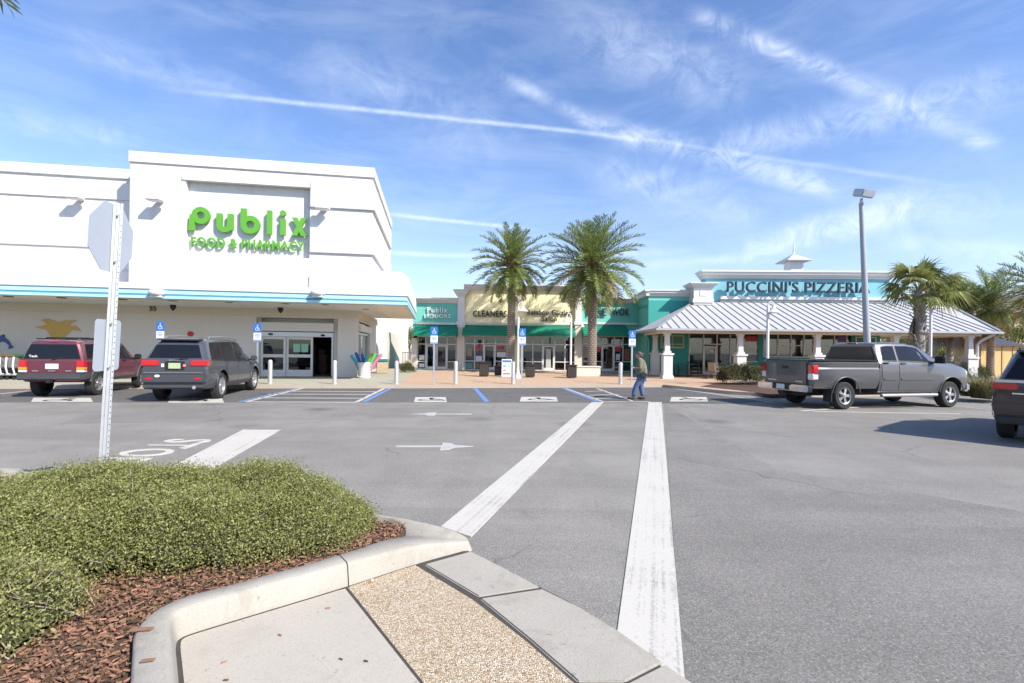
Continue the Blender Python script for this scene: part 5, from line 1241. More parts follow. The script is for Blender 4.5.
def date_crown(name, parent, z0, L, nf, seed, lo=-54, hi=86, leaflets=46):
    r = random.Random(seed); V, Fq, MI = [], [], []
    def quad(a, b, c, d, m_): k = len(V); V.extend((a, b, c, d)); Fq.append((k, k + 1, k + 2, k + 3)); MI.append(m_)
    for i in range(nf):
        f = (i + .5) / nf; az = i * 2.39996 + r.uniform(-.25, .25); el = math.radians(hi + (lo - hi) * f ** .95 + r.uniform(-7, 7))
        l = L * r.uniform(.86, 1.08) * (.82 + .18 * math.sin(PI * min(1, f * 1.1)))
        m_ = 1 if r.random() < max(0, (f - .55) * 1.25) else 0
        rad = Vector((math.cos(az), math.sin(az), 0)); n = 14; p = Vector((rad.x * .14, rad.y * .14, z0 + .25 - f * .75)); pts = [p.copy()]; e = el; droop = math.radians(r.uniform(34, 62)) * (1.1 - abs(math.sin(el)) * .35) / n
        for k in range(n): p = p + (rad * math.cos(e) + Vector((0, 0, math.sin(e)))) * l / n; pts.append(p.copy()); e = max(e - droop * (.4 + 1.4 * k / n), math.radians(-84))
        sd0 = rad.cross(Vector((0, 0, 1)))
        tw = r.uniform(-.5, .5)
        for k in range(n):
            t_ = (pts[k + 1] - pts[k]).normalized(); w_ = .035 * (1 - k / n) + .008; up = sd0.cross(t_)
            quad(pts[k] - sd0 * w_, pts[k] + sd0 * w_, pts[k + 1] + sd0 * w_ * .8, pts[k + 1] - sd0 * w_ * .8, 2)
            quad(pts[k] - up * w_, pts[k] + up * w_, pts[k + 1] + up * w_ * .8, pts[k + 1] - up * w_ * .8, 2)
        for j in range(leaflets):
            q = .10 + .90 * (j + r.random()) / leaflets; k = min(int(q * n), n - 1); pp = pts[k].lerp(pts[k + 1], q * n - k); t_ = (pts[k + 1] - pts[k]).normalized(); up = sd0.cross(t_).normalized()
            ll = .62 * L / 3.4 * (math.sin(PI * min(1, .12 + q * .83)) ** .6) * r.uniform(.8, 1.15)
            for s_ in (-1, 1):
                d = (t_ * r.uniform(.75, 1.0) + sd0 * s_ * .75 + up * r.uniform(-.1, .75)).normalized(); wv = t_.cross(d).cross(d).normalized() * .019
                g = Vector((0, 0, -.10 * ll * r.uniform(.3, 1.6))); a = pp; b = pp + d * ll * .5; c = pp + d * ll + g
                quad(a - wv * .5, a + wv * .5, b + wv, b - wv, m_); quad(b - wv, b + wv, c + wv * .15, c - wv * .15, m_)
    V = np.array([tuple(v) for v in V]); return link(name, np_mesh(name, V, np.array(Fq), [L_date, L_dry, M_rach], MI), parent)
def date_trunk(parent, h, r0, seed):
    r = random.Random(seed); m = MB(); m.lathe([(r0 * 1.5, 0), (r0 * 1.25, .12), (r0 * 1.02, .45), (r0, h * .5), (r0, h - .6), (r0 * 1.35, h - .3), (r0 * 1.3, h + .1), (r0 * .5, h + .3)], 18)
    row = 0; z = .25
    while z < h - .45:
        n = 11
        for k in range(n):
            a = 2 * PI * (k + .5 * (row % 2)) / n; rr = r0 * (1.0 if z > .5 else 1.08)
            M = Matrix.Rotation(a, 4, 'Z') @ Matrix.Translation((rr, 0, z)); s_ = .078 * r.uniform(.85, 1.1)
            m.add([(-.01, -s_, 0), (.02, 0, -.055), (-.01, s_, 0), (.012, 0, .05), (.05, 0, .012)], [(0, 1, 4), (1, 2, 4), (2, 3, 4), (3, 0, 4)], 1, M)
        z += .115; row += 1
    for k in range(60):                        # old leaf bases under the crown
        a = r.uniform(0, 2 * PI); z = h - .5 + r.uniform(-.35, .55); M = Matrix.Rotation(a, 4, 'Z') @ Matrix.Translation((r0 * 1.05, 0, z)) @ Matrix.Rotation(r.uniform(.25, .75), 4, 'Y')
        m.box(-.03, .03, -.06, .06, -.02, r.uniform(.2, .42), 2, M)
    return m.build('trunk', [M_dtrunk, M_scar, M_boot], parent)
def date_palm(x, y, zc, L, nf, seed, label, grp=None, r0=.24, **k):
    t = thing('date_palm', label, 'palm tree', (x, y, .1), 0, grp); date_trunk(t, zc - .1, r0, seed); date_crown('crown', t, zc - .1, L, nf, seed + 1, **k); return t
def zat(px, py, Y): return H + (CY + (px - CX) * ROLL - py) / F * Y
gD = 'date palms in the plaza'
Yd = 31.0; date_palm((511 - CX) / F * Yd, Yd, zat(511, 263, Yd), 2.75, 72, 31, 'slimmer left date palm in front of the pale yellow shop building', gD, .22)
Yd = 29.3; date_palm((592 - CX) / F * Yd, Yd, zat(592, 264, Yd), 3.3, 98, 47, 'bigger right date palm in front of the teal takeaway', gD, .25, leaflets=52)
# fan palms
L_fan = leafmat('fan_palm_leaf', (.095, .13, .032), (.32, .33, .11), .35, .4); L_fand = leafmat('dead_fan_leaf', (.16, .10, .06), (.30, .22, .15), .2, .7)
def fan_palm(x, y, zc, R, nl, seed, label, r0=.17, dead=8, grp=None, z0=.1):
    r = random.Random(seed); t = thing('fan_palm', label, 'palm tree', (x, y, z0), 0, grp); h = zc - z0
    m = MB(); pr = [(r0 * 1.35, 0), (r0 * 1.05, .3)]; z = .3
    while z < h - .35: pr += [(r0 * r.uniform(.94, 1.02), z), (r0 * r.uniform(1.02, 1.12), z + .10)]; z += .16
    m.lathe(pr + [(r0 * 1.2, h - .2), (r0 * .5, h + .1)], 16)
    for k in range(70):
        a = r.uniform(0, 2 * PI); z = h * r.uniform(.25, 1.0); M = Matrix.Rotation(a, 4, 'Z') @ Matrix.Translation((r0 * 1.0, 0, z)) @ Matrix.Rotation(r.uniform(.2, .7), 4, 'Y')
        m.box(-.015, .015, -.04, .04, -.02, r.uniform(.12, .30), 0, M)
    m.build('trunk', M_strunk, t, smooth=30)
    V, Fq, MI = [], [], []
    def quad(a, b, c, d, m_): k = len(V); V.extend((a, b, c, d)); Fq.append((k, k + 1, k + 2, k + 3)); MI.append(m_)
    for i in range(nl + dead):
        dd = i >= nl; f = i / nl; az = i * 2.39996 + r.uniform(-.3, .3); el = math.radians((85 - 105 * f + r.uniform(-12, 12)) if not dd else r.uniform(-80, -58))
        dr = Vector((math.cos(az) * math.cos(el), math.sin(az) * math.cos(el), math.sin(el))); pl = R * r.uniform(.42, .6); p0 = Vector((0, 0, h - (.25 if dd else .05))); p1 = p0 + dr * pl
        sd = dr.cross(Vector((0, 0, 1))).normalized(); up = sd.cross(dr); quad(p0 - sd * .02, p0 + sd * .02, p1 + sd * .014, p1 - sd * .014, 2); quad(p0 - up * .02, p0 + up * .02, p1 + up * .014, p1 - up * .014, 2)
        nseg = 34; fl = R * r.uniform(.5, .66)
        for k in range(nseg):
            a = (k / (nseg - 1) - .5) * math.radians(215 if not dd else 80); d = (dr * math.cos(a) + sd * math.sin(a)); l = fl * (1 - .25 * abs(a) / 1.9) * r.uniform(.85, 1.1)
            d = (d + up * (-.28 - .1 * abs(a))).normalized() if not dd else d; wv = d.cross(up).normalized() * .022 * R / 1.3; b = p1 + d * l * .55; e = p1 + d * l + Vector((0, 0, -l * r.uniform(.12, .55)))
            quad(p1 - wv * .3, p1 + wv * .3, b + wv, b - wv, 1 if dd else 0); quad(b - wv, b + wv, e + wv * .1, e - wv * .1, 1 if dd else 0)
    link('crown', np_mesh('crown', np.array([tuple(v) for v in V]), np.array(Fq), [L_fan, L_fand, M_rach], MI), t); return t
def place(px, Y): return (px - CX) / F * Y
fan_palm(place(919, 20.2), 20.2, zat(919, 292, 20.2), 1.7, 22, 5, 'rough trunked fan palm standing just behind the pickup hood', .19, 1)
gF = 'palms and trees beyond the porch'
fan_palm(place(950, 37), 37, zat(950, 306, 37), 2.5, 30, 6, 'full fan palm rising behind the porch roof left of the low yellow building', .2, 6, gF)
fan_palm(place(972, 33), 33, zat(972, 312, 33), 2.1, 30, 8, 'fan palm leaning over the right corner of the porch roof', .2, 5, gF)
fan_palm(place(940, 44), 44, zat(940, 300, 44), 2.7, 28, 9, 'distant fan palm behind the ridge of the porch roof', .2, 6, gF)
Yd = 34.5; date_palm(place(990.5, Yd), Yd, zat(995, 303, Yd), 3.0, 46, 61, 'feathery date palm in front of the low yellow building', gF, .2)
Yd = 30; date_palm(place(1042, Yd), Yd, zat(1040, 285, Yd), 2.9, 44, 67, 'feathery date palm cut by the right edge of the picture', gF, .2)
date_palm(-6.85, 3.4, 6.35, 2.65, 46, 71, 'date palm whose hanging leaf tips reach into the top left corner', None, .2)
# broadleaf trees and bushes behind
L_tree = leafmat('tree_leaf', (.040, .065, .015), (.15, .18, .05), .3, .5); L_yel = leafmat('yellow_green_leaf', (.14, .17, .02), (.34, .36, .06), .35, .5)
L_hedge = leafmat('dark_hedge_leaf', (.028, .045, .014), (.095, .110, .040), .25, .5); L_grass = leafmat('olive_grass_blade', (.13, .13, .05), (.30, .27, .14), .3, .6)
M_bark = mat('grey_brown_bark', (.17, .13, .10), .95, var=.35, scale=8, bump=.6, bscale=20)
def tree(px, Y, ztop, R, seed, label, leaf=None, n=5200, lsize=.16, grp=None):
    r = random.Random(seed); rg = np.random.default_rng(seed); x = place(px, Y); t = thing('broadleaf_tree', label, 'tree', (x, Y, .05), 0, grp); m = MB(); hb = ztop * .35
    m.tube([(0, 0, 0), (.05, 0, hb * .6), (0, .05, hb)], [.18, .14, .11], 8); tips = []
    for k in range(9):
        a = r.uniform(0, 2 * PI); e = r.uniform(.3, 1.3); l = r.uniform(.5, 1) * R; p = Vector((math.cos(a) * math.cos(e) * l, math.sin(a) * math.cos(e) * l, hb + (ztop - hb) * .75 * r.uniform(.25, 1))); q = Vector((0, 0, hb)).lerp(p, .5) + Vector((0, 0, .2))
        m.tube([(0, 0, hb - .1), q, p], [.08, .05, .015], 6); tips.append(p)
    m.build('trunk', M_bark, t, smooth=50)
    C = []
    for p in tips:
        for k in range(5): C.append(p + Vector((r.gauss(0, .35), r.gauss(0, .35), r.gauss(0, .25))) * R * .55)
    C = np.array([tuple(c) for c in C]); w_ = rg.uniform(.4, 1.1, len(C)); idx = rg.choice(len(C), n, p=w_ / w_.sum()); P = C[idx] + rg.normal(size=(n, 3)) * R * .16; P[:, 2] = np.minimum(P[:, 2], ztop)
    V, Fq = leaves(P, lsize, seed); link('crown', np_mesh('crown', V, Fq, leaf or L_tree), t)
gT = 'trees seen through the gaps'
tree(409.5, 62, 4.6, 2.0, 3, 'dark green tree in the gap between supermarket and liquor shop', None, 3500, .16)
for k, (px, Y, zt, R, lb, lf) in enumerate(((900, 50, 3.6, 2.2, 'dark tree seen under the porch roof left of the fan palm trunk', L_tree), (958, 40, 2.6, 1.3, 'yellow green bush seen under the right end of the porch', L_yel), (1012, 44, 4.4, 2.0, 'dark tree between the feathery palm and the tan building', L_tree), (885, 46, 3.2, 1.6, 'yellowish tree seen under the porch beside the service hatch', L_yel), (935, 56, 5.0, 3.0, 'broad dark tree behind the porch and the distant fan palm', L_tree))): tree(px, Y, zt, R, 20 + k, lb, lf, 4200, .15, gT)
# clipped hedges and bed planting
def bush(px0, px1, py, depth, hgt, seed, label, leafm, n=1800, ls=.045, w=.3, name='clipped_bush', stems=0, **kw):
    a, b = G(px0, py, .12), G(px1, py, .12)
    poly = [(a[0], a[1]), ((a[0] + b[0]) / 2, (a[1] + b[1]) / 2 - .12), (b[0], b[1]), (b[0] + .05, b[1] + depth), (a[0] - .05, a[1] + depth)]
    return shrub(name, label, poly, lambda Q: hgt + 0 * Q[:, 0], .13, n, ls, seed, w=w, twigs=20, mats=[leafm], sprig=.07, per=7, **kw)
bd = MB(); bd.prism([G(*p, .12) for p in ((700, 386.5), (715, 384), (745, 383), (775, 381), (800, 381), (800, 394), (772, 395), (740, 390.5))], .10, .132); struct(bd, 'planting_bed', M_soil)
bd = MB(); bd.prism([(11.5, 18.3), (14, 18.9), (32, 24.3), (32, 27.5), (20, 24), (14, 21.5), (11.5, 20)], .10, .134); struct(bd, 'planting_bed', M_soil)
bush(727, 764, 385, 1.1, .78, 81, 'clipped bush with bare lower stems in the mulch bed before the porch', leafmat('bush_mixed_leaf', (.05, .055, .02), (.17, .15, .06), .25, .5), 2600, .05)
st_ = MB()
bush(884, 968, 382, .9, .62, 82, 'dark clipped hedge behind the pickup hood', L_hedge, 2600, .05); bush(957, 992, 383, .8, .95, 83, 'dark clipped hedge left of the parked plum car', L_hedge, 2000, .05)
def grass(px, py, R, hgt, n, seed, label, leafm=L_grass):
    x, y = G(px, py, .13); r = random.Random(seed); V, Fq = [], []
    for k in range(n):
        a = r.uniform(0, 2 * PI); rr = R * .35 * math.sqrt(r.random()); l = hgt * r.uniform(.6, 1.15); le = r.uniform(.05, .95); p0 = Vector((rr * math.cos(a), rr * math.sin(a), 0)); d = Vector((math.cos(a) * le, math.sin(a) * le, 1)).normalized(); sd = Vector((-math.sin(a), math.cos(a), 0)) * .011
        p1 = p0 + d * l * .55; p2 = p0 + d * l + Vector((math.cos(a) * .2, math.sin(a) * .2, -.30 * le)) * l
        b = len(V); V += [p0 - sd, p0 + sd, p1 + sd, p1 - sd]; Fq.append((b, b + 1, b + 2, b + 3)); b = len(V); V += [p1 - sd, p1 + sd, p2 + sd * .1, p2 - sd * .1]; Fq.append((b, b + 1, b + 2, b + 3))
    t = thing('ornamental_grass', label, 'grass clump', (x, y, .13), 0, 'grass clumps in the kerbside bed'); link('blades', np_mesh('blades', np.array([tuple(v) for v in V]), np.array(Fq), leafm), t)
for k, (px, py, lb) in enumerate(((968, 396, 'olive grass clump right beside the pickup headlight'), (979, 398, 'olive grass clump in the middle between pickup and plum car'), (990, 399, 'olive grass clump touching the plum car outline'), (1003, 398, 'olive grass clump half hidden behind the plum car'))): grass(px, py, .6, .80, 620, 90 + k, lb)
# small young plants by the wall gaps
bush(401, 412, 372.5, .6, .5, 86, 'low green bush at the foot of the liquor shop pier', L_tree, 500, .06)
# ================================================================== vehicles
class Shell:
    """lofted car body; stations run rear to front: x, zb, zbelt, ztop, wl, wm, wb, wt, rake"""
    def __init__(self, st): self.st = st
    def par(self, x):
        st = self.st
        if x <= st[0][0]: return st[0]
        if x >= st[-1][0]: return st[-1]
        for a, b in zip(st, st[1:]):
            if a[0] <= x <= b[0]: t = (x - a[0]) / (b[0] - a[0]); return [p + (q - p) * t for p, q in zip(a, b)]
    def ring(self, x, p=None):
        x, zb, zbelt, zt, wl, wm, wb, wt, rk = p or self.par(x); k = min(1, max(.15, (zt - zbelt) / .3)); h = zbelt - zb
        pts = [(0, zb), (wl - .16, zb), (wl - .035, zb + .03), (wl, zb + .12), (wm, zb + .45 * h), (wm + (wb - wm) * .35, zb + .72 * h), (wb + .008, zbelt - .045), (wb - .022, zbelt),
               (wt + .03, zt - .10 * k), (wt - .015, zt - .035 * k), (wt - .10, zt - .006), (wt * .5, zt + .016 * k), (0, zt + .022 * k)]
        return [(x + rk * max(0, z - zbelt), y, z) for y, z in pts]
    def mesh(self, paint, wheels, wr, cut=True, under=None):
        m = MB(); N = 13; R = [self.ring(None, s) for s in self.st]; n = len(R)
        for r in R: m.v += r + [(x, -y, z) for x, y, z in r[1:-1]]
        K = 2 * N - 2; idx = lambda i, j: i * K + (j if j < N else N + (2 * N - 2 - j) - 1)
        # ring order: 0..12 left side up, then 13.. right side down
        for i in range(n - 1):
            for j in range(2 * N - 2):
                a, b = idx(i, j), idx(i, (j + 1) % (2 * N - 2)); c, d = idx(i + 1, (j + 1) % (2 * N - 2)), idx(i + 1, j); m.f.append((a, d, c, b)); m.m.append(0)
        for i, fl in ((0, 0), (n - 1, 1)):
            for j in range(N - 1):
                q = [idx(i, j), idx(i, j + 1), idx(i, (2 * N - 3 - j) if 2 * N - 3 - j < 2 * N - 2 else 0), idx(i, (2 * N - 2 - j) % (2 * N - 2))]
                q2 = []
                for v in q:
                    if v not in q2: q2.append(v)
                if len(q2) > 2: m.f.append(tuple(q2 if fl else q2[::-1])); m.m.append(0)
        me = m.mesh('body', [paint, M_black])
        bm = bmesh.new(); bm.from_mesh(me); bmesh.ops.recalc_face_normals(bm, faces=bm.faces); bm.to_mesh(me); bm.free()
        if cut:
            c = MB()
            for (wx, wy, wz) in wheels: c.lathe([(wr, -.27), (wr, .35)], 28, 1, Matrix.Translation((wx, wy + (.0 if wy > 0 else 0), wz)) @ Matrix.Rotation(PI / 2 if wy < 0 else -PI / 2, 4, 'X'))
            cme = c.mesh('cut', [paint, M_black])
            bm = bmesh.new(); bm.from_mesh(cme); bmesh.ops.recalc_face_normals(bm, faces=bm.faces); bm.to_mesh(cme); bm.free()
            o = bpy.data.objects.new('t', me); q = bpy.data.objects.new('q', cme); COL.objects.link(o); COL.objects.link(q)
            md = o.modifiers.new('b', 'BOOLEAN'); md.object = q; md.operation = 'DIFFERENCE'; md.solver = 'EXACT'
            dg = bpy.context.evaluated_depsgraph_get(); r = bpy.data.meshes.new_from_object(o.evaluated_get(dg)); bpy.data.objects.remove(o); bpy.data.objects.remove(q); me = r; me.name = 'body'
        me.polygons.foreach_set('use_smooth', [True] * len(me.polygons)); me.set_sharp_from_angle(angle=math.radians(28)); return me
    def side(self, x, q, s, off=0.0):     # q: ring coordinate 0..12
        r = self.ring(x); i = min(int(q), 11); t = q - i; a, b = r[i], r[i + 1]; p = Vector([a[k] + (b[k] - a[k]) * t for k in range(3)])
        e = Vector(b) - Vector(a); r2 = self.ring(x + .02); f = Vector([r2[i][k] + (r2[i + 1][k] - r2[i][k]) * t for k in range(3)]) - p
        n = f.cross(e); n.normalize()
        if n.y < 0: n = -n
        p = p + n * off; return Vector((p.x, p.y * s, p.z))
    def patch(self, name, xs, q0, q1, s, m, parent, off=.006, nx=6, nq=4, smooth=40):
        """panel lying on the body side: xs = (x at low-rear, low-front, high-rear, high-front)"""
        g = MB(); vs = []
        for o_ in (off, -.02):
            for j in range(nq + 1):
                t = j / nq; xa = xs[0] + (xs[2] - xs[0]) * t; xb = xs[1] + (xs[3] - xs[1]) * t
                for i in range(nx + 1): vs.append(self.side(xa + (xb - xa) * i / nx, q0 + (q1 - q0) * t, s, o_))
        W = nx + 1; B = W * (nq + 1); fs = []
        for j in range(nq):
            for i in range(nx): a = j * W + i; fs.append((a, a + 1, a + W + 1, a + W))
        rim = [i for i in range(W)] + [j * W + nx for j in range(1, nq + 1)] + [nq * W + i for i in range(nx - 1, -1, -1)] + [j * W for j in range(nq - 1, 0, -1)]
        for a, b in zip(rim, rim[1:] + rim[:1]): fs.append((a, B + a, B + b, b))
        if s < 0: fs = [f[::-1] for f in fs]
        g.add([tuple(v) for v in vs], fs); return g.build(name, m, parent, smooth=smooth)
def wheel(parent, x, y, z, r, w_, spokes=5, rimr=.66, rim=M_silver):
    p = pivot('wheel', parent, (x, y, z)); s = 1 if y > 0 else -1; Rm = Matrix.Rotation(-s * PI / 2, 4, 'X')
    m = MB(); m.lathe([(r * rimr, -w_ / 2), (r * .90, -w_ / 2), (r * .985, -w_ / 2 + .03), (r, -w_ / 4), (r, w_ / 4), (r * .985, w_ / 2 - .03), (r * .90, w_ / 2), (r * (rimr + .02), w_ / 2 - .005), (r * rimr, w_ / 2 - .05)], 32, 0, Rm, False); m.build('tyre', M_rubber, p, smooth=35)
    m = MB(); R = r * rimr
    m.lathe([(R + .002, w_ / 2 - .012), (R * .93, w_ / 2 - .02), (R * .90, w_ / 2 - .05), (R * .88, -.02)], 28, 0, Rm, False)
    m.lathe([(R * .89, -.03), (.01, -.03)], 20, 1, Rm, False)
    for k in range(spokes):
        a = 2 * PI * k / spokes; M = Rm @ Matrix.Rotation(a, 4, 'Z')
        m.add([(.05, -R * .13, w_ / 2 - .035), (.05, R * .13, w_ / 2 - .035), (R * .93, R * .20, w_ / 2 - .045), (R * .93, -R * .20, w_ / 2 - .045), (.05, -R * .13, w_ / 2 - .09), (.05, R * .13, w_ / 2 - .09), (R * .93, R * .20, w_ / 2 - .09), (R * .93, -R * .20, w_ / 2 - .09)],
              [(0, 3, 2, 1), (0, 1, 5, 4), (1, 2, 6, 5), (2, 3, 7, 6), (3, 0, 4, 7)], 0, M)
    m.lathe([(R * .30, w_ / 2 - .09), (R * .30, w_ / 2 - .025), (R * .2, w_ / 2 - .018)], 16, 0, Rm); m.build('rim', [rim, M_black], p, smooth=30)
    return p
def boxp(parent, name, m_, *b, bevel=.012, **k): m = MB(); m.box(*b); return m.build(name, m_, parent, bevel=bevel, **k)
def mirror(parent, x, y, z, m_, sc=1.0):
    s = 1 if y > 0 else -1; m = MB(); m.box(x - .06 * sc, x + .06 * sc, y + s * .05, y + s * .26 * sc, z - .02, z + .15 * sc); o = m.build('mirror', m_, parent, bevel=.03, seg=3); m = MB(); m.tube([(x, y - s * .05, z), (x, y + s * .08, z + .02)], .025, 6); m.build('mirror_arm', M_black, o); return o
def quadpanel(parent, name, P, m_, t=.012, bevel=0):    # four corners, thickened along their normal
    P = [Vector(p) for p in P]; n = (P[1] - P[0]).cross(P[2] - P[0]).normalized() * t; m = MB(); vs = [tuple(p) for p in P] + [tuple(p + n) for p in P]
    m.add(vs, [(3, 2, 1, 0), (4, 5, 6, 7), (0, 1, 5, 4), (1, 2, 6, 5), (2, 3, 7, 6), (3, 0, 4, 7)]); return m.build(name, m_, parent, bevel=bevel)
def rear_panel(sh, parent, name, z0, z1, w0, w1, m_, off=.012, t=.012, x=None):   # panel on the raked rear face
    s = sh.st[0]; f = lambda z: s[0] + s[8] * max(0, z - s[2]) - off
    return quadpanel(parent, name, [(f(z0), w0, z0), (f(z0), -w0, z0), (f(z1), -w1, z1), (f(z1), w1, z1)][::-1] if False else [(f(z0), w0, z0), (f(z1), w1, z1), (f(z1), -w1, z1), (f(z0), -w0, z0)], m_, -t)
def suv(label, loc, rz, sc, paint, P):
    t = thing(P['name'], label, P['cat'], loc, rz, None); t.scale = sc
    sh = Shell(P['st']); ax, r, tw = P['axles'], P['r'], P['track']
    wh = [(x, s * tw, r) for x in ax for s in (1, -1)]
    link('body', sh.mesh(paint, [(x, y, z + .02) for x, y, z in wh], r + P.get('gap', .07)), t)
    for (x, y, z) in wh: wheel(t, x, y - .0, z, r, .245, P.get('spokes', 5), P.get('rimr', .68), M_silver)
    for s in (1, -1):
        for (xs, q0, q1) in P['glass']: w_ = sh.patch('side_window', xs, q0, q1, s, M_carglass, t, .006); sh.patch('window_seal', (xs[0] - .025, xs[1] + .03, xs[2] - .025, xs[3] + .03), q0 - .10, min(q1 + .03, 8.05), s, M_black, w_, .003)
        for (xs, q0, q1) in P['doors']:
            d = sh.patch('door', xs, q0, q1, s, paint, t, .008, nx=8, nq=6); sh.patch('door_gap_shade', (xs[0] - .014, xs[1] + .014, xs[2] - .014, xs[3] + .014), q0 - .05, q1 + .05, s, M_black, d, .003, nx=8, nq=6)  # larger black panel under the door paints in the shade of its gap
            hx = xs[2] + .10; p = sh.side(hx + .08, q1 - .45, s, .03); h = MB(); h.box(p.x - .09, p.x + .09, p.y - .015, p.y + .02, p.z - .018, p.z + .018); h.build('handle', P.get('handle', paint), d, bevel=.01)
        for (xs, q0, q1, mm) in P.get('cladding', ()): sh.patch('cladding', xs, q0, q1, s, mm, t, .016, nx=12, nq=3)
        for x in ax:                                     # arch lips
            m = MB(); pts = []
            for k in range(15):
                a = .12 + (PI - .24) * k / 14; pts.append((x + (r + P.get('gap', .07) + .012) * math.cos(a), 0, r + .02 + (r + P.get('gap', .07) + .012) * math.sin(a)))
            pts = [(px, s * (abs(sh.side(px, 3.6 + 1.0 * max(0, (pz_ - r)) / r, 1).y) + .004), pz_) for px, _, pz_ in pts]; m.tube(pts, P.get('lip', .013), 8); m.build('wheel_arch', P.get('lipmat', paint), t, smooth=60)
        mirror(t, P['mirror'][0], s * P['mirror'][1], P['mirror'][2], P.get('mirmat', paint))
    for f in P['extras']: f(t, sh, paint)
    # windscreen and bonnet details
    s0, s1 = P['screen']; a, b = sh.ring(s0), sh.ring(s1)
    quadpanel(t, 'windscreen', [(s0 + .02, b[10][1] * 1.0, a[10][2] + .01), (s0 + .02, -b[10][1], a[10][2] + .01), (s1 - .03, -b[10][1] * .95, b[11][2] - .03), (s1 - .03, b[10][1] * .95, b[11][2] - .03)][::-1], M_carglass, -.012)
    return t
def tail(t, name, m_, x0, x1, y0, y1, z0, z1, bevel=.02):
    for s in (1, -1): boxp(t, name, m_, x0, x1, s * y0, s * y1, z0, z1, bevel=bevel)
# ---- dark grey five-door off-roader, seen from behind
GC = dict(name='parked_car', cat='car', axles=(-1.457, 1.457), r=.375, track=.80, spokes=10,
    st=[[-2.42, .46, 1.08, 1.58, .78, .83, .80, .56, .42], [-2.36, .36, 1.08, 1.64, .86, .90, .86, .60, .42], [-2.20, .33, 1.08, 1.69, .90, .935, .885, .635, .34], [-1.9, .32, 1.075, 1.705, .905, .95, .895, .66, .22], [-1.2, .31, 1.06, 1.725, .90, .945, .90, .675, .06], [-.2, .30, 1.04, 1.735, .90, .94, .90, .68, 0], [.35, .30, 1.03, 1.70, .90, .94, .90, .665, 0], [.62, .30, 1.02, 1.64, .90, .94, .90, .64, 0], [1.22, .30, 1.01, 1.12, .90, .94, .89, .76, 0], [1.9, .32, .98, 1.06, .90, .94, .87, .74, 0], [2.2, .36, .92, .99, .86, .90, .82, .68, 0], [2.34, .45, .85, .88, .74, .78, .72, .58, 0]],
    glass=[((-2.05, -1.30, -2.0, -1.30), 7.15, 8.0), ((-1.22, -.28, -1.22, -.28), 7.12, 8.0), ((-.18, .98, -.18, .48), 7.12, 8.0)],
    doors=[((-1.02, -.24, -1.20, -.24), 3.2, 6.9), ((-.22, .92, -.22, .92), 3.2, 6.9)], mirror=(.88, .92, 1.06), screen=(1.16, .66),
    cladding=[((-.95, .95, -.95, .95), 2.1, 3.1, M_clad)], extras=[])
def gc_extra(t, sh, paint):
    boxp(t, 'bumper', paint, -2.50, -2.30, -.86, .86, .50, .80, bevel=.05); boxp(t, 'lower_bumper', M_clad, -2.47, -2.25, -.84, .84, .36, .50, bevel=.04)
    boxp(t, 'bumper_trim', M_chrome, -2.512, -2.49, -.80, .80, .79, .812, bevel=.004)
    tail(t, 'tail_light', M_redlens, -2.45, -2.17, .42, .888, .965, 1.12, .022); tail(t, 'reflector', M_redlens, -2.512, -2.48, .55, .74, .60, .66, .01)
    rear_panel(sh, t, 'rear_window', 1.19, 1.53, .70, .57, M_carglass)
    boxp(t, 'spoiler', paint, -2.30, -1.95, -.58, .58, 1.655, 1.70, bevel=.02)
    boxp(t, 'number_plate', M_plateg, -2.452, -2.43, -.16, .16, .90, 1.05, bevel=.004); boxp(t, 'plate_recess', M_black, -2.436, -2.42, -.26, .26, .86, 1.09, bevel=.01)
    m = MB(); m.tube([(-2.44, .0, 1.13), (-2.42, -.20, 1.17), (-2.40, -.34, 1.17)], .013, 6); m.build('wiper', M_black, t)
    for s in (1, -1):
        m = MB(); m.tube([(-1.75, s * .60, 1.70), (-1.65, s * .61, 1.76), (-.5, s * .62, 1.79), (.35, s * .61, 1.75), (.45, s * .60, 1.69)], .02, 8); m.build('roof_rail', M_silver, t)
        boxp(t, 'headlight', M_clear, 2.12, 2.30, s * .50, s * .80, .78, .92, bevel=.03)
    m = MB(); m.tube([(-2.50, -.55, .40), (-2.3, -.55, .42)], .045, 12); m.build('exhaust_pipe', M_steel, t)
    g = text('badge', 'Jeep', -.15, .15, 1.10, 1.145, 0, .012, M_silver, t, .01); g.rotation_euler.z = -PI / 2; g.location = (-2.452, 0, -.0)
    boxp(t, 'sticker', M_signw, -2.447, -2.42, .28, .35, .94, 1.03, bevel=.002); boxp(t, 'sticker', mat('pink_sticker', (.6, .2, .25)), -2.447, -2.42, -.30, -.23, .95, 1.02, bevel=.002)
    m = MB(); m.lathe([(.05, 0), (.05, .006)], 16, 0, Matrix.Translation((-2.51, .42, .71)) @ Matrix.Rotation(-PI / 2, 4, 'Y') @ Matrix.Diagonal((.7, 1.4, 1, 1))); m.build('sticker', M_signw, t)
GC['extras'] = [gc_extra]
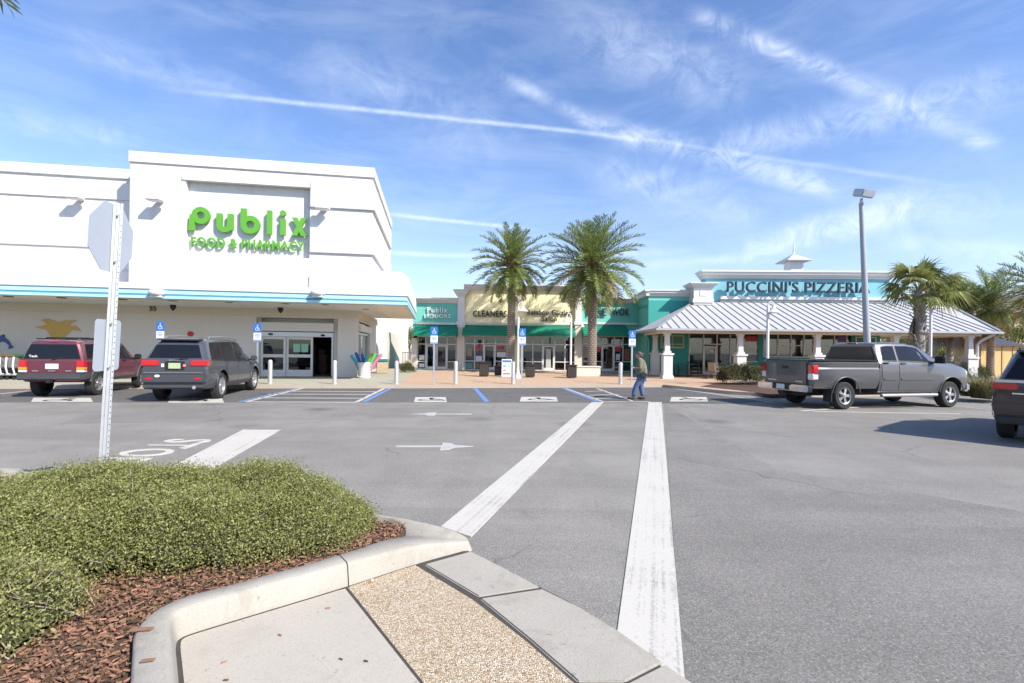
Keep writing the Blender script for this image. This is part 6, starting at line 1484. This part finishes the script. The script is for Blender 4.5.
# ---- maroon boxy estate
XJ = dict(name='parked_car', cat='car', axles=(-1.288, 1.288), r=.36, track=.74, spokes=5, gap=.09, lip=.035, lipmat=M_clad, rimr=.60, mirmat=M_black, handle=M_black,
    st=[[-2.02, .52, 1.05, 1.545, .78, .82, .80, .60, .16], [-1.98, .46, 1.05, 1.58, .83, .86, .835, .635, .16], [-1.85, .42, 1.045, 1.60, .85, .872, .845, .66, .12], [-1.0, .40, 1.03, 1.615, .855, .875, .85, .68, .0], [-.1, .40, 1.02, 1.615, .855, .875, .85, .68, 0], [.25, .40, 1.015, 1.585, .855, .875, .85, .67, 0], [.40, .40, 1.01, 1.54, .855, .875, .85, .65, 0], [.82, .40, 1.01, 1.08, .855, .875, .85, .74, 0], [1.6, .42, .98, 1.03, .855, .87, .84, .72, 0], [2.05, .46, .95, .99, .83, .85, .82, .70, 0], [2.12, .52, .90, .93, .78, .80, .76, .64, 0]],
    glass=[((-1.80, -1.02, -1.76, -1.02), 7.15, 8.0), ((-.92, -.18, -.92, -.18), 7.15, 8.0), ((-.10, .66, -.10, .30), 7.15, 8.0)],
    doors=[((-.82, -.15, -.95, -.15), 3.0, 6.9), ((-.13, .72, -.13, .72), 3.0, 6.9)], mirror=(.60, .86, 1.05), screen=(.80, .42),
    cladding=[((-.85, .82, -.85, .82), 2.1, 3.0, M_clad)], extras=[])
def xj_extra(t, sh, paint):
    boxp(t, 'bumper', M_clad, -2.15, -1.92, -.86, .86, .50, .68, bevel=.03)
    for s in (1, -1): boxp(t, 'bumper_end', M_clad, -2.10, -1.70, s * .84, s * .90, .50, .68, bevel=.02)
    boxp(t, 'tow_hitch', M_black, -2.20, -2.0, -.06, .06, .42, .50, bevel=.01)
    for s in (1, -1):
        boxp(t, 'tail_light', M_redlens, -2.065, -1.90, s * .66, s * .87, .86, 1.04, bevel=.012); boxp(t, 'tail_light', M_amber, -2.066, -1.90, s * .66, s * .871, .775, .858, bevel=.012); boxp(t, 'tail_light', M_clear, -2.064, -1.90, s * .66, s * .868, .71, .773, bevel=.012)
        m = MB(); m.box(-1.75, .1, s * .60 - .02, s * .60 + .02, 1.635, 1.665); m.build('roof_rail', M_black, t, bevel=.008)
        boxp(t, 'headlight', M_clear, 2.06, 2.13, s * .52, s * .78, .74, .88, bevel=.02); boxp(t, 'badge', M_silver, -2.042, -2.02, s * .36, s * .52, .735, .765, bevel=.002)
    for x in (-1.35, -.5): boxp(t, 'roof_crossbar', M_black, x - .025, x + .025, -.60, .60, 1.665, 1.70, bevel=.008)
    rear_panel(sh, t, 'rear_window', 1.09, 1.49, .74, .60, M_carglass)
    boxp(t, 'number_plate', M_plate, -2.052, -2.02, -.17, .17, .80, .95, bevel=.004); boxp(t, 'tailgate_handle', M_chrome, -2.046, -2.02, -.1, .1, .735, .765, bevel=.004)
    m = MB(); m.tube([(-2.05, .0, 1.06), (-2.03, -.18, 1.115), (-2.02, -.34, 1.125)], .012, 6); m.build('wiper', M_black, t)
    boxp(t, 'brake_light', M_redlens, -1.97, -1.93, -.12, .12, 1.56, 1.59, bevel=.005)
    g = text('window_sticker', 'Tech', -.10, .12, 1.13, 1.19, 0, .006, M_letterw, t, .012); g.rotation_euler = (0, 0, -PI / 2); g.location = (-2.048, .50, 0)
XJ['extras'] = [xj_extra]
# ---- dark plum estate at the right edge
DU = dict(GC); DU['spokes'] = 5
def du_extra(t, sh, paint):
    boxp(t, 'bumper', paint, -2.50, -2.30, -.88, .88, .52, .80, bevel=.06); boxp(t, 'lower_bumper', M_black, -2.48, -2.25, -.84, .84, .36, .53, bevel=.04)
    tail(t, 'tail_light', M_redlens, -2.455, -2.17, .54, .888, .98, 1.10, .022); boxp(t, 'light_bar', M_silver, -2.475, -2.40, -.86, .86, 1.105, 1.155, bevel=.015)
    rear_panel(sh, t, 'rear_window', 1.18, 1.54, .72, .57, M_carglass); boxp(t, 'spoiler', paint, -2.32, -1.95, -.60, .60, 1.655, 1.70, bevel=.02)
    boxp(t, 'number_plate', M_plate, -2.452, -2.43, -.16, .16, .88, 1.03, bevel=.004); boxp(t, 'plate_recess', M_black, -2.436, -2.42, -.24, .24, .85, 1.06, bevel=.01)
    boxp(t, 'badge', M_chrome, -2.445, -2.42, .36, .62, .90, .925, bevel=.003)
    m = MB(); m.tube([(-2.44, .0, 1.14), (-2.42, -.20, 1.18), (-2.40, -.34, 1.18)], .013, 6); m.build('wiper', M_black, t)
    for s in (1, -1):
        m = MB(); m.tube([(-1.75, s * .60, 1.70), (-1.65, s * .61, 1.74), (.35, s * .61, 1.735), (.45, s * .60, 1.69)], .018, 8); m.build('roof_rail', M_black, t); boxp(t, 'headlight', M_clear, 2.12, 2.30, s * .50, s * .80, .78, .92, bevel=.03)
DU['extras'] = [du_extra]
def by_wheels(pr, pf, wb, track, side, ax=None):
    """pose from the pixel under a rear and a front wheel of one side (side -1 = right)"""
    a, b = Vector(G(*pr)), Vector(G(*pf)); h = (b - a); return a, math.atan2(h.y, h.x)
def place_car(P, label, paint, rr, head, sc, wx, wy):
    """rr: pixel under a wheel, head: heading, wx, wy: that wheel in the car's own axes"""
    a = G(*rr); c, s = math.cos(head), math.sin(head); wx, wy = wx * sc[0], wy * sc[1]; x = a[0] - (wx * c - wy * s); y = a[1] - (wx * s + wy * c); return suv(label, (x, y, .0), head, sc, paint, P)
HB = PI / 2 + math.radians(11.5)
place_car(GC, 'dark grey off road estate parked nose in before the supermarket doors', M_gcpaint, (219.5, 398.6), HB, (1.06, .96, 1.08), -1.457, -.84)
place_car(XJ, 'boxy maroon estate with black bumper and roof rack left of the grey car', M_maroon, (96.5, 395.2), HB + math.radians(1), (1.03, .97, 1.09), -1.288, -.78)
place_car(DU, 'dark plum estate cut by the right edge with long red tail light', M_plum, (1003, 437.0), math.radians(37), (1.0, .98, 1.03), -1.457, .86)
# ---- grey pickup
pk = thing('pickup_truck', 'grey four door pickup with silver rear bumper parked in front of the pizzeria', 'pickup')
ra = G(843, 409.4); hd_ = math.radians(13.0); sc = (.955, 1.0, 1.02); wbx = -2.09
c, s = math.cos(hd_), math.sin(hd_); wx, wy = wbx, -.90
wx, wy = wx * sc[0], wy * sc[1]; pk.location = (ra[0] - (wx * c - wy * s), ra[1] - (wx * s + wy * c), 0); pk.rotation_euler.z = hd_; pk.scale = sc
bed = Shell([[-3.28, .62, 1.20, 1.36, .91, .96, .965, .935, 0], [-3.22, .58, 1.20, 1.385, .94, .99, .99, .955, 0], [-2.6, .56, 1.20, 1.39, .95, 1.01, .995, .965, 0], [-.98, .56, 1.20, 1.39, .95, 1.01, .995, .965, 0], [-.84, .56, 1.20, 1.39, .95, 1.01, .995, .965, 0]])
cab = Shell([[-.82, .44, 1.36, 1.87, .95, 1.0, .985, .72, .10], [-.76, .42, 1.365, 1.91, .96, 1.01, .99, .745, .10], [-.4, .42, 1.36, 1.935, .96, 1.01, .99, .77, .04], [.4, .42, 1.35, 1.94, .96, 1.01, .99, .775, 0], [.80, .42, 1.34, 1.90, .96, 1.01, .99, .765, 0], [1.02, .42, 1.335, 1.84, .96, 1.01, .99, .75, 0], [1.74, .42, 1.31, 1.40, .96, 1.01, .97, .84, 0], [2.4, .46, 1.25, 1.34, .96, 1.01, .96, .82, 0], [2.76, .50, 1.18, 1.26, .94, .98, .92, .78, 0], [2.86, .54, 1.12, 1.19, .90, .94, .88, .74, 0], [2.93, .58, 1.02, 1.06, .82, .86, .80, .66, 0]])
RW = .395
link('bed', bed.mesh(M_greypaint, [(-2.09, s * .84, RW + .03) for s in (1, -1)], RW + .10), pk)
link('body', cab.mesh(M_greypaint, [(2.09, s * .84, RW + .03) for s in (1, -1)], RW + .10), pk)
for x in (-2.09, 2.09):
    for s in (1, -1): wheel(pk, x, s * .84, RW, RW, .27, 5, .60)
for s in (1, -1):
    for (xs) in ((-.66, -.12, -.58, -.12), (-.02, 1.46, -.02, .88)): w_ = cab.patch('side_window', xs, 7.12, 8.0, s, M_carglass, pk, .006); cab.patch('window_seal', (xs[0] - .025, xs[1] + .03, xs[2] - .025, xs[3] + .03), 7.02, 8.05, s, M_black, w_, .003)
    for (xs) in ((-.74, -.08, -.74, -.08), (-.06, 1.36, -.06, 1.36)):
        d = cab.patch('door', xs, 3.0, 6.92, s, M_greypaint, pk, .009, nx=8, nq=6); cab.patch('door_gap_shade', (xs[0] - .014, xs[1] + .014, xs[2] - .014, xs[3] + .014), 2.95, 6.97, s, M_black, d, .003, nx=8, nq=6); p = cab.side(xs[0] + .14, 6.15, s, .03)  # black panel behind each door draws the dark of the shut gap
        m = MB(); m.box(p.x - .10, p.x + .10, p.y - .015, p.y + .02, p.z - .022, p.z + .022); m.build('handle', M_greypaint if xs[0] > -.3 else M_black, d, bevel=.01)
        m = MB(); p0 = cab.side(xs[0] + .05, 4.1, s, .012); p1 = cab.side(xs[1] - .05, 4.1, s, .012); m.box(p0.x, p1.x, p0.y - .012, p0.y + .012, p0.z - .025, p0.z + .025); m.build('side_moulding', M_greypaint, d, bevel=.006)
    mirror(pk, 1.36, s * .98, 1.36, M_black, 1.3)
    m = MB(); m.tube([(-.78, s * 1.02, .40), (1.42, s * 1.02, .40)], .05, 10); m.build('running_board', M_silver, pk, smooth=60)
    m = MB(); [m.tube([(x, s * .9, .46), (x, s * 1.02, .40)], .025, 6) for x in (-.6, .4, 1.3)]; m.build('board_bracket', M_black, pk)
    for x, shl in ((-2.09, bed), (2.09, cab)):
        m = MB(); pts = []
        for k in range(17):
            a = .10 + (PI - .20) * k / 16; px_, pz_ = x + (RW + .125) * math.cos(a), RW + .03 + (RW + .115) * math.sin(a); pts.append((px_, s * (abs(shl.side(px_, 4.0, 1).y) - .002), pz_))
        m.tube(pts, .015, 8); m.build('wheel_arch', M_greypaint, pk, smooth=60)
    m = MB(); m.box(-2.62, -2.585, s * .70, s * .98, .22, .60); m.build('mud_flap', M_black, pk)
    boxp(pk, 'tail_light', M_redlens, -3.315, -3.10, s * .80, s * .998, 1.03, 1.27, bevel=.02); boxp(pk, 'tail_light', M_clear, -3.313, -3.10, s * .80, s * .996, .85, 1.025, bevel=.02)
    boxp(pk, 'headlight', M_clear, 2.72, 2.895, s * .60, s * .92, .94, 1.15, bevel=.04)
    m = MB(); m.box(-3.22, -.86, s * .955 - .035, s * .955 + .035, 1.386, 1.415); m.build('bed_rail', M_black, pk, bevel=.01)
boxp(pk, 'tailgate', M_greypaint, -3.335, -3.27, -.79, .79, .70, 1.378, bevel=.02)
boxp(pk, 'tailgate_handle', M_black, -3.35, -3.33, -.12, .12, 1.14, 1.22, bevel=.006)
boxp(pk, 'tailgate_cap', M_black, -3.34, -3.26, -.80, .80, 1.379, 1.403, bevel=.008)
for (a, b) in ((-.66, -.40), (.34, .68)): boxp(pk, 'badge', M_silver, -3.341, -3.335, a, b, .76, .80, bevel=.001)
boxp(pk, 'bumper', M_chrome, -3.50, -3.28, -.98, .98, .50, .69, bevel=.03); boxp(pk, 'bumper_step', M_black, -3.505, -3.30, -.34, .34, .52, .70, bevel=.01)
boxp(pk, 'number_plate', M_plate, -3.512, -3.504, -.16, .16, .54, .68, bevel=.002)
boxp(pk, 'tow_bar', M_black, -3.45, -2.9, -.08, .08, .40, .48, bevel=.01); boxp(pk, 'chassis', M_black, -3.2, 2.5, -.45, .45, .36, .58, bevel=.02)
boxp(pk, 'bed_shade_sheet', M_black, -3.24, -.86, -.92, .92, 1.390, 1.404, bevel=.006)  # black sheet closes the open bed, standing in for its shaded inside
z0, z1 = 1.44, 1.82; f = lambda z: -.82 + .10 * (z - 1.36) - .012
quadpanel(pk, 'rear_window', [(f(z0), .82, z0), (f(z1), .68, z1), (f(z1), -.68, z1), (f(z0), -.82, z0)], M_carglass, -.012)
boxp(pk, 'brake_light', M_redlens, -.75, -.70, -.17, .17, 1.895, 1.935, bevel=.008)
a, b = cab.ring(1.68), cab.ring(1.07); quadpanel(pk, 'windscreen', [(1.70, .78, a[10][2] + .02), (1.08, .70, b[11][2] - .03), (1.08, -.70, b[11][2] - .03), (1.70, -.78, a[10][2] + .02)], M_carglass, .012)
boxp(pk, 'front_bumper', M_chrome, 2.80, 3.02, -.92, .92, .48, .74, bevel=.05); boxp(pk, 'grille', M_black, 2.88, 2.95, -.55, .55, .76, 1.06, bevel=.02)
# ================================================================== the walking person
def skin(name, pts, edges, mats, parent, sub=2, root=0):
    me = bpy.data.meshes.new(name); me.from_pydata([p[:3] for p in pts], edges, []); o = bpy.data.objects.new(name, me); COL.objects.link(o)
    md = o.modifiers.new('s', 'SKIN'); md.use_smooth_shade = True
    for v, p in zip(me.skin_vertices[0].data, pts): r = p[3]; v.radius = r if isinstance(r, tuple) else (r, r)
    me.skin_vertices[0].data[root].use_root = True
    sd = o.modifiers.new('u', 'SUBSURF'); sd.levels = sub; sd.render_levels = sub
    dg = bpy.context.evaluated_depsgraph_get(); r = bpy.data.meshes.new_from_object(o.evaluated_get(dg)); bpy.data.objects.remove(o); r.name = name
    for q in (mats if isinstance(mats, list) else [mats]): r.materials.append(q)
    r.polygons.foreach_set('use_smooth', [True] * len(r.polygons)); return link(name, r, parent)
fx0, fy0 = G(641.5, 399.6, .008); HS = .945
pn = thing('person', 'person in an olive jacket and blue jeans walking left across the hatched bay', 'person', (fx0, fy0, .008), math.radians(168)); pn.scale = (HS,) * 3
# local axes: +x walking direction, y left, z up; height about 1.68
M_skin = mat('skin_tone', (.46, .27, .19), .55, var=.06); M_hair = mat('brown_grey_hair', (.075, .055, .045), .7, var=.3, scale=40); M_jkt = mat('olive_jacket_cloth', (.165, .150, .105), .85, var=.18, scale=14, bump=.4, bscale=60); M_jean = mat('blue_jeans', (.075, .125, .24), .85, var=.2, scale=10, bump=.3, bscale=80); M_shoe = mat('dark_shoe', (.03, .026, .025), .6)
J = {'pel': (0, 0, .90, (.13, .15)), 'wai': (.01, 0, 1.05, (.12, .14)), 'che': (.03, 0, 1.24, (.125, .16)), 'uch': (.045, 0, 1.36, (.10, .14)), 'nek': (.07, 0, 1.45, .052), 'hea': (.11, 0, 1.53, .062),
     'hl': (.0, .085, .86, .085), 'kl': (.20, .09, .48, .056), 'al': (.30, .09, .10, .040), 'tl': (.43, .10, .045, .032),
     'hr': (.0, -.085, .86, .085), 'kr': (.02, -.09, .47, .056), 'ar': (-.06, -.085, .10, .040), 'tr': (.07, -.09, .045, .032),
     'sl': (.05, .17, 1.36, .056), 'el': (.06, .24, 1.10, .042), 'wl': (.27, .17, 1.12, .027), 'pl': (.32, .155, 1.135, .026),
     'sr': (.04, -.17, 1.36, .056), 'er': (.03, -.24, 1.10, .042), 'wr': (.25, -.16, 1.15, .027), 'pr': (.30, -.14, 1.17, .026)}
K = list(J); E = [('pel', 'wai'), ('wai', 'che'), ('che', 'uch'), ('uch', 'nek'), ('nek', 'hea'), ('pel', 'hl'), ('hl', 'kl'), ('kl', 'al'), ('al', 'tl'), ('pel', 'hr'), ('hr', 'kr'), ('kr', 'ar'), ('ar', 'tr'), ('uch', 'sl'), ('sl', 'el'), ('el', 'wl'), ('wl', 'pl'), ('uch', 'sr'), ('sr', 'er'), ('er', 'wr'), ('wr', 'pr')]
pts = [J[k] for k in K]; ed = [(K.index(a), K.index(b)) for a, b in E]
def chain(base, ch):                      # fingers grow out of the palm
    i = K.index(base); last = i
    for p in ch: pts.append(p); ed.append((last, len(pts) - 1)); last = len(pts) - 1
for sd, b, w_ in ((1, 'pl', 'wl'), (-1, 'pr', 'wr')):
    bx, by, bz, _ = J[b]
    for k in range(4):
        y = by + (k - 1.5) * .016; l = (.030, .036, .034, .026)[k]
        chain(b, [(bx + .030, y, bz + .012 - .002 * k, .0085), (bx + .030 + l * .7, y, bz + .010, .0078), (bx + .036 + l, y - sd * .002, bz - .012, .0068)])
    chain(b, [(bx - .005, by - sd * .034, bz + .012, .0095), (bx + .022, by - sd * .042, bz + .018, .0085)])
body = skin('body', pts, ed, M_skin, pn)
m = MB(); m.blob((.125, 0, 1.575), (.098, .076, .115), 18, 12); m.blob((.135, 0, 1.525), (.08, .062, .075), 14, 10); m.add([(.215, -.014, 1.565), (.215, .014, 1.565), (.245, 0, 1.552), (.212, 0, 1.60)], [(0, 1, 2), (1, 3, 2), (3, 0, 2)])
for s in (1, -1): m.blob((.11, s * .076, 1.565), (.022, .010, .032), 8, 6)
hd = m.build('head', M_skin, pn, smooth=70); m = MB()
for s in (1, -1): m.blob((.214, s * .030, 1.585), (.008, .013, .007), 8, 6)
m.build('eyes', M_black, hd); m = MB(); m.box(.206, .216, -.022, .022, 1.518, 1.526); m.build('mouth', mat('lip', (.35, .13, .11)), hd)
m = MB(); m.blob((.095, 0, 1.605), (.112, .092, .105), 18, 12); m.blob((.045, 0, 1.56), (.075, .085, .11), 14, 10); m.blob((-.02, 0, 1.60), (.05, .055, .05), 12, 8); m.build('hair', M_hair, pn, smooth=70)
g = lambda k, r: (*J[k][:3], r)
jp = [(0, 0, .84, (.215, .225)), (.0, 0, .96, (.21, .22)), (.01, 0, 1.10, (.205, .215)), (.03, 0, 1.26, (.195, .215)), (.045, 0, 1.37, (.15, .18)), (.065, 0, 1.445, .072), g('sl', .098), g('el', .082), (.24, .178, 1.12, .055), g('sr', .098), g('er', .082), (.22, -.168, 1.147, .055)]
skin('jacket', jp, [(0, 1), (1, 2), (2, 3), (3, 4), (4, 5), (4, 6), (6, 7), (7, 8), (4, 9), (9, 10), (10, 11)], M_jkt, pn)
jn = [(0, 0, .90, (.17, .185)), (0, .095, .80, .125), g('kl', .098), (.29, .09, .11, .085), (0, -.095, .80, .125), g('kr', .098), (-.05, -.087, .11, .085)]
skin('jeans', jn, [(0, 1), (1, 2), (2, 3), (0, 4), (4, 5), (5, 6)], M_jean, pn)
for (x, y, a) in ((.36, .095, .0), (.0, -.088, .0)): m = MB(); m.blob((x, y, .045), (.145, .052, .045), 14, 8); m.blob((x - .06, y, .075), (.07, .045, .05), 12, 8); m.build('shoe', M_shoe, pn, smooth=70)
m = MB(); m.tube([(.16, -.12, 1.36), (.05, -.18, 1.43), (-.06, -.02, 1.36), (-.10, .16, 1.12), (-.05, .22, .95)], .014, 6); m.build('bag_strap', M_shoe, pn, smooth=60)
m = MB(); m.box(-.14, .06, .19, .27, .78, .98); m.build('bag', M_shoe, pn, bevel=.03)
# ------------------------------------------------------------------ sky, sun, camera
SUN_EL, SUN_DIR = math.radians(41), Vector((.82, -.63, .85)).normalized()
SUN_EL = math.asin(SUN_DIR.z); AZ = math.atan2(SUN_DIR.x, SUN_DIR.y)
w = bpy.data.worlds.new('World'); S.world = w; w.use_nodes = True; tr = w.node_tree; tr.nodes.clear(); t = NT(tr)
out = t.n('ShaderNodeOutputWorld'); bg = t.n('ShaderNodeBackground'); t.l(bg.outputs[0], out.inputs[0]); bg.inputs[1].default_value = SKY_K
sky = t.n('ShaderNodeTexSky'); sky.sky_type = 'NISHITA'; sky.sun_disc = False; sky.sun_elevation = SUN_EL; sky.sun_rotation = AZ
sky.air_density = 1.15; sky.dust_density = .6; sky.ozone_density = 2.2; sky.altitude = 0
d = t.n('ShaderNodeTexCoord').outputs['Generated']
def vdot(v): x = t.n('ShaderNodeVectorMath', operation='DOT_PRODUCT'); t.l(d, x.inputs[0]); x.inputs[1].default_value = v; return x.outputs['Value']
def smooth(v, a, b): x = t.n('ShaderNodeMapRange', interpolation_type='SMOOTHSTEP'); t.set(x.inputs[0], v); x.inputs[1].default_value = a; x.inputs[2].default_value = b; return x.outputs[0]
dz = vdot((0, 0, 1))
nz_f = t.noise(d, 9, 7, .62, .3); nz_m = t.noise(d, 3.2, 5, .6, .5)
def streak(p, q, w0, amp, soft=.3, wob=.012, grain=None, seed=0):
    a, b = Vector(ray(*p)).normalized(), Vector(ray(*q)).normalized(); n = a.cross(b).normalized(); m = (a + b).normalized(); tt = n.cross(m).normalized()
    h = math.asin(min(1, (b - a).length / 2))
    dist = t.math('ABSOLUTE', t.math('ADD', vdot(n), t.math('MULTIPLY', t.math('SUBTRACT', nz_m, .5), wob)))
    al = t.math('ABSOLUTE', vdot(tt))
    k = t.math('SUBTRACT', 1.0, smooth(dist, 0, w0)); k = t.math('POWER', k, 1.6)
    e = t.math('SUBTRACT', 1.0, smooth(al, h * (1 - soft), h * (1 + soft * .4)))
    front_ = smooth(vdot(m), .2, .4)
    g = t.math('MULTIPLY', t.math('MULTIPLY', k, e), t.math('MULTIPLY', front_, amp))
    wide = w0 > .012
    gr = t.noise(d, 15 if wide else 34, 9, .70, 1.4 if wide else .6)
    return t.math('MULTIPLY', g, t.ramp(gr, [(.36, .10), (.66, .95)] if wide else [(.26, .35), (.68, 1)]))
ks = [streak((190, 91), (655, 141), .008, .55, .35), streak((640, 139), (945, 184), .008, .22, .4), streak((500, 76), (600, 128), .022, .50, .4), streak((585, 122), (850, 192), .036, .60, .3, .025),
      streak((690, 10), (885, 97), .026, .58, .3, .022), streak((875, 90), (1000, 152), .024, .50, .4, .022), streak((700, 150), (1030, 84), .055, .40, .3, .05), streak((380, 213), (535, 229), .008, .50, .4), streak((380, 252), (480, 256), .010, .38, .4), streak((460, 262), (700, 250), .016, .25, .5),
      streak((735, 262), (940, 186), .05, .45, .4, .06), streak((780, 235), (1010, 200), .05, .35, .4, .05), streak((640, 265), (770, 258), .02, .30, .5), streak((560, 20), (760, 90), .09, .28, .4, .08), streak((600, 160), (760, 225), .08, .28, .4, .08), streak((40, 38), (260, 96), .05, .20, .5, .04), streak((-20, 112), (140, 142), .035, .28, .5, .04), streak((300, 60), (520, 150), .12, .16, .5, .08), streak((880, 240), (1040, 255), .03, .30, .5)]
tot = ks[0]
for k in ks[1:]: tot = t.math('SUBTRACT', 1.0, t.math('MULTIPLY', t.math('SUBTRACT', 1.0, tot), t.math('SUBTRACT', 1.0, k)))
wis = t.noise(t.scale(d, (1.0, 1.0, 3.6)), 4.2, 8, .62, .8)
veil = t.math('MULTIPLY', t.ramp(wis, [(.42, 0), (.80, .19)]), smooth(dz, .02, .25))
low = t.math('MULTIPLY', t.math('SUBTRACT', 1.0, smooth(dz, .0, .42)), .26)
cl = t.math('ADD', t.math('ADD', tot, veil), low, clamp=True)
tint = t.mix(1.0, sky.outputs[0], (SKY_T[0], SKY_T[1], SKY_T[2], 1), 'MULTIPLY')
col = t.mix(t.math('MULTIPLY', cl, .85), tint, (CLOUD[0], CLOUD[1], CLOUD[2], 1))
t.l(col, bg.inputs[0])
sl = bpy.data.lights.new('Sun', 'SUN'); sl.energy = SUN_E; sl.angle = math.radians(.53); sl.color = (1, .93, .83)
so = bpy.data.objects.new('Sun', sl); COL.objects.link(so); so.rotation_euler = SUN_DIR.to_track_quat('Z', 'Y').to_euler()
cam = bpy.data.cameras.new('Camera'); co2 = bpy.data.objects.new('Camera', cam); COL.objects.link(co2)
cam.sensor_width = 36; cam.sensor_fit = 'HORIZONTAL'; cam.lens = F * 36 / 1024; cam.shift_y = (CY - 341.5) / 1024; cam.clip_end = 3000; cam.clip_start = .05
co2.location = (0, 0, H); co2.rotation_euler = (math.radians(90), ROLL, 0)
co2.rotation_euler = (Matrix.Rotation(PI / 2, 3, 'X') @ Matrix.Rotation(ROLL, 3, 'Z')).to_euler()
S.camera = co2
vs = S.view_settings; S.display_settings.display_device = 'sRGB'; vs.view_transform = 'Standard'; vs.look = 'None'; vs.exposure = EXPO; vs.gamma = 1; vs.use_curve_mapping = False
S.cycles.max_bounces = 8; S.cycles.transparent_max_bounces = 12; S.cycles.use_denoising = True; S.cycles.caustics_reflective = False; S.cycles.caustics_refractive = False
S.cycles.use_adaptive_sampling = True; S.cycles.adaptive_threshold = .015
